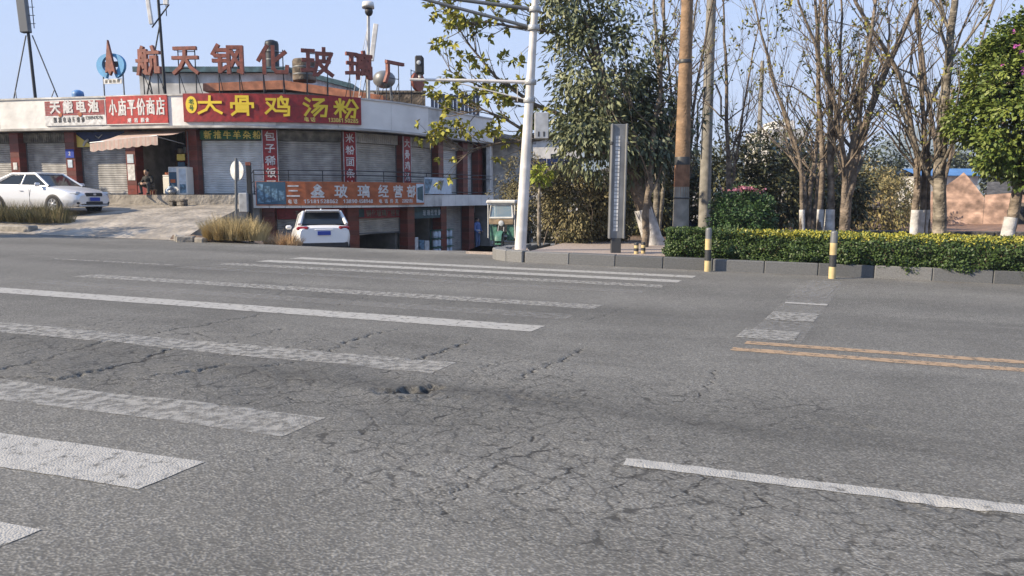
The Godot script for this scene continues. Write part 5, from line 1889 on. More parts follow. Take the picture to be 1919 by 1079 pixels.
# ------------------------------------------------------------------ people: tapered capsules melted into one surface
func body(bones: Array, cell: float, parent: Node3D, f: Transform3D):
	var lo := Vector3.INF
	var hi := -Vector3.INF
	for b in bones:
		for e in [[b[0], b[2]], [b[1], b[3]]]:
			lo = lo.min(e[0] - Vector3.ONE * (e[1] + 0.06))
			hi = hi.max(e[0] + Vector3.ONE * (e[1] + 0.06))
	var nx := int((hi.x - lo.x) / cell) + 2
	var ny := int((hi.y - lo.y) / cell) + 2
	var nz := int((hi.z - lo.z) / cell) + 2
	var fd := PackedFloat32Array()
	fd.resize(nx * ny * nz)
	fd.fill(1.0)
	var near := PackedInt32Array()
	near.resize(nx * ny * nz)
	var best := PackedFloat32Array()
	best.resize(nx * ny * nz)
	best.fill(9.0)
	for bi in bones.size():
		var b: Array = bones[bi]
		var a: Vector3 = b[0]
		var ab: Vector3 = b[1] - a
		var l2: float = max(ab.length_squared(), 1e-6)
		var reach: float = max(b[2], b[3]) + 0.06
		var m0 := ((a.min(b[1]) - Vector3.ONE * reach - lo) / cell)
		var m1 := ((a.max(b[1]) + Vector3.ONE * reach - lo) / cell)
		for z in range(max(0, int(m0.z)), min(nz, int(m1.z) + 2)):
			for y in range(max(0, int(m0.y)), min(ny, int(m1.y) + 2)):
				for x in range(max(0, int(m0.x)), min(nx, int(m1.x) + 2)):
					var p := lo + Vector3(x, y, z) * cell
					var h := clampf((p - a).dot(ab) / l2, 0.0, 1.0)
					var d: float = (p - a - ab * h).length() - lerpf(b[2], b[3], h)
					var k := (z * ny + y) * nx + x
					if d < best[k]:
						best[k] = d
						near[k] = bi
					var w := clampf(0.5 + 0.5 * (fd[k] - d) / 0.03, 0.0, 1.0)
					fd[k] = lerpf(fd[k], d, w) - 0.03 * w * (1.0 - w)
	var mb := MB.new()
	mb.use_tint = true
	var id := {}
	for z in nz - 1:
		for y in ny - 1:
			for x in nx - 1:
				var s := Vector3.ZERO
				var cnt := 0
				var neg := 0
				var v := []
				for c in 8:
					var q := fd[((z + (c >> 2)) * ny + y + ((c >> 1) & 1)) * nx + x + (c & 1)]
					v.append(q)
					if q < 0:
						neg += 1
				if neg == 0 or neg == 8:
					continue
				for e in [[0, 1], [2, 3], [4, 5], [6, 7], [0, 2], [1, 3], [4, 6], [5, 7], [0, 4], [1, 5], [2, 6], [3, 7]]:
					if (v[e[0]] < 0) != (v[e[1]] < 0):
						var t: float = v[e[0]] / (v[e[0]] - v[e[1]])
						var pa := Vector3(e[0] & 1, (e[0] >> 1) & 1, e[0] >> 2)
						var pb := Vector3(e[1] & 1, (e[1] >> 1) & 1, e[1] >> 2)
						s += pa.lerp(pb, t)
						cnt += 1
				var g := Vector3(v[1] + v[3] + v[5] + v[7] - v[0] - v[2] - v[4] - v[6], v[2] + v[3] + v[6] + v[7] - v[0] - v[1] - v[4] - v[5], v[4] + v[5] + v[6] + v[7] - v[0] - v[1] - v[2] - v[3])
				mb.tint = bones[near[(z * ny + y) * nx + x]][4]
				id[(z * ny + y) * nx + x] = mb.vert(f * (lo + (Vector3(x, y, z) + s / cnt) * cell), (f.basis * g).normalized())
	for z in range(1, nz - 1):
		for y in range(1, ny - 1):
			for x in range(1, nx - 1):
				var k := (z * ny + y) * nx + x
				for e in [[1, nx, nx * ny], [nx, nx * ny, 1], [nx * ny, 1, nx]]:
					if (fd[k] < 0) != (fd[k + e[0]] < 0):
						var a = id.get(k)
						var b = id.get(k - e[1])
						var c = id.get(k - e[1] - e[2])
						var d = id.get(k - e[2])
						if a != null and b != null and c != null and d != null:
							if fd[k] < 0:
								mb.i.append_array(PackedInt32Array([a, c, b, a, d, c]))
							else:
								mb.i.append_array(PackedInt32Array([a, b, c, a, c, d]))
	if not M.has("person"):
		var m := mat("person", Color(1, 1, 1), 0.8)
		m.vertex_color_use_as_albedo = true
	put(mb, "body", M.person, parent)

func hand(bones: Array, wrist: Vector3, dir: Vector3, side: Vector3, col: Color):
	var palm := wrist + dir * 0.08
	bones.append([wrist, palm, 0.03, 0.034, col])
	for k in 4:
		var r := palm + side * (k - 1.5) * 0.02
		var m := r + dir * 0.035 + side.cross(dir) * 0.005
		bones.append([r, m, 0.011, 0.01, col])
		bones.append([m, m + dir * (0.032 - 0.004 * absf(k - 1.3)) + side.cross(dir) * 0.018, 0.01, 0.009, col])
	bones.append([wrist + dir * 0.03 + side * 0.025, wrist + dir * 0.075 + side * 0.055, 0.012, 0.01, col])

func seated_person(f: Transform3D):
	var t := thing("person", "person in black clothes sitting on a low stool at the shop step", "person", f.origin)
	var skin := Color(0.38, 0.24, 0.17)
	var black := Color(0.012, 0.012, 0.014)
	var grey := Color(0.03, 0.03, 0.035)
	var V := func(x, y, z): return Vector3(x, y, z)
	var b := [
		[V.call(0, 0.32, 0), V.call(0, 0.36, 0.02), 0.15, 0.15, grey],
		[V.call(0, 0.36, 0.02), V.call(-0.03, 0.62, 0.10), 0.145, 0.16, black],
		[V.call(-0.17, 0.66, 0.12), V.call(0.13, 0.68, 0.12), 0.085, 0.085, black],
		[V.call(-0.03, 0.72, 0.14), V.call(-0.03, 0.80, 0.17), 0.055, 0.05, skin],
		[V.call(-0.03, 0.86, 0.20), V.call(-0.03, 0.92, 0.19), 0.078, 0.09, skin],
		[V.call(-0.03, 0.88, 0.28), V.call(-0.03, 0.86, 0.295), 0.014, 0.016, skin],
		[V.call(-0.115, 0.89, 0.19), V.call(-0.12, 0.88, 0.185), 0.018, 0.014, skin],
		[V.call(0.055, 0.89, 0.19), V.call(0.06, 0.88, 0.185), 0.018, 0.014, skin],
		[V.call(-0.09, 0.33, 0.04), V.call(-0.17, 0.43, 0.40), 0.095, 0.07, grey],
		[V.call(-0.17, 0.43, 0.40), V.call(-0.16, 0.09, 0.36), 0.066, 0.045, grey],
		[V.call(-0.16, 0.05, 0.34), V.call(-0.17, 0.04, 0.50), 0.045, 0.035, black],
		[V.call(0.09, 0.33, 0.04), V.call(0.18, 0.42, 0.40), 0.095, 0.07, grey],
		[V.call(0.18, 0.42, 0.40), V.call(0.2, 0.09, 0.42), 0.066, 0.045, grey],
		[V.call(0.2, 0.05, 0.40), V.call(0.22, 0.04, 0.56), 0.045, 0.035, black],
		[V.call(-0.21, 0.64, 0.12), V.call(-0.26, 0.46, 0.22), 0.06, 0.05, black],
		[V.call(-0.26, 0.46, 0.22), V.call(-0.12, 0.46, 0.40), 0.048, 0.036, black],
		[V.call(0.16, 0.66, 0.12), V.call(0.24, 0.48, 0.22), 0.06, 0.05, black],
		[V.call(0.24, 0.48, 0.22), V.call(0.1, 0.46, 0.40), 0.048, 0.036, black],
	]
	hand(b, Vector3(-0.12, 0.46, 0.40), Vector3(0.6, -0.3, 0.74).normalized(), Vector3(0.5, 0.8, -0.1).normalized(), skin)
	hand(b, Vector3(0.1, 0.46, 0.40), Vector3(-0.6, -0.3, 0.74).normalized(), Vector3(-0.5, 0.8, -0.1).normalized(), skin)
	body(b, 0.018, t, f)
	var mb := MB.new()
	mb.ball(f * Vector3(-0.03, 0.935, 0.165), Vector3(0.102, 0.095, 0.11), 12)
	put(mb, "hair", M.hair, t)
	mb = MB.new()
	for e in [-0.035, 0.035]:
		mb.ball(f * Vector3(-0.03 + e, 0.895, 0.278), Vector3(0.011, 0.008, 0.008), 8)
	mb.box(f * at(-0.03, 0.84, 0.272), Vector3(0.04, 0.008, 0.012))
	put(mb, "face_features", M.hair, t)
	var s := thing("low_stool", "low wooden stool under the person in black", "stool", f.origin)
	mb = MB.new()
	mb.cbox(f * at(0, 0.19, -0.03), Vector3(0.32, 0.035, 0.26), 0.01)
	put(mb, "seat", M.wood, s)
	for e in [-0.12, 0.12]:
		for g in [-0.12, 0.06]:
			mb = MB.new()
			mb.cbox(f * at(e, 0.086, g), Vector3(0.035, 0.172, 0.035), 0.006)
			put(mb, "leg", M.wood, s)

func standing_person(f: Transform3D):
	var t := thing("person", "person in blue work clothes with a white sash standing in the dark lower doorway", "person", f.origin)
	var skin := Color(0.38, 0.24, 0.17)
	var blue := Color(0.10, 0.17, 0.40)
	var jean := Color(0.10, 0.15, 0.28)
	var shoe := Color(0.02, 0.02, 0.02)
	var V := func(x, y, z): return Vector3(x, y, z)
	var b := [
		[V.call(0, 0.92, 0), V.call(0, 1.02, 0), 0.15, 0.15, jean],
		[V.call(0, 1.05, 0), V.call(0, 1.34, -0.01), 0.15, 0.17, blue],
		[V.call(-0.17, 1.40, -0.01), V.call(0.17, 1.40, -0.01), 0.075, 0.075, blue],
		[V.call(0, 1.45, 0), V.call(0, 1.53, 0.01), 0.055, 0.052, skin],
		[V.call(0, 1.58, 0.02), V.call(0, 1.63, 0.01), 0.08, 0.092, skin],
		[V.call(0, 1.61, 0.11), V.call(0, 1.59, 0.12), 0.014, 0.016, skin],
		[V.call(-0.088, 1.61, 0.01), V.call(-0.092, 1.60, 0.0), 0.018, 0.014, skin],
		[V.call(0.088, 1.61, 0.01), V.call(0.092, 1.60, 0.0), 0.018, 0.014, skin],
		[V.call(-0.09, 0.9, 0), V.call(-0.11, 0.5, 0.03), 0.095, 0.068, jean],
		[V.call(-0.11, 0.5, 0.03), V.call(-0.12, 0.1, 0.0), 0.066, 0.045, jean],
		[V.call(-0.12, 0.05, 0.0), V.call(-0.13, 0.04, 0.14), 0.045, 0.035, shoe],
		[V.call(0.09, 0.9, 0), V.call(0.11, 0.5, 0.03), 0.095, 0.068, jean],
		[V.call(0.11, 0.5, 0.03), V.call(0.12, 0.1, 0.0), 0.066, 0.045, jean],
		[V.call(0.12, 0.05, 0.0), V.call(0.13, 0.04, 0.14), 0.045, 0.035, shoe],
		[V.call(-0.21, 1.38, 0), V.call(-0.30, 1.12, 0.02), 0.06, 0.05, blue],
		[V.call(-0.30, 1.12, 0.02), V.call(-0.2, 0.96, 0.16), 0.048, 0.036, blue],
		[V.call(0.21, 1.38, 0), V.call(0.30, 1.12, 0.02), 0.06, 0.05, blue],
		[V.call(0.30, 1.12, 0.02), V.call(0.18, 1.0, 0.18), 0.048, 0.036, blue],
	]
	hand(b, Vector3(-0.2, 0.96, 0.16), Vector3(0.6, -0.2, 0.77).normalized(), Vector3(0.3, 0.9, 0.0).normalized(), skin)
	hand(b, Vector3(0.18, 1.0, 0.18), Vector3(-0.6, -0.2, 0.77).normalized(), Vector3(-0.3, 0.9, 0.0).normalized(), skin)
	body(b, 0.02, t, f)
	var mb := MB.new()
	mb.ball(f * Vector3(0, 1.655, -0.01), Vector3(0.105, 0.09, 0.115), 12)
	put(mb, "hair", M.hair, t)
	mb = MB.new()
	for e in [-0.035, 0.035]:
		mb.ball(f * Vector3(e, 1.62, 0.098), Vector3(0.011, 0.008, 0.008), 8)
	mb.box(f * at(0, 1.565, 0.095), Vector3(0.04, 0.008, 0.012))
	put(mb, "face_features", M.hair, t)
	mb = MB.new()
	mb.lathe(f * Transform3D(Basis(Vector3.FORWARD, 0.12), Vector3(0, 1.06, 0)), [Vector2(0.165, -0.03), Vector2(0.172, 0.0), Vector2(0.165, 0.03)], 20)
	put(mb, "sash", M.sign_white, t)

# ------------------------------------------------------------------ vehicles (x forward, z to the right side)
func half_ring(x: float, pts: Array) -> PackedVector3Array:
	var row := PackedVector3Array()
	for p in pts:
		row.append(Vector3(x, p.x, -p.y))
	for k in range(pts.size() - 2, -1, -1):
		row.append(Vector3(x, pts[k].x, pts[k].y))
	return row

func shell(mb: MB, rows: Array, mid_y: float):
	var k0 := mb.v.size()
	var i0 := mb.i.size()
	mb.sheet(rows, Vector3.ZERO)
	for k in range(k0, mb.v.size()):
		if mb.n[k].dot(Vector3(0, mb.v[k].y - mid_y, mb.v[k].z)) + mb.n[k].x * signf(mb.v[k].x) * 0.6 < 0:
			mb.n[k] = -mb.n[k]
	for k in range(i0, mb.i.size(), 3):
		var a := mb.v[mb.i[k]]
		if (mb.v[mb.i[k + 1]] - a).cross(mb.v[mb.i[k + 2]] - a).dot(mb.n[mb.i[k]] + mb.n[mb.i[k + 1]] + mb.n[mb.i[k + 2]]) > 0.0:
			var q := mb.i[k + 1]
			mb.i[k + 1] = mb.i[k + 2]
			mb.i[k + 2] = q
	for e in [0, rows.size() - 1]:
		var c := Vector3.ZERO
		for p in rows[e]:
			c += p
		c /= rows[e].size()
		for k in rows[e].size():
			mb.out([rows[e][k], rows[e][(k + 1) % rows[e].size()], c], Vector3(0, mid_y, 0))

func wheel(parent: Node3D, x: float, r: float, z: float, wide: float, spokes := 7):
	var s := signf(z)
	var t := Transform3D(Basis(Vector3.RIGHT, PI / 2 * s), Vector3(x, r, z))
	var mb := MB.new()
	mb.lathe(t, [Vector2(r * 0.62, -wide / 2), Vector2(r * 0.9, -wide / 2), Vector2(r, -wide * 0.35), Vector2(r, wide * 0.35), Vector2(r * 0.9, wide / 2), Vector2(r * 0.66, wide / 2), Vector2(r * 0.62, wide * 0.4), Vector2(0.001, wide * 0.2)], 24)
	var w := put(mb, "wheel", M.tyre, parent, false)
	mb = MB.new()
	mb.lathe(t, [Vector2(r * 0.55, wide * 0.42), Vector2(r * 0.65, wide * 0.48), Vector2(r * 0.66, wide * 0.42)], 24)
	for k in spokes:
		var a := TAU * k / spokes
		var c := Vector3(cos(a), 0, sin(a))
		mb.box(t * Transform3D(Basis(c, Vector3.UP, c.cross(Vector3.UP)), c * r * 0.33 + Vector3(0, wide * 0.42, 0)), Vector3(r * 0.55, wide * 0.08, r * 0.17))
	mb.lathe(t, [Vector2(r * 0.17, wide * 0.4), Vector2(r * 0.15, wide * 0.5), Vector2(0.001, wide * 0.5)], 12)
	put(mb, "rim", M.rim, w, false)

func arch(parent: Node3D, x: float, r: float, z: float):
	var s := signf(z)
	var mb := MB.new()
	mb.lathe(Transform3D(Basis(Vector3.RIGHT, PI / 2 * s), Vector3(x, r * 0.95, z)), [Vector2(r * 1.16, -0.06), Vector2(r * 1.16, 0.006), Vector2(0.001, 0.006)], 24)
	put(mb, "wheel_arch", M.black_plastic, parent, false)

# four-cornered glass panel and its edges, given as corners
func pane(parent: Node3D, called: String, c: Array, m: Material):
	var mb := MB.new()
	mb.out(c.duplicate(), Vector3(0, 0.9, 0))
	put(mb, called, m, parent, false)

func car(t: Node3D, L: Array, hood: Array, cab: Dictionary, paint: Material, wr: float, axles: Array, half: float):
	var mb := MB.new()
	var rows := []
	for s in L:
		rows.append(half_ring(s[0], [Vector2(s[1], s[2] * 0.9), Vector2(s[1] + 0.04, s[2]), Vector2(lerpf(s[1], s[3], 0.6), lerpf(s[2], s[4], 0.8)), Vector2(s[3], s[4]), Vector2(lerpf(s[3], s[5], 0.7), lerpf(s[4], s[6], 0.45)), Vector2(s[5] - 0.03, s[6] + 0.02), Vector2(s[5], s[6] - 0.05), Vector2(s[5] + 0.025, s[6] * 0.5), Vector2(s[5] + 0.03, 0.0)]))
	shell(mb, rows, 0.5)
	put(mb, "body", paint, t, false)
	# cabin: corners of belt and roof
	var fb: Vector3 = cab.front_base
	var ft: Vector3 = cab.front_top
	var rt: Vector3 = cab.rear_top
	var rb: Vector3 = cab.rear_base
	var mz := func(p: Vector3) -> Vector3: return Vector3(p.x, p.y, -p.z)
	pane(t, "windscreen", [fb, mz.call(fb), mz.call(ft), ft], M.car_glass)
	pane(t, "rear_window", [rb, mz.call(rb), mz.call(rt), rt], M.car_glass)
	for s in [1.0, -1.0]:
		var S := func(p: Vector3) -> Vector3: return Vector3(p.x, p.y, p.z * s)
		pane(t, "side_window", [S.call(fb), S.call(ft), S.call(rt), S.call(rb)], M.car_glass)
	mb = MB.new()
	for s in [1.0, -1.0]:
		var S := func(p: Vector3) -> Vector3: return Vector3(p.x, p.y, p.z * s)
		mb.tube([S.call(fb), S.call(ft), S.call(rt), S.call(rb)], [0.045, 0.05, 0.06, cab.pillar], 8)
		var m0: Vector3 = fb.lerp(rb, 0.47)
		var m1: Vector3 = ft.lerp(rt, 0.42)
		mb.tube([S.call(m0), S.call(m1)], [0.04, 0.035], 6)
		mb.tube([S.call(fb), S.call(rb)], [0.03, 0.03], 6)
	put(mb, "pillars", paint, t, false)
	mb = MB.new()
	rows = []
	for k in 7:
		var a := k / 6.0
		var p := ft.lerp(rt, a)
		var up := 0.05 * sin(PI * (0.12 + 0.8 * a))
		rows.append(half_ring(p.x + (0.03 if k == 0 else 0.0), [Vector2(p.y - 0.01, p.z + 0.02), Vector2(p.y + 0.03, p.z - 0.02), Vector2(p.y + 0.03 + up * 0.7, p.z * 0.6), Vector2(p.y + 0.04 + up, 0.0)]))
	shell(mb, rows, 1.0)
	put(mb, "roof", paint, t, false)
	for x in axles:
		for s in [1.0, -1.0]:
			arch(t, x, wr, half * s)
			wheel(t, x, wr, (half - 0.075) * s, 0.21)

func small(parent: Node3D, called: String, m: Material, p: Vector3, s: Vector3, bevel := 0.02, turn := 0.0):
	var mb := MB.new()
	mb.cbox(Transform3D(Basis(Vector3.UP, turn), p), s, bevel)
	put(mb, called, m, parent, false)

func build_vehicles():
	# silver saloon: front to the right and a little towards the road
	var fx := -16.1 - 0.0
	var fz := -26.6
	var dir := Vector2(0.95, 0.31).normalized()
	var yaw := -atan2(dir.y, dir.x)
	# near front wheel stands at (fx, fz); it is 1.35 ahead of the middle and 0.72 to the right
	var side := Vector2(-dir.y, dir.x)
	var mid := Vector2(fx, fz) - dir * 1.35 - side * 0.72
	var rise := forecourt_y(mid.x, mid.y)
	var t := thing("silver_saloon", "silver white saloon car with a dark grille parked on the forecourt", "car", Vector3(mid.x, rise, mid.y), yaw)
	car(t, [[2.30, 0.34, 0.56, 0.50, 0.64, 0.64, 0.54], [2.16, 0.24, 0.76, 0.50, 0.80, 0.73, 0.70], [1.7, 0.2, 0.83, 0.55, 0.865, 0.85, 0.76], [1.0, 0.2, 0.84, 0.56, 0.875, 0.95, 0.79], [0.0, 0.2, 0.845, 0.56, 0.88, 0.97, 0.82], [-1.0, 0.2, 0.845, 0.58, 0.88, 1.0, 0.81], [-1.6, 0.2, 0.84, 0.6, 0.87, 1.03, 0.77], [-2.1, 0.25, 0.80, 0.62, 0.84, 1.02, 0.73], [-2.28, 0.34, 0.68, 0.64, 0.74, 0.92, 0.64]], [], {"front_base": Vector3(1.02, 0.96, 0.71), "front_top": Vector3(0.28, 1.40, 0.55), "rear_top": Vector3(-0.85, 1.41, 0.53), "rear_base": Vector3(-1.78, 1.03, 0.66), "pillar": 0.09}, M.car_silver, 0.32, [1.35, -1.3], 0.875)
	for s in [1.0, -1.0]:
		small(t, "headlight", M.lamp_clear, Vector3(2.08, 0.70, 0.60 * s), Vector3(0.30, 0.13, 0.30), 0.05, 0.35 * s)
		small(t, "fog_lamp_recess", M.black_plastic, Vector3(2.22, 0.37, 0.58 * s), Vector3(0.10, 0.09, 0.22), 0.03, 0.3 * s)
		small(t, "mirror", M.car_silver, Vector3(0.75, 1.02, 0.93 * s), Vector3(0.12, 0.13, 0.2), 0.04)
		small(t, "door_handle", M.rim, Vector3(-0.1, 0.80, 0.882 * s), Vector3(0.16, 0.025, 0.03), 0.01)
		small(t, "door_seam", M.black_plastic, Vector3(0.28, 0.6, 0.876 * s), Vector3(0.012, 0.62, 0.012), 0.003)
	small(t, "grille", M.black_plastic, Vector3(2.27, 0.66, 0), Vector3(0.10, 0.14, 0.72), 0.03)
	small(t, "badge", M.rim, Vector3(2.33, 0.67, 0), Vector3(0.02, 0.07, 0.11), 0.008)
	small(t, "lower_grille", M.black_plastic, Vector3(2.28, 0.37, 0), Vector3(0.08, 0.12, 0.74), 0.03)
	small(t, "licence_plate", M.plate_blue, Vector3(2.335, 0.50, 0), Vector3(0.02, 0.13, 0.42), 0.005)
	small(t, "bumper_lip", M.car_silver, Vector3(2.24, 0.27, 0), Vector3(0.12, 0.07, 1.2), 0.03)

	# white crossover on the side street, seen from behind
	dir = Vector2(-0.36, -1.0).normalized()
	var back := Vector2(-6.42, -25.6)
	mid = back + dir * 2.25
	var y0 := street_y(mid.x, mid.y)
	yaw = -atan2(dir.y, dir.x)
	t = thing("white_crossover", "white crossover car with a blue plate seen from behind on the side street", "car", Vector3(mid.x, y0 + 0.03, mid.y), yaw)
	t.rotation.z = -0.08
	car(t, [[2.28, 0.36, 0.6, 0.55, 0.68, 0.74, 0.58], [2.1, 0.26, 0.80, 0.56, 0.85, 0.86, 0.74], [1.5, 0.24, 0.87, 0.6, 0.91, 1.0, 0.80], [0.9, 0.24, 0.88, 0.62, 0.92, 1.08, 0.83], [0.0, 0.24, 0.885, 0.64, 0.92, 1.1, 0.86], [-1.2, 0.26, 0.885, 0.68, 0.92, 1.12, 0.86], [-1.9, 0.34, 0.87, 0.72, 0.91, 1.12, 0.84], [-2.15, 0.42, 0.84, 0.76, 0.885, 1.08, 0.80], [-2.27, 0.50, 0.76, 0.76, 0.80, 0.98, 0.72]], [], {"front_base": Vector3(0.98, 1.09, 0.74), "front_top": Vector3(0.15, 1.59, 0.63), "rear_top": Vector3(-1.78, 1.57, 0.63), "rear_base": Vector3(-2.13, 1.14, 0.78), "pillar": 0.07}, M.car_white, 0.36, [1.38, -1.32], 0.92)
	for s in [1.0, -1.0]:
		small(t, "tail_lamp", M.lamp_red, Vector3(-2.13, 1.0, 0.68 * s), Vector3(0.24, 0.14, 0.42), 0.05, 0.3 * s)
		small(t, "mirror", M.car_white, Vector3(0.72, 1.16, 0.99 * s), Vector3(0.12, 0.16, 0.22), 0.05)
		small(t, "reflector", M.lamp_red, Vector3(-2.26, 0.42, 0.66 * s), Vector3(0.03, 0.05, 0.18), 0.01)
	small(t, "licence_plate", M.plate_blue, Vector3(-2.305, 0.83, 0), Vector3(0.02, 0.14, 0.44), 0.005)
	small(t, "plate_recess", M.car_white, Vector3(-2.25, 0.95, 0), Vector3(0.08, 0.05, 0.62), 0.02)
	small(t, "rear_bumper", M.black_plastic, Vector3(-2.18, 0.42, 0), Vector3(0.2, 0.26, 1.62), 0.06)
	small(t, "spoiler", M.car_white, Vector3(-1.85, 1.62, 0), Vector3(0.34, 0.05, 1.16), 0.02)
	small(t, "roof_fin", M.car_white, Vector3(-1.4, 1.69, 0), Vector3(0.18, 0.07, 0.04), 0.015)

	# green cargo tricycle facing the road
	var p := Vector3(-0.28, 0, -26.2)
	p.y = street_y(p.x, p.z)
	t = thing("cargo_tricycle", "old green cargo tricycle with a cab screen parked behind the white pole", "tricycle", p, -PI / 2 - 0.22)
	wheel(t, 0.55, 0.30, -0.001, 0.11, 10)
	for s in [1.0, -1.0]:
		wheel(t, -1.75, 0.30, 0.52 * s, 0.13, 8)
	var mb := MB.new()
	for s in [1.0, -1.0]:
		mb.tube([Vector3(0.55, 0.30, 0.10 * s), Vector3(0.42, 0.72, 0.10 * s), Vector3(0.30, 0.98, 0.09 * s)], [0.03, 0.03, 0.03], 8)
		mb.tube([Vector3(0.28, 0.98, 0.05 * s), Vector3(0.2, 1.04, 0.34 * s)], [0.018, 0.018], 6)
	put(mb, "fork", M.grey_metal, t, false)
	mb = MB.new()
	var rows := []
	for k in 9:
		var a := lerpf(-0.2, PI * 0.75, k / 8.0)
		var c := Vector3(0.55 + 0.36 * cos(a), 0.30 + 0.36 * sin(a), 0)
		rows.append(PackedVector3Array([c + Vector3(0, 0, -0.11), c + Vector3(cos(a), sin(a), 0) * 0.03, c + Vector3(0, 0, 0.11)]))
	mb.sheet(rows, Vector3.UP)
	put(mb, "mudguard", M.trike_green, t, false)
	for s in [1.0, -1.0]:
		mb = MB.new()
		mb.prism(Transform3D(Basis(), Vector3(0, 0, 0.30 * s)), PackedVector2Array([Vector2(0.05, 0.30), Vector2(0.30, 0.34), Vector2(0.34, 0.86), Vector2(0.16, 0.90), Vector2(0.0, 0.6)]), -0.12, 0.12)
		put(mb, "leg_shield", M.trike_green, t, false)
	mb = MB.new()
	mb.lathe(Transform3D(Basis(Vector3.FORWARD, PI / 2), Vector3(0.36, 0.93, 0)), [Vector2(0.001, -0.06), Vector2(0.07, -0.06), Vector2(0.10, 0.06), Vector2(0.09, 0.09), Vector2(0.001, 0.10)], 16)
	put(mb, "headlight", M.lamp_clear, t, false)
	for s in [1.0, -1.0]:
		mb = MB.new()
		mb.ball(Vector3(0.33, 0.95, 0.18 * s), Vector3(0.035, 0.04, 0.04), 8)
		put(mb, "indicator", M.sign_orange, t, false)
	# cab: roof, screen with white frame, side frame bars
	mb = MB.new()
	mb.cbox(at(-0.12, 1.66, 0), Vector3(1.2, 0.13, 1.04), 0.04)
	put(mb, "cab_roof", M.white_paint, t, false)
	mb = MB.new()
	mb.cbox(at(0.40, 0.99, 0), Vector3(0.05, 0.22, 0.86), 0.02)
	put(mb, "front_panel", M.trike_cover, t, false)
	mb = MB.new()
	mb.quad(Vector3(0.42, 1.12, -0.40), Vector3(0.42, 1.12, 0.40), Vector3(0.36, 1.55, 0.34), Vector3(0.36, 1.55, -0.34))
	var glass := mat("screen", Color(0.55, 0.65, 0.72, 0.5), 0.05)
	glass.transparency = BaseMaterial3D.TRANSPARENCY_ALPHA
	put(mb, "windscreen", M.screen, t, false)
	mb = MB.new()
	mb.tube([Vector3(0.42, 1.12, -0.42), Vector3(0.42, 1.12, 0.42), Vector3(0.36, 1.57, 0.36), Vector3(0.36, 1.57, -0.36), Vector3(0.42, 1.12, -0.42)], [0.04, 0.04, 0.04, 0.04, 0.04], 6)
	put(mb, "screen_frame", M.white_paint, t, false)
	for s in [1.0, -1.0]:
		for x in [0.39, -0.62]:
			mb = MB.new()
			mb.cyl(Vector3(x, 0.42, 0.47 * s), Vector3(x, 1.62, 0.47 * s), 0.02, 0.02, 6)
			put(mb, "cab_post", M.white_paint, t, false)
	mb = MB.new()
	mb.cbox(at(-0.45, 0.62, 0), Vector3(0.4, 0.12, 0.8), 0.04)
	mb.cbox(at(-0.62, 0.95, 0), Vector3(0.06, 0.55, 0.8), 0.02)
	put(mb, "seat", M.black_plastic, t, false)
	mb = MB.new()
	mb.tube([Vector3(0.30, 0.66, 0), Vector3(0.0, 0.36, 0), Vector3(-0.6, 0.36, 0), Vector3(-2.2, 0.40, 0)], [0.04, 0.045, 0.045, 0.045], 8)
	mb.cyl(Vector3(-1.75, 0.30, -0.52), Vector3(-1.75, 0.30, 0.52), 0.035, 0.035, 8)
	put(mb, "chassis", M.black_plastic, t, false)
	mb = MB.new()
	mb.cbox(at(-1.5, 0.50, 0), Vector3(1.6, 0.05, 1.0), 0.01)
	put(mb, "cargo_floor", M.trike_green, t, false)
	for s in [1.0, -1.0]:
		for k in 3:
			mb = MB.new()
			mb.cbox(at(-1.5, 0.62 + k * 0.17, 0.5 * s), Vector3(1.6, 0.14, 0.03), 0.006)
			put(mb, "side_board", M.trike_cover, t, false)
	for x in [-0.72, -2.28]:
		for k in 3:
			mb = MB.new()
			mb.cbox(at(x, 0.62 + k * 0.17, 0), Vector3(0.03, 0.14, 0.97), 0.006)
			put(mb, "end_board", M.trike_cover, t, false)
	mb = MB.new()
	for k in 5:
		mb.cyl(Vector3(-1.0 - k * 0.25, 1.06, 0.46), Vector3(-1.0 - k * 0.25, 1.5, 0.46), 0.016, 0.016, 6)
	mb.cyl(Vector3(-0.9, 1.5, 0.46), Vector3(-2.1, 1.5, 0.46), 0.016, 0.016, 6)
	put(mb, "cargo_rail", M.wood, t, false)

# ------------------------------------------------------------------ street furniture
func bollard(label: String, x: float, z: float, base: float, h: float, r: float, bands: Array, group: String):
	var y := GRADE * x + base
	var t := thing("bollard", label, "bollard", Vector3(x, y, z), 0.0, group)
	var lo := 0.0
	for k in bands.size():
		var hi := h * (k + 1) / bands.size()
		var mb := MB.new()
		if k == bands.size() - 1:
			mb.lathe(at(x, y, z), [Vector2(r, lo), Vector2(r, hi - r * 0.5), Vector2(r * 0.8, hi - r * 0.12), Vector2(r * 0.4, hi), Vector2(0.001, hi)], 18)
		else:
			mb.lathe(at(x, y, z), [Vector2(r + 0.0015 * (k % 2), lo), Vector2(r + 0.0015 * (k % 2), hi)], 18)
		put(mb, "band", M[bands[k]], t)
		lo = hi

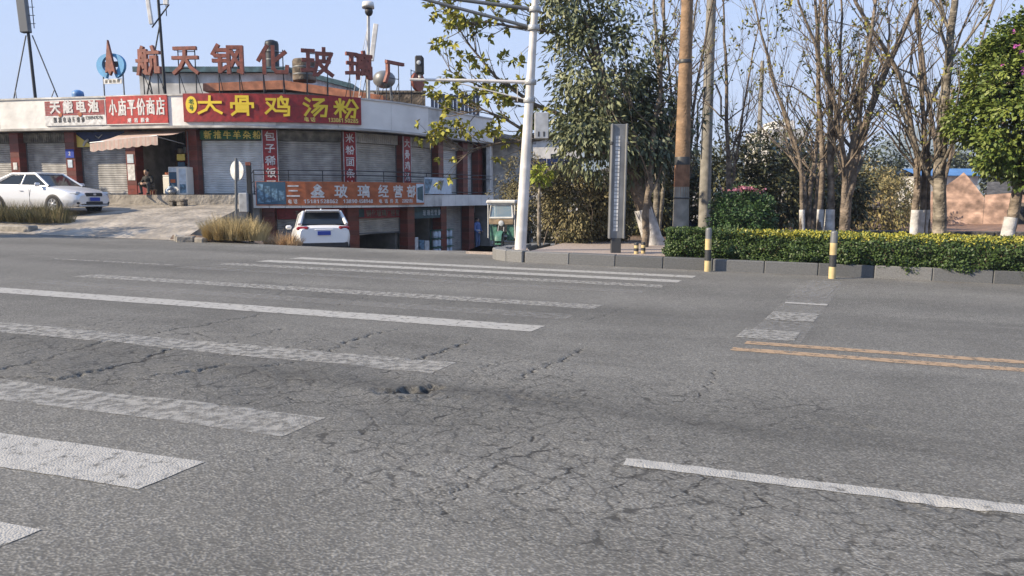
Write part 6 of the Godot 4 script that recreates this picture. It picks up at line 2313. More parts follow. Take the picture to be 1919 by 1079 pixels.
func build_street_furniture():
	# white mast with camera arm and signal arms
	var b := Vector3(0.19, 0.17, -17.3)
	var lean := Vector3(0.33 / 5.6, 1.0, 0.0)
	var up := func(h: float) -> Vector3: return b + lean * h
	var t := thing("traffic_pole", "tall leaning white pole at the kerb corner carrying arms and a control box", "pole", b)
	var mb := MB.new()
	mb.tube([up.call(0.0), up.call(2.0), up.call(4.6), up.call(7.4)], [0.135, 0.12, 0.085, 0.065], 16)
	put(mb, "shaft", M.pole_white, t)
	mb = MB.new()
	mb.cbox(Transform3D(Basis(), b + Vector3(0, 0.02, 0)), Vector3(0.42, 0.05, 0.42), 0.01)
	for k in 4:
		mb.cyl(b + Vector3(0.16 if k & 1 else -0.16, 0.04, 0.16 if k & 2 else -0.16), b + Vector3(0.16 if k & 1 else -0.16, 0.09, 0.16 if k & 2 else -0.16), 0.015, 0.015, 6)
	put(mb, "base_plate", M.pink_paving, t)
	mb = MB.new()
	mb.tube([up.call(3.82), Vector3(-1.0, 4.03, -17.3), Vector3(-2.3, 4.05, -17.3)], [0.04, 0.035, 0.03], 8)
	mb.cyl(up.call(3.42), Vector3(-1.2, 3.97, -17.3), 0.016, 0.014, 6)
	mb.cyl(up.call(3.1) + Vector3(-0.25, 0.62, 0), up.call(3.1) + Vector3(-0.25, 0.3, 0), 0.01, 0.01, 6)
	put(mb, "camera_arm", M.pole_white, t)
	for h in [3.42, 3.82, 5.0, 5.4]:
		mb = MB.new()
		mb.lathe(Transform3D(Basis(), up.call(h)), [Vector2(0.10, -0.05), Vector2(0.135, -0.05), Vector2(0.135, 0.05), Vector2(0.10, 0.05)], 16)
		put(mb, "clamp", M.pale_metal, t)
	mb = MB.new()
	mb.tube([up.call(5.4), Vector3(-1.9, 5.85, -17.2), Vector3(-4.6, 6.3, -17.0)], [0.045, 0.04, 0.035], 8)
	mb.tube([up.call(5.0), Vector3(-2.0, 5.78, -17.2), Vector3(-4.6, 6.28, -17.0)], [0.04, 0.035, 0.03], 8)
	put(mb, "signal_arm", M.grey_metal, t)
	mb = MB.new()
	mb.cbox(Transform3D(Basis(), up.call(2.85) + Vector3(0.31, 0, 0.02)), Vector3(0.32, 0.58, 0.26), 0.015)
	var o := put(mb, "control_box", M.pale_metal, t)
	mb = MB.new()
	for e in [-0.055, 0.065]:
		mb.box(Transform3D(Basis(), up.call(2.66) + Vector3(0.31 + e, 0, 0.152)), Vector3(0.035, 0.11, 0.008))
	put(mb, "vent_slot", M.ink, o)
	mb = MB.new()
	for h in [2.68, 3.02]:
		mb.box(Transform3D(Basis(), up.call(h) + Vector3(0.13, 0, 0.02)), Vector3(0.12, 0.03, 0.05))
	put(mb, "bracket", M.grey_metal, o)
	t = thing("traffic_camera", "black traffic camera box standing on the end of the white arm", "camera", Vector3(-2.08, 4.09, -17.3))
	mb = MB.new()
	mb.cbox(at(-2.08, 4.36, -17.3), Vector3(0.18, 0.40, 0.26), 0.03)
	put(mb, "housing", M.black_plastic, t)
	mb = MB.new()
	mb.lathe(Transform3D(Basis(Vector3.RIGHT, PI / 2), Vector3(-2.08, 4.40, -17.165)), [Vector2(0.05, 0.0), Vector2(0.045, 0.02), Vector2(0.001, 0.022)], 12)
	put(mb, "lens", M.lamp_clear, t)
	mb = MB.new()
	mb.cyl(Vector3(-2.08, 4.09, -17.3), Vector3(-2.08, 4.2, -17.3), 0.03, 0.03, 8)
	put(mb, "stem", M.pole_white, t)
	# slim grey sign column with a column of small white characters
	b = Vector3(2.36, 0.14, -17.0)
	t = thing("sign_column", "slim grey metal sign column with one column of small white marks", "sign", b)
	var tilt := Basis(Vector3.FORWARD, 0.012)
	mb = MB.new()
	mb.cbox(Transform3D(Basis(), b + Vector3(0, 0.18, 0)), Vector3(0.22, 0.36, 0.16), 0.008)
	put(mb, "foot", M.bollard_black, t)
	mb = MB.new()
	mb.cbox(Transform3D(tilt, b + Vector3(0.02, 1.62, 0)), Vector3(0.31, 2.54, 0.14), 0.012)
	put(mb, "body", M.mono_grey, t)
	for e in [-0.16, 0.16]:
		mb = MB.new()
		mb.cbox(Transform3D(tilt, b + Vector3(0.02 + e, 1.62, 0.02)), Vector3(0.05, 2.56, 0.2), 0.015)
		put(mb, "side_rail", M.mono_grey, t)
	mb = MB.new()
	for e in [-0.165, 0.185]:
		mb.cbox(Transform3D(tilt, b + Vector3(0.03 + e, 2.47, 0.03)), Vector3(0.07, 0.08, 0.21), 0.02)
	put(mb, "clip", M.bollard_black, t)
	for k in 26:
		mb = MB.new()
		var c := Transform3D(tilt, b + Vector3(0.02, 1.62, 0)) * at(-0.03, 0.98 - k * 0.082, 0.072)
		mb.box(c * at(0, 0, 0.002), Vector3(0.10, 0.066, 0.006))
		put(mb, "white_mark", M.sign_white, t)
	# tall wooden pole and two concrete poles
	b = Vector3(3.96, 0.1, -17.6)
	t = thing("utility_pole", "tall weathered brown utility pole with a black band behind the hedge end", "pole", b)
	mb = MB.new()
	mb.tube([b, b + Vector3(0, 2.2, 0), b + Vector3(0.01, 5.8, 0), b + Vector3(0.02, 9.5, 0)], [0.185, 0.17, 0.13, 0.11], 18)
	put(mb, "shaft", M.pole_wood, t)
	for e in [[0.02, 1.55, 0.188, "pole_concrete"], [1.56, 2.05, 0.176, "pole_rust"], [2.06, 2.24, 0.178, "bollard_black"], [4.35, 4.43, 0.151, "bollard_black"], [1.28, 1.31, 0.19, "bollard_black"]]:
		mb = MB.new()
		mb.lathe(Transform3D(Basis(), b), [Vector2(e[2] - 0.02, e[0]), Vector2(e[2] + 0.004, e[0]), Vector2(e[2] - (e[1] - e[0]) * 0.008, e[1]), Vector2(e[2] - 0.03, e[1])], 18)
		put(mb, "band", M[e[3]], t)
	for e in [[6.15, -24.0, 10.5, 0.19, "grey concrete utility pole just behind the brown one"], [13.0, -40.0, 8.7, 0.15, "short distant concrete pole above the dark shrubs"]]:
		b = Vector3(e[0], -0.3, e[1])
		t = thing("concrete_pole", e[4], "pole", b)
		mb = MB.new()
		mb.tube([b, b + Vector3(0, e[2] * 0.5, 0), b + Vector3(0.02, e[2], 0)], [e[3], e[3] * 0.85, e[3] * 0.65], 14)
		put(mb, "shaft", M.pole_concrete, t)
		if e[1] > -30:
			mb = MB.new()
			mb.tube([b + Vector3(-0.32, 3.0, 0.1), b + Vector3(-0.34, 4.6, 0.1), b + Vector3(-0.15, 5.1, 0.1), b + Vector3(0.2, 5.2, 0.1), b + Vector3(0.38, 4.8, 0.1), b + Vector3(0.4, 4.2, 0.1)], [0.03, 0.03, 0.03, 0.03, 0.03, 0.03], 6)
			put(mb, "cable_loop", M.dark_metal, t)
	var stripes := ["bollard_yellow", "bollard_black", "bollard_yellow", "mono_grey"]
	bollard("yellow and black banded steel bollard where the hedge is plain green", 3.95, -15.03, 0.0, 0.88, 0.064, stripes, "")
	bollard("yellow and black banded steel bollard before the yellow topped hedge", 6.05, -14.05, 0.0, 0.90, 0.064, stripes, "")
	for e in [[2.79, -16.75], [2.98, -16.95]]:
		bollard("short yellow and black post on the pink paving by the tree", e[0], e[1], 0.20, 0.26, 0.05, ["bollard_yellow", "bollard_black", "bollard_yellow", "bollard_black"], "short posts on the paving")
	# round sign seen from the back, dark square post with meter box
	b = Vector3(-7.95, 0.16, -21.55)
	t = thing("round_sign", "round white traffic sign seen from behind on a grey post in the dry grass", "sign", b)
	mb = MB.new()
	mb.cyl(b, b + Vector3(0.1, 2.35, 0), 0.038, 0.036, 10)
	put(mb, "post", M.grey_metal, t)
	mb = MB.new()
	mb.lathe(Transform3D(Basis(Vector3.RIGHT, PI / 2).rotated(Vector3.UP, -0.55), b + Vector3(0.09, 2.0, -0.06)), [Vector2(0.001, 0.012), Vector2(0.28, 0.012), Vector2(0.29, 0.0), Vector2(0.28, -0.012), Vector2(0.001, -0.012)], 28)
	put(mb, "disc", M.sign_white, t)
	mb = MB.new()
	mb.cbox(Transform3D(Basis(Vector3.UP, 0.35), b + Vector3(0.13, 1.98, -0.02)), Vector3(0.09, 0.36, 0.05), 0.01)
	put(mb, "bracket", M.mono_grey, t)
	b = Vector3(-7.66, 0.05, -22.0)
	t = thing("meter_post", "dark square post carrying a grey meter box in the dry grass", "post", b)
	mb = MB.new()
	mb.cbox(Transform3D(Basis(), b + Vector3(0, 1.18, 0)), Vector3(0.13, 2.36, 0.1), 0.01)
	put(mb, "post", M.dark_metal, t)
	mb = MB.new()
	mb.cbox(Transform3D(Basis(), b + Vector3(0, 2.32, 0.05)), Vector3(0.15, 0.1, 0.02), 0.005)
	put(mb, "reflector", M.rust_red, t)
	mb = MB.new()
	mb.cbox(Transform3D(Basis(), b + Vector3(-0.14, 1.2, 0.12)), Vector3(0.25, 0.56, 0.16), 0.02)
	put(mb, "meter_box", M.pale_metal, t)

# ------------------------------------------------------------------ plants
func leaf(mb: MB, p: Vector3, d: Vector3, n: Vector3, l: float, w: float, c: Color):
	var s := d.cross(n).normalized() * w * 0.5
	n = s.cross(d).normalized()
	var k := mb.v.size()
	var m := p + d * l * 0.45
	mb.v.append(p); mb.v.append(m + s + n * w * 0.12); mb.v.append(p + d * l - n * l * 0.08); mb.v.append(m - s + n * w * 0.12)
	mb.n.append(n); mb.n.append(n); mb.n.append(n); mb.n.append(n)
	mb.c.append(c); mb.c.append(c); mb.c.append(c); mb.c.append(c)
	mb.i.append(k); mb.i.append(k + 2); mb.i.append(k + 1); mb.i.append(k); mb.i.append(k + 3); mb.i.append(k + 2)

func rnd3() -> Vector3:
	return Vector3(rng.randfn(), rng.randfn(), rng.randfn()).normalized()

func leafy() -> MB:
	var mb := MB.new()
	mb.use_tint = true
	return mb

# tufts of leaves spread through an uneven ellipsoid
func crown(mb: MB, c: Vector3, r: Vector3, tufts: int, per: int, tuft_r: float, l: float, w: float, droop: float, ca: Color, cb: Color, hollow := 0.55):
	var wob := FastNoiseLite.new()
	wob.seed = rng.randi() % 1000
	wob.frequency = 0.9
	for k in tufts:
		var d := rnd3()
		var q := lerpf(hollow, 1.0, sqrt(rng.randf())) * (1.0 + 0.5 * wob.get_noise_3d(d.x * 2.0, d.y * 2.0, d.z * 2.0))
		var p := c + d * r * q
		var shade := rng.randf()
		for j in per:
			var e := rnd3()
			var o := p + e * tuft_r * pow(rng.randf(), 0.5)
			var dir := (e * 0.7 + d * 0.5 + Vector3(0, -droop, 0) + rnd3() * 0.4).normalized()
			var n := (d * 0.6 + Vector3(0, 0.8, 0) + rnd3() * 0.7).normalized()
			leaf(mb, o, dir, n, l * rng.randf_range(0.7, 1.25), w * rng.randf_range(0.75, 1.2), ca.lerp(cb, clampf(shade * 0.6 + rng.randf() * 0.4, 0, 1)))

# a limb that bends and divides; leaves the tips in tips
func grow(mb: MB, p: Vector3, d: Vector3, l: float, r: float, level: int, rise: float, spread: float, tips: Array, kids := 3):
	var pts := [p]
	var rr := [r]
	var q := p
	var dir := d
	var n := 4 if level > 1 else 3
	for k in n:
		dir = (dir + rnd3() * 0.13 + Vector3(0, rise, 0)).normalized()
		q += dir * l / n
		pts.append(q)
		rr.append(lerpf(r, r * (0.62 if level > 0 else 0.35), float(k + 1) / n))
	mb.tube(pts, rr, 8 if r > 0.08 else (6 if r > 0.03 else (4 if r > 0.012 else 3)), false)
	if level == 0:
		tips.append([q, dir])
		return
	for k in kids:
		var a := lerpf(0.35, 1.0, (k + rng.randf()) / kids)
		var at_k: Vector3 = pts[min(int(a * n) + 1, n)]
		if k == kids - 1:
			at_k = q
		var nd := (dir + rnd3() * spread + Vector3(0, rise * 0.5, 0)).normalized()
		grow(mb, at_k, nd, l * rng.randf_range(0.55, 0.8), r * rng.randf_range(0.42, 0.62), level - 1, rise, spread, tips, kids)

func bare_tree(label: String, x: float, z: float, y: float, stems: Array, white: float, leaves: int, lc: Array, bark := "bark", group := "bare roadside trees", kids := 3, levels := 3):
	var t := thing("bare_tree", label, "tree", Vector3(x, y, z), 0.0, group)
	var trunk := MB.new()
	var twigs := MB.new()
	var wash := MB.new()
	var tips := []
	# each stem: x offset, z offset, radius, then points upwards
	for s in stems:
		var pts := [Vector3(x + s[0], y - 0.05, z + s[1])]
		for p in s[3]:
			pts.append(p)
		var rr := []
		for k in pts.size():
			rr.append(s[2] * lerpf(1.0, 0.4, float(k) / (pts.size() - 1)))
		# bend the stem a little between its points
		var fine := []
		var fr := []
		for k in pts.size() - 1:
			for e in 3:
				fine.append(pts[k].lerp(pts[k + 1], e / 3.0) + (rnd3() * 0.035 if e else Vector3.ZERO))
				fr.append(lerpf(rr[k], rr[k + 1], e / 3.0))
		fine.append(pts[-1])
		fr.append(rr[-1])
		trunk.tube(fine, fr, 10)
		if white > 0:
			var top: Vector3 = pts[0].lerp(pts[1], clampf((white + 0.05) / (pts[1].y - pts[0].y), 0, 1))
			wash.tube([pts[0] + Vector3(0, 0.01, 0), top], [rr[0] + 0.012, rr[0] + 0.008], 12, false)
		for k in range(1, fine.size()):
			var h := float(k) / fine.size()
			if h < 0.22:
				continue
			var d: Vector3 = (fine[k] - fine[k - 1]).normalized()
			for e in 2:
				if rng.randf() < 0.75:
					grow(twigs, fine[k], (d * 0.7 + rnd3() * 0.75 + Vector3(0, 0.25, 0)).normalized(), rng.randf_range(0.7, 1.7) * (1.25 - h * 0.5), fr[k] * rng.randf_range(0.28, 0.5), levels - 1, 0.06, 0.5, tips, kids)
		grow(twigs, pts[-1], (pts[-1] - pts[-2]).normalized(), 1.4, rr[-1], levels, 0.05, 0.42, tips, kids)
	put(trunk, "trunk", M[bark], t)
	put(twigs, "branches", M[bark], t)
	if white > 0:
		put(wash, "whitewash", M.whitewash, t)
	if leaves > 0 and tips.size() > 0:
		var mb := leafy()
		for k in leaves:
			var tip: Array = tips[rng.randi() % tips.size()]
			for e in rng.randi_range(2, 5):
				var d: Vector3 = (tip[1] + rnd3() * 0.9 + Vector3(0, -0.3, 0)).normalized()
				leaf(mb, tip[0] - tip[1] * rng.randf() * 0.25, d, (Vector3.UP + rnd3()).normalized(), rng.randf_range(0.07, 0.13), rng.randf_range(0.045, 0.075), lc[0].lerp(lc[1], rng.randf()))
		put(mb, "crown", M.leaf_dry, t)

func leafy_tree(called: String, label: String, x: float, z: float, y: float, trunk_r: float, fork: float, crowns: Array, m := "leaf_dark", bark := "bark_dark", white := 0.0, group := ""):
	var t := thing(called, label, "tree", Vector3(x, y, z), 0.0, group)
	var mb := MB.new()
	var b := Vector3(x, y - 0.05, z)
	var c0: Vector3 = crowns[0][0]
	var top := Vector3(lerpf(x, c0.x, 0.5), y + fork, lerpf(z, c0.z, 0.5))
	mb.tube([b, b.lerp(top, 0.12), b.lerp(top, 0.5) + Vector3(0.04, 0, 0), top], [trunk_r * 1.4, trunk_r * 1.05, trunk_r * 0.95, trunk_r * 0.85], 12)
	put(mb, "trunk", M[bark], t)
	if white > 0:
		mb = MB.new()
		mb.tube([b + Vector3(0, 0.02, 0), b.lerp(top, 0.12) + Vector3(0, 0.02, 0), b + (top - b) * clampf(white / fork, 0, 1)], [trunk_r * 1.4 + 0.012, trunk_r * 1.05 + 0.012, trunk_r + 0.012], 14, false)
		put(mb, "whitewash", M.whitewash, t)
	mb = MB.new()
	var tips := []
	for c in crowns:
		for k in 5:
			var goal: Vector3 = c[0] + rnd3() * c[1] * 0.75
			var mid := top.lerp(goal, 0.5) + rnd3() * 0.2
			mb.tube([top, mid, goal], [trunk_r * 0.5, trunk_r * 0.3, 0.012], 6, false)
	put(mb, "limbs", M[bark], t)
	mb = leafy()
	for c in crowns:
		crown(mb, c[0], c[1], c[2], c[3], c[4], c[5], c[6], c[7], c[8], c[9], c[10])
	put(mb, "crown", M[m], t)

func grass(called: String, label: String, spots: Array, n: int, h: float, ca: Color, cb: Color, lean := 0.45):
	var mb := leafy()
	for k in n:
		var s: Array = spots[rng.randi() % spots.size()]
		var a := rng.randf() * TAU
		var d := sqrt(rng.randf())
		var p := Vector3(s[0] + cos(a) * d * s[3], s[1] - 0.03, s[2] + sin(a) * d * s[4])
		var hh := h * rng.randf_range(0.45, 1.1) * (1.1 - 0.5 * d)
		var out := Vector3(cos(a) * d, 0, sin(a) * d) * lean + rnd3() * 0.25
		out.y = 0
		var side := Vector3(-sin(a + 1.0), 0, cos(a + 1.0)) * 0.006
		var c := ca.lerp(cb, rng.randf())
		var m1 := p + Vector3(0, hh * 0.6, 0) + out * hh * 0.35
		var m2 := p + Vector3(0, hh, 0) + out * hh
		mb.tint = c
		mb.quad(p - side, p + side, m1 + side * 0.8, m1 - side * 0.8)
		mb.quad(m1 - side * 0.8, m1 + side * 0.8, m2 + side * 0.25, m2 - side * 0.25)
	var o := put(mb, called, M.leaf_dry)
	o.set_meta("kind", "stuff")
	tag(o, label, "grass")

func build_vegetation():
	# clipped hedge along the kerb
	var t := thing("hedge", "long clipped hedge with a bright yellow top along the kerb", "hedge", road_at(3.0, -16.5, 0.17))
	var core := MB.new()
	for k in 24:
		var u := -1.42 + k * 0.5
		core.cbox(Transform3D(Basis(Vector3.UP, -atan2(E1.y, E1.x)), road_at(u + 0.2, -16.52, 0.46)), Vector3(0.54, 0.52, 0.90), 0.08)
	put(core, "twigs", M.hedge_core, t)
	var green := leafy()
	var gold := leafy()
	var bump := FastNoiseLite.new()
	bump.seed = 5
	bump.frequency = 1.6
	var g0 := Color(0.028, 0.055, 0.014)
	var g1 := Color(0.075, 0.12, 0.03)
	var y0 := Color(0.22, 0.23, 0.035)
	var y1 := Color(0.42, 0.38, 0.055)
	for k in 30000:
		var u := lerpf(-1.6, 9.6, rng.randf())
		var h := lerpf(0.10, 0.80, rng.randf())
		var low := smoothstep(-0.2, 2.6, u)
		if h < 0.22 - 0.12 * low:
			continue
		var puff := 0.14 * bump.get_noise_2d(u, h * 2.0)
		var v := -15.98 + 0.20 * low + puff + 0.10 * sin(clampf((h - 0.1) / 0.7, 0, 1) * PI) - rng.randf() * 0.10
		var p := road_at(u, v, h)
		var d := (Vector3(E2.x, 0.1, E2.y) * 0.8 + rnd3() * 0.9).normalized()
		var n := (Vector3(E2.x, 0.7, E2.y) + rnd3() * 0.7).normalized()
		var top := smoothstep(0.66, 0.84, h + 0.10 * bump.get_noise_2d(u * 3.0, 7.0)) * smoothstep(-0.5, 0.5, u)
		if rng.randf() < top:
			leaf(gold, p, d, n, 0.05, 0.032, y0.lerp(y1, rng.randf()))
		else:
			leaf(green, p, d, n, 0.055, 0.036, g0.lerp(g1, rng.randf()))
	for k in 30000:
		var u := lerpf(-1.6, 9.6, rng.randf())
		var v := lerpf(-17.1, -15.9, rng.randf())
		var h := 0.80 + 0.08 * bump.get_noise_2d(u * 1.3, v * 1.3) - rng.randf() * 0.07
		var d := (Vector3(0, 0.6, 0) + rnd3()).normalized()
		if rng.randf() < smoothstep(-0.6, 0.4, u) * clampf(0.85 + 0.9 * bump.get_noise_2d(u * 2.0, v * 2.0 + 5.0), 0.0, 1.0):
			leaf(gold, road_at(u, v, h), d, (Vector3.UP + rnd3() * 0.6).normalized(), 0.05, 0.034, y0.lerp(y1, rng.randf()))
		else:
			leaf(green, road_at(u, v, h), d, (Vector3.UP + rnd3() * 0.6).normalized(), 0.055, 0.036, g0.lerp(g1, rng.randf()))
	for k in 2600:
		var v := lerpf(-17.1, -15.95, rng.randf())
		var h := lerpf(0.1, 0.8, rng.randf())
		leaf(green, road_at(-1.62 + 0.12 * bump.get_noise_2d(v, h * 2.0) + rng.randf() * 0.1, v, h), (Vector3(-E1.x, 0.2, -E1.y) + rnd3()).normalized(), (Vector3(-1, 0.6, 0) + rnd3() * 0.7).normalized(), 0.055, 0.036, g0.lerp(g1, rng.randf()))
	put(green, "foliage", M.leaf_gloss, t)
	put(gold, "new_growth", M.leaf_dark, t)

	# flowering ball shrub behind the hedge
	t = thing("flowering_shrub", "round glossy green shrub with a pink flower patch on top behind the hedge", "shrub", Vector3(5.48, 0.08, -17.7))
	var mb := leafy()
	crown(mb, Vector3(5.48, 0.92, -17.7), Vector3(0.74, 0.64, 0.68), 260, 34, 0.15, 0.07, 0.045, 0.1, Color(0.02, 0.05, 0.016), Color(0.06, 0.115, 0.035), 0.7)
	put(mb, "foliage", M.leaf_gloss, t)
	mb = MB.new()
	for k in 7:
		mb.tube([Vector3(5.48, 0.05, -17.7), Vector3(5.48, 0.4, -17.7) + rnd3() * 0.15, Vector3(5.48, 0.92, -17.7) + rnd3() * 0.45], [0.03, 0.02, 0.008], 5, false)
	put(mb, "stems", M.bark_dark, t)
	mb = leafy()
	for k in 240:
		var p := Vector3(5.40 + rng.randfn() * 0.19, 1.58 + rng.randf() * 0.07, -17.6 + rng.randfn() * 0.2)
		p.y -= absf(p.x - 5.4) * 0.12
		leaf(mb, p, rnd3(), (Vector3.UP + rnd3()).normalized(), 0.06, 0.05, Color(0.30, 0.09, 0.15).lerp(Color(0.42, 0.18, 0.24), rng.randf()))
	put(mb, "flowers", M.leaf_dry, t).set_meta("kind", "stuff")

	# rounded glossy tree on the right
	leafy_tree("round_topped_tree", "dense rounded bright green tree with a few pink flowers on a whitewashed trunk", 10.92, -16.6, 0.05, 0.12, 1.9, [[Vector3(11.35, 3.45, -16.5), Vector3(1.42, 1.65, 1.4), 640, 46, 0.24, 0.11, 0.075, 0.3, Color(0.04, 0.08, 0.015), Color(0.22, 0.26, 0.05), 0.72], [Vector3(11.8, 4.7, -16.6), Vector3(1.0, 0.9, 1.0), 160, 40, 0.24, 0.11, 0.075, 0.3, Color(0.04, 0.08, 0.015), Color(0.18, 0.23, 0.05), 0.7]], "leaf_gloss", "bark", 0.95)
	var fl := leafy()
	for k in 9:
		var p := Vector3(10.35 + rng.randfn() * 0.2, 4.3 + rng.randfn() * 0.3, -15.6 + rng.randfn() * 0.3)
		for e in 5:
			leaf(fl, p + rnd3() * 0.04, rnd3(), rnd3(), 0.07, 0.06, Color(0.36, 0.08, 0.30))
	put(fl, "flowers", M.leaf_dry, get_node("round_topped_tree")).set_meta("kind", "stuff")
	bare_tree("dark trunk with a whitewashed foot half hidden by the rounded tree", 11.6, -16.4, 0.05, [[0, 0, 0.10, [Vector3(11.62, 1.6, -16.4), Vector3(11.9, 3.2, -16.6)]]], 0.95, 0, [], "bark_dark", "bare roadside trees", 2, 1)

	# evergreen with long drooping leaves
	leafy_tree("evergreen_tree", "big grey green evergreen with drooping leaves and a flared whitewashed trunk", 3.86, -20.2, 0.1, 0.24, 2.2, [
		[Vector3(2.35, 4.6, -19.7), Vector3(1.6, 1.95, 1.2), 175, 30, 0.34, 0.20, 0.07, 0.55, Color(0.055, 0.07, 0.03), Color(0.24, 0.26, 0.14), 0.35],
		[Vector3(2.1, 3.0, -19.5), Vector3(1.2, 1.15, 0.9), 92, 30, 0.32, 0.20, 0.07, 0.55, Color(0.055, 0.07, 0.03), Color(0.24, 0.26, 0.14), 0.35],
		[Vector3(3.45, 3.1, -19.9), Vector3(1.15, 1.3, 0.9), 130, 32, 0.28, 0.22, 0.07, 0.8, Color(0.035, 0.05, 0.024), Color(0.14, 0.165, 0.10), 0.35],
		[Vector3(1.6, 6.3, -19.8), Vector3(0.9, 0.9, 0.8), 44, 30, 0.28, 0.22, 0.07, 0.8, Color(0.055, 0.07, 0.03), Color(0.24, 0.26, 0.14), 0.35]], "leaf_dark", "bark_dark", 1.05)
	bare_tree("slender tan trunk standing before the flared whitewashed trunk", 3.40, -19.2, 0.1, [[0, 0, 0.10, [Vector3(3.46, 1.4, -19.2), Vector3(3.55, 2.6, -19.2), Vector3(3.75, 4.0, -19.3), Vector3(3.8, 5.6, -19.3)]]], 0.0, 40, [Color(0.10, 0.12, 0.03), Color(0.22, 0.2, 0.06)], "bark", "bare roadside trees", 3, 3)

	# sparse tree with yellow green leaves reaching over the road
	t = thing("sparse_tree", "sparse tree with yellow green leaf tufts reaching left past the white pole", "tree", Vector3(3.9, 0.1, -21.0))
	var wood := MB.new()
	var tips := []
	var limbs := [
		[[3.9, 0.05, -21.0], [3.74, 0.96, -20.8], [3.2, 2.27, -20.6], [2.03, 3.34, -20.6], [0.58, 3.9, -20.6], [-0.42, 4.6, -20.6], [-1.13, 5.43, -20.6], [-1.62, 6.19, -20.6]],
		[[2.0, 3.33, -20.6], [0.72, 2.93, -20.3], [-0.28, 2.85, -20.3], [-1.28, 2.64, -20.3], [-1.77, 2.99, -20.3]],
		[[0.58, 3.9, -20.6], [-0.28, 4.11, -20.4], [-0.85, 4.34, -20.4], [-1.76, 4.78, -20.4]],
		[[3.24, 2.27, -20.6], [2.17, 4.98, -20.8], [1.16, 5.82, -20.8], [0.44, 6.37, -20.8], [-0.28, 6.86, -20.8]],
		[[1.16, 5.82, -20.8], [0.01, 5.89, -20.5], [-0.7, 6.03, -20.5], [-1.55, 5.83, -20.5]],
		[[0.72, 2.93, -20.3], [-0.13, 3.44, -20.2], [-0.77, 3.71, -20.2], [-1.41, 3.58, -20.2]]]
	for li in limbs.size():
		var pts := []
		var rr := []
		for k in limbs[li].size():
			var p: Array = limbs[li][k]
			pts.append(Vector3(p[0], p[1], p[2]))
			rr.append(lerpf(0.11 if li == 0 else 0.05, 0.012, float(k) / (limbs[li].size() - 1)))
		wood.tube(pts, rr, 7)
		for k in range(2 if li == 0 else 1, pts.size()):
			if pts[k].x > 1.2:
				continue
			var d: Vector3 = (pts[k] - pts[k - 1]).normalized()
			for e in 7:
				grow(wood, pts[k].lerp(pts[k - 1], rng.randf()), (d + rnd3() * 0.8 + Vector3(0, 0.1, 0)).normalized(), rng.randf_range(0.35, 0.8), 0.014, 1, 0.08, 0.6, tips, 2)
	put(wood, "trunk", M.bark_dark, t)
	mb = leafy()
	for tip in tips:
		if rng.randf() < 0.12:
			continue
		for e in rng.randi_range(6, 13):
			var d: Vector3 = (tip[1] * 0.3 + rnd3() * 0.9 + Vector3(0, -0.35, 0)).normalized()
			leaf(mb, tip[0] + rnd3() * 0.05, d, (Vector3.UP + rnd3() * 0.8).normalized(), rng.randf_range(0.13, 0.23), rng.randf_range(0.08, 0.14), Color(0.17, 0.19, 0.025).lerp(Color(0.34, 0.31, 0.05), rng.randf()))
	put(mb, "crown", M.leaf_dry, t)

	# sapling with a stake beside the pole
	t = thing("sapling", "young staked sapling with one tuft of lime leaves beside the white pole", "tree", Vector3(0.72, 0.16, -20.0))
	mb = MB.new()
	mb.tube([Vector3(0.72, 0.1, -20.0), Vector3(0.72, 1.2, -20.0), Vector3(0.73, 1.8, -20.0)], [0.055, 0.048, 0.03], 8)
	put(mb, "trunk", M.bark_pale, t)
	mb = leafy()
	crown(mb, Vector3(0.73, 1.98, -20.0), Vector3(0.3, 0.26, 0.28), 16, 12, 0.12, 0.14, 0.08, 0.3, Color(0.16, 0.21, 0.03), Color(0.33, 0.36, 0.05), 0.2)
	put(mb, "crown", M.leaf_dry, t)

	# overgrown thicket behind the pole
	for e in [[1.75, 1.25, -20.9, 0.95, 1.3, 0.8, "tangled olive brown thicket between the white pole and the sign column"], [0.9, 1.3, -28.4, 1.5, 1.5, 1.0, "bushy thicket behind the cargo tricycle"], [2.75, 1.0, -21.8, 0.8, 1.0, 0.7, "low dark thicket behind the grey sign column"]]:
		t = thing("thicket", e[6], "shrub", Vector3(e[0], 0.05, e[2]))
		mb = leafy()
		crown(mb, Vector3(e[0], e[1], e[2]), Vector3(e[3], e[4], e[5]), 330, 30, 0.2, 0.11, 0.05, 0.5, Color(0.08, 0.075, 0.03), Color(0.24, 0.20, 0.10), 0.3)
		put(mb, "foliage", M.leaf_dry, t)
		mb = MB.new()
		tips = []
		for k in 16:
			grow(mb, Vector3(e[0] + rng.randfn() * e[3] * 0.5, 0.0, e[2] + rng.randfn() * e[5] * 0.4), (Vector3(0, 1, 0) + rnd3() * 0.35).normalized(), rng.randf_range(0.8, 1.4), 0.014, 2, -0.03, 0.5, tips, 2)
		put(mb, "stems", M.bark, t)

	# bare trees behind the hedge
	var lc := [Color(0.10, 0.12, 0.025), Color(0.26, 0.24, 0.05)]
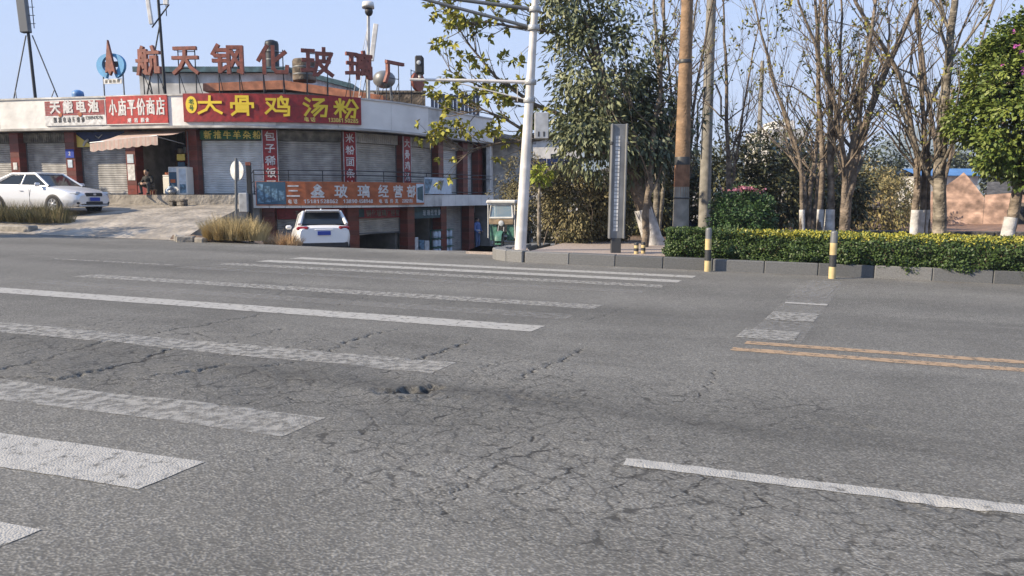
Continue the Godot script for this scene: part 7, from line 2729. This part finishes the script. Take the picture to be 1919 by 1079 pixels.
	bare_tree("many-stemmed bare tree with thin whitewashed stems behind the hedge", 7.9, -19.0, 0.05, [
		[-0.5, 0, 0.06, [Vector3(7.3, 1.6, -19.0), Vector3(7.15, 2.6, -19.0), Vector3(6.6, 4.0, -19.1), Vector3(6.2, 5.4, -19.2)]],
		[-0.1, 0.0, 0.08, [Vector3(7.85, 1.8, -19.1), Vector3(7.8, 3.4, -19.3), Vector3(7.62, 5.2, -19.3), Vector3(7.5, 6.5, -19.3)]],
		[0.15, 0.1, 0.10, [Vector3(8.03, 1.8, -19.0), Vector3(7.92, 3.65, -19.0), Vector3(7.66, 6.2, -19.0)]],
		[0.2, -0.3, 0.07, [Vector3(8.15, 1.6, -19.3), Vector3(8.3, 3.6, -19.4), Vector3(8.35, 6.0, -19.6)]]], 1.05, 190, lc)
	bare_tree("stout bare tree forking low and leaning away over the ruined hut", 8.3, -18.8, 0.05, [
		[0.02, 0, 0.15, [Vector3(8.38, 1.4, -18.85), Vector3(8.62, 2.5, -19.0), Vector3(9.02, 3.9, -19.0), Vector3(9.7, 5.7, -19.0)]],
		[0.02, 0.02, 0.11, [Vector3(8.34, 1.7, -18.85), Vector3(8.45, 3.2, -18.6), Vector3(8.5, 5.2, -18.3)]],
		[-0.02, 0.0, 0.09, [Vector3(8.30, 1.8, -18.8), Vector3(8.0, 3.2, -18.5), Vector3(7.2, 5.0, -18.3)]]], 0.0, 150, lc, "bark")
	bare_tree("cluster of three bare whitewashed stems beside a thick grey trunk", 10.0, -18.5, 0.05, [
		[-0.06, 0, 0.10, [Vector3(9.95, 1.5, -18.5), Vector3(9.9, 2.4, -18.5), Vector3(9.4, 4.22, -18.5), Vector3(8.2, 6.0, -18.5)]],
		[0.12, -0.05, 0.08, [Vector3(10.15, 2.0, -18.6), Vector3(10.0, 3.6, -18.6), Vector3(9.85, 5.6, -18.7)]],
		[0.3, -0.1, 0.07, [Vector3(10.3, 2.0, -18.7), Vector3(10.1, 3.3, -18.7), Vector3(10.9, 5.1, -18.9)]]], 1.05, 150, lc)
	bare_tree("thick straight grey trunk without whitewash beside three slim stems", 10.36, -18.15, 0.05, [[0, 0, 0.17, [Vector3(10.33, 1.5, -18.2), Vector3(10.29, 3.0, -18.2), Vector3(10.34, 4.6, -18.2), Vector3(10.36, 6.6, -18.2)]]], 0.0, 90, lc, "bark_pale")
	bare_tree("slim forked bare tree between the utility pole and the flowering shrub", 6.35, -22.0, -0.1, [[0, 0, 0.10, [Vector3(6.32, 1.5, -22.0), Vector3(6.28, 2.6, -22.0), Vector3(6.1, 5.5, -22.0)]], [0.02, 0, 0.06, [Vector3(6.36, 1.6, -22.0), Vector3(6.6, 2.9, -22.1), Vector3(6.9, 5.2, -22.2)]]], 0.0, 90, lc)
	bare_tree("thin bare tree rising just behind the brown utility pole", 5.0, -21.5, -0.1, [[0, 0, 0.07, [Vector3(5.0, 1.8, -21.5), Vector3(5.1, 3.6, -21.6), Vector3(5.5, 6.4, -21.6)]], [-0.2, 0.2, 0.06, [Vector3(4.7, 1.8, -21.3), Vector3(4.5, 3.6, -21.3), Vector3(4.2, 6.0, -21.3)]]], 0.5, 120, lc, "bark_dark")
	bare_tree("bare tree with criss-crossing grey twigs behind the evergreen", 4.6, -24.0, -0.2, [[0, 0, 0.12, [Vector3(4.6, 2.0, -24.0), Vector3(4.7, 4.4, -24.0), Vector3(4.4, 7.0, -24.0)]], [0.1, 0, 0.08, [Vector3(4.8, 2.2, -24.0), Vector3(5.4, 4.4, -24.2), Vector3(5.7, 7.0, -24.2)]]], 0.0, 160, lc, "bark_pale")
	bare_tree("spreading bare tree in the second row behind the many-stemmed one", 9.3, -23.5, -0.2, [[0, 0, 0.10, [Vector3(9.3, 1.8, -23.5), Vector3(9.5, 3.6, -23.5), Vector3(9.3, 6.6, -23.5)]], [0.1, 0, 0.07, [Vector3(9.5, 2.0, -23.5), Vector3(10.4, 4.0, -23.6), Vector3(11.2, 6.4, -23.8)]], [-0.1, 0, 0.07, [Vector3(9.1, 2.0, -23.5), Vector3(8.4, 4.0, -23.6), Vector3(7.6, 6.6, -23.8)]]], 0.0, 160, lc)
	bare_tree("leaning bare tree in the second row behind the thick grey trunk", 13.0, -23.0, -0.2, [[0, 0, 0.10, [Vector3(13.0, 1.8, -23.0), Vector3(12.7, 3.6, -23.0), Vector3(12.0, 6.6, -23.0)]], [0.1, 0, 0.07, [Vector3(13.2, 2.0, -23.0), Vector3(13.6, 4.0, -23.2), Vector3(14.4, 6.8, -23.4)]]], 0.0, 200, [Color(0.07, 0.10, 0.025), Color(0.2, 0.22, 0.05)])

	# dark evergreen shrubs and trees in the second row
	var d0 := Color(0.018, 0.03, 0.010)
	var d1 := Color(0.15, 0.14, 0.06)
	for e in [[7.6, -26.5, 1.5, 1.7, 1.9, "dark evergreen shrub behind the slim forked tree"], [9.6, -27.0, 1.9, 1.8, 2.1, "dark evergreen shrub behind the many-stemmed bare tree"], [5.6, -27.5, 1.5, 1.4, 2.0, "dark evergreen shrub behind the utility poles"], [12.3, -29.0, 1.4, 1.6, 1.7, "olive green shrub behind the ruined hut's left end"], [4.6, -26.0, 1.7, 1.2, 1.8, "dark evergreen shrub behind the evergreen's trunk"]]:
		leafy_tree("evergreen_shrub", e[5], e[0], e[1], -0.3, 0.10, 1.0, [[Vector3(e[0], e[2], e[1]), Vector3(e[3], e[4], 1.2), 250, 28, 0.34, 0.18, 0.08, 0.5, d0, d1, 0.3]], "leaf_dark", "bark_dark", 0.0, "dark shrubs behind the bare trees")
	# straw coloured overgrown mound between the ruins
	for e in [[18.6, 1.0, -38.0, 1.9, 1.9, "straw coloured creeper mound between the two ruins"], [16.6, 1.3, -41.0, 1.6, 2.2, "olive creeper mound behind the small ruined hut"], [22.0, 0.9, -44.0, 2.0, 1.9, "olive creeper mound left of the pink ruin"]]:
		t = thing("creeper_mound", e[5], "shrub", Vector3(e[0], -0.3, e[2]))
		mb = leafy()
		crown(mb, Vector3(e[0], e[1], e[2]), Vector3(e[3], e[4], 1.4), 170, 24, 0.32, 0.2, 0.08, 0.6, Color(0.10, 0.10, 0.03), Color(0.32, 0.25, 0.11), 0.4)
		put(mb, "foliage", M.leaf_dry, t)
		mb = MB.new()
		for k in 6:
			mb.tube([Vector3(e[0] + rng.randfn() * 0.4, -0.35, e[2]), Vector3(e[0], e[1], e[2]) + rnd3() * 0.9], [0.06, 0.02], 5, false)
		put(mb, "stems", M.bark_dark, t)
	# street trees left of the view that shade the front
	leafy_tree("street_tree", "broad street tree at the far left of the forecourt", -25.4, -29.2, 0.9, 0.2, 2.6, [[Vector3(-24.6, 5.0, -29.3), Vector3(1.9, 1.4, 1.6), 15, 26, 0.4, 0.2, 0.09, 0.5, Color(0.03, 0.06, 0.015), Color(0.09, 0.13, 0.04), 0.3]], "leaf_dark", "bark", 0.0, "street trees beyond the left edge")
	leafy_tree("street_tree", "added unseen roadside tree with a crown stretched to shade the forecourt edge", -19.2, -21.2, 0.35, 0.16, 1.8, [[Vector3(-18.4, 3.2, -21.1), Vector3(2.4, 0.9, 0.75), 70, 30, 0.36, 0.2, 0.09, 0.5, Color(0.03, 0.06, 0.015), Color(0.09, 0.13, 0.04), 0.2]], "leaf_dark", "bark", 0.0, "street trees beyond the left edge")  # unseen, added with a stretched crown to cast the roadside shadow band
	# grasses
	var by := func(x: float, z: float) -> float: return maxf(street_y(x, z), GRADE * x + 0.1)
	grass("dry_grass", "tall straw coloured dry grass clump round the sign posts", [[-8.3, by.call(-8.3, -21.3), -21.3, 0.45, 0.35], [-7.9, by.call(-7.9, -21.2), -21.2, 0.55, 0.4], [-7.35, by.call(-7.35, -21.1), -21.1, 0.45, 0.35]], 3600, 0.72, Color(0.32, 0.25, 0.12), Color(0.56, 0.45, 0.24))
	grass("dry_weeds", "short reddish dry weeds between the grass clump and the white car", [[-6.6, GRADE * -6.6 - 0.08, -21.2, 0.4, 0.3], [-6.25, GRADE * -6.2 - 0.1, -21.0, 0.3, 0.25]], 1100, 0.46, Color(0.34, 0.20, 0.11), Color(0.55, 0.40, 0.22), 0.6)
	var spots := []
	for k in 14:
		var x := -21.0 + k * 0.46
		spots.append([x, forecourt_y(x, edge_z(x) - 1.9), edge_z(x) - 1.6, 0.5, 0.5])
	grass("roadside_weeds", "green and brown weeds in front of the silver car", spots, 7000, 0.72, Color(0.05, 0.065, 0.018), Color(0.25, 0.19, 0.09), 0.5)

# ------------------------------------------------------------------ beyond the planted strip
func build_far_things():
	# low dark wall behind the trees, stone by stone
	var t := thing("low_wall", "low dark stone wall running behind the bare trees", "wall", Vector3(14.0, -0.3, -24.0))
	var mesh_a := MB.new()
	mesh_a.cbox(at(0, 0, 0), Vector3(0.78, 0.21, 0.3), 0.03)
	var stone := mesh_a.mesh()
	for row in 3:
		for k in 26:
			var u := 8.2 + k * 0.8 + (0.4 if row % 2 else 0.0)
			var z := -26.6 + u * 0.22
			piece(stone, "stone", M.brick_wall, t, turned(u - 14.0 + rng.randf_range(-0.01, 0.01), 0.10 + row * 0.22, z + 24.0 + rng.randf_range(-0.02, 0.02), -0.217))
	# pink ruin: gable, side wall with an arch, broken tiles
	t = thing("pink_ruin", "roofless pink earth-walled ruin with a pointed gable and an arched opening", "ruin", Vector3(28.0, -0.3, -45.0))
	var mb := MB.new()
	mb.prism(at(0, 0, -45.0), PackedVector2Array([Vector2(25.4, -0.3), Vector2(28.2, -0.3), Vector2(28.2, 1.35), Vector2(27.9, 1.75), Vector2(27.35, 2.5), Vector2(27.05, 2.85), Vector2(26.7, 2.5), Vector2(26.1, 2.0), Vector2(25.4, 1.7)]), -0.4, 0.0)
	put(mb, "gable", M.adobe, t)
	mb = MB.new()
	mb.prism(at(0, 0, -45.0), PackedVector2Array([Vector2(28.22, -0.3), Vector2(29.4, -0.3), Vector2(29.4, 0.6), Vector2(29.6, 0.95), Vector2(30.0, 1.08), Vector2(30.4, 0.95), Vector2(30.6, 0.6), Vector2(30.6, -0.3), Vector2(33.0, -0.3), Vector2(33.0, 1.5), Vector2(31.8, 1.62), Vector2(30.6, 1.5), Vector2(29.4, 1.6), Vector2(28.22, 1.5)]), -0.4, 0.02)
	put(mb, "arched_wall", M.adobe, t)
	mb = MB.new()
	mb.bx(25.4, 33.0, -0.3, 1.2, -49.4, -49.0)
	put(mb, "back_wall", M.brick_wall, t)
	for k in 34:
		mb = MB.new()
		mb.cbox(Transform3D(Basis(Vector3.UP, rng.randf()).rotated(Vector3.RIGHT, 0.4), Vector3(28.4 + rng.randf() * 3.6, 1.6 + rng.randf() * 0.12, -45.6 - rng.randf() * 1.0)), Vector3(0.5, 0.06, 0.4), 0.01)
		put(mb, "roof_tile", M.old_tile, t)
	mb = MB.new()
	mb.prism(Transform3D(Basis(Vector3.UP, PI / 2), Vector3(28.3, 0, 0)), PackedVector2Array([Vector2(45.1, 1.35), Vector2(45.1, 1.5), Vector2(47.0, 2.3), Vector2(47.0, 2.15)]), 0.0, 4.4)
	put(mb, "roof_slope", M.old_tile, t)
	t.rotation.y = -0.55
	# small hut
	t = thing("ruined_hut", "small ruined hut with a grey sagging roof and a dark window hole", "ruin", Vector3(19.5, -0.3, -42.0))
	mb = MB.new()
	mb.bx(18.0, 18.9, -0.3, 0.72, -42.2, -42.0)
	mb.bx(19.8, 20.7, -0.3, 0.72, -42.2, -42.0)
	mb.bx(18.9, 19.8, -0.3, -0.05, -42.2, -42.0)
	mb.bx(18.9, 19.8, 0.55, 0.72, -42.2, -42.0)
	mb.bx(20.5, 20.7, -0.3, 1.3, -44.5, -42.21)
	mb.bx(18.0, 18.2, -0.3, 0.9, -44.5, -42.21)
	mb.bx(18.0, 20.7, -0.3, 1.2, -44.7, -44.51)
	put(mb, "wall", M.adobe, t)
	mb = MB.new()
	mb.prism(Transform3D(Basis(Vector3.UP, PI / 2), Vector3(17.8, 0, 0)), PackedVector2Array([Vector2(41.8, 0.73), Vector2(41.8, 0.83), Vector2(44.0, 1.6), Vector2(44.0, 1.48)]), 0.0, 3.0)
	put(mb, "roof", M.stone_rough, t)
	# house with a blue sheet roof further off
	t = thing("blue_roofed_house", "distant house with a bright blue sheet roof behind the pink ruin", "house", Vector3(37.0, -0.4, -64.0))
	mb = MB.new()
	mb.bx(34.5, 39.5, -0.4, 3.1, -68.0, -64.0)
	put(mb, "wall", M.shed_wall, t)
	mb = MB.new()
	mb.prism(Transform3D(Basis(Vector3.UP, PI / 2), Vector3(34.0, 0, 0)), PackedVector2Array([Vector2(63.6, 3.1), Vector2(63.6, 3.2), Vector2(66.0, 3.8), Vector2(68.4, 3.2), Vector2(68.4, 3.1), Vector2(66.0, 3.7)]), 0.0, 6.0)
	put(mb, "roof", M.blue_sheet, t)
	# white house beside the side street, with a window
	t = thing("white_house", "white two-storey house with a small window at the end of the side street", "house", Vector3(0.6, -1.5, -52.0))
	mb = MB.new()
	mb.bx(-1.6, 4.8, -1.5, 5.3, -58.0, -52.0)
	put(mb, "wall", M.white_wall, t)
	for x in [0.1, 2.6]:
		mb = MB.new()
		mb.bx(x, x + 0.95, 3.35, 4.35, -52.05, -51.99)
		var w := put(mb, "window", M.white_paint, t)
		mb = MB.new()
		mb.bx(x + 0.06, x + 0.45, 3.41, 4.29, -51.985, -51.97)
		mb.bx(x + 0.50, x + 0.89, 3.41, 4.29, -51.985, -51.97)
		put(mb, "pane", M.car_glass, w)
	mb = MB.new()
	mb.bx(-1.9, 5.1, 5.303, 5.55, -58.3, -51.7)
	put(mb, "roof", M.roof_top, t)
	# navy hoarding above the thicket
	t = thing("navy_hoarding", "dark blue sheet hoarding on posts above the thicket", "hoarding", Vector3(1.6, -0.8, -31.0))
	for k in 7:
		mb = MB.new()
		mb.bx(0.35 + k * 0.36, 0.35 + k * 0.36 + 0.34, 1.9, 2.95, -31.0, -30.96 + 0.01 * (k % 2))
		put(mb, "sheet", M.sign_blue, t)
	for x in [0.6, 2.6]:
		mb = MB.new()
		mb.cyl(Vector3(x, -1.2, -31.06), Vector3(x, 2.9, -31.06), 0.04, 0.04, 6)
		put(mb, "post", M.grey_metal, t)
	# white walled house and a dark car glimpsed by the whitewashed trunk
	t = thing("pale_house", "pale house wall with narrow windows glimpsed between trunk and utility pole", "house", Vector3(7.5, -0.35, -36.0))
	mb = MB.new()
	mb.bx(4.8, 9.5, -0.35, 2.6, -40.0, -36.0)
	put(mb, "wall", M.shed_wall, t)
	for x in [6.3, 7.1, 7.9]:
		mb = MB.new()
		mb.bx(x, x + 0.4, 0.7, 2.0, -36.04, -35.97)
		put(mb, "window", M.poster_dark, t)
	mb = MB.new()
	mb.bx(4.6, 9.7, 2.603, 2.8, -40.2, -35.8)
	put(mb, "roof", M.old_tile, t)
	t = thing("dark_car", "dark blue car glimpsed between the sign column and the whitewashed trunk", "car", Vector3(4.7, -0.26, -27.0), 0.15)
	car(t, [[2.1, 0.34, 0.56, 0.50, 0.64, 0.64, 0.54], [1.96, 0.24, 0.76, 0.50, 0.80, 0.73, 0.70], [1.5, 0.2, 0.83, 0.55, 0.865, 0.85, 0.76], [0.9, 0.2, 0.84, 0.56, 0.875, 0.95, 0.79], [0.0, 0.2, 0.845, 0.56, 0.88, 0.97, 0.82], [-1.0, 0.2, 0.845, 0.58, 0.88, 1.0, 0.81], [-1.9, 0.25, 0.80, 0.62, 0.84, 1.0, 0.73], [-2.08, 0.34, 0.68, 0.64, 0.74, 0.92, 0.64]], [], {"front_base": Vector3(0.95, 0.96, 0.71), "front_top": Vector3(0.28, 1.40, 0.55), "rear_top": Vector3(-0.85, 1.41, 0.53), "rear_base": Vector3(-1.7, 1.01, 0.66), "pillar": 0.08}, M.sign_blue, 0.31, [1.25, -1.25], 0.875)
	# pale block far behind the shrubs
	t = thing("far_block", "far pale building top above the dark shrubs", "building", Vector3(26.0, -0.5, -75.0))
	mb = MB.new()
	mb.bx(25.2, 29.0, -0.5, 8.0, -82.0, -75.0)
	put(mb, "wall", M.shed_wall, t)
	mb = MB.new()
	mb.bx(26.4, 28.2, 8.003, 8.9, -80.0, -76.0)
	put(mb, "roof_box", M.white_wall, t)
	for k in 3:
		mb = MB.new()
		mb.bx(25.6 + k * 1.15, 26.3 + k * 1.15, 5.6, 7.0, -75.05, -74.97)
		put(mb, "window", M.poster_dark, t)
	# distant trees along the edge of the field
	for k in 11:
		var x := 26.0 + k * 3.6 + rng.randf() * 1.4
		var z := -66.0 - rng.randf() * 8.0
		var h := 3.0 + rng.randf() * 1.6
		leafy_tree("distant_tree", "dark hazy tree in the row along the far edge of the field", x, z, -0.4, 0.16, h * 0.6, [[Vector3(x, h, z), Vector3(2.6, h * 0.75, 1.8), 100, 16, 0.7, 0.42, 0.22, 0.4, Color(0.03, 0.04, 0.02), Color(0.09, 0.10, 0.05), 0.3]], "leaf_dark", "bark_dark", 0.0, "row of trees along the far field edge")
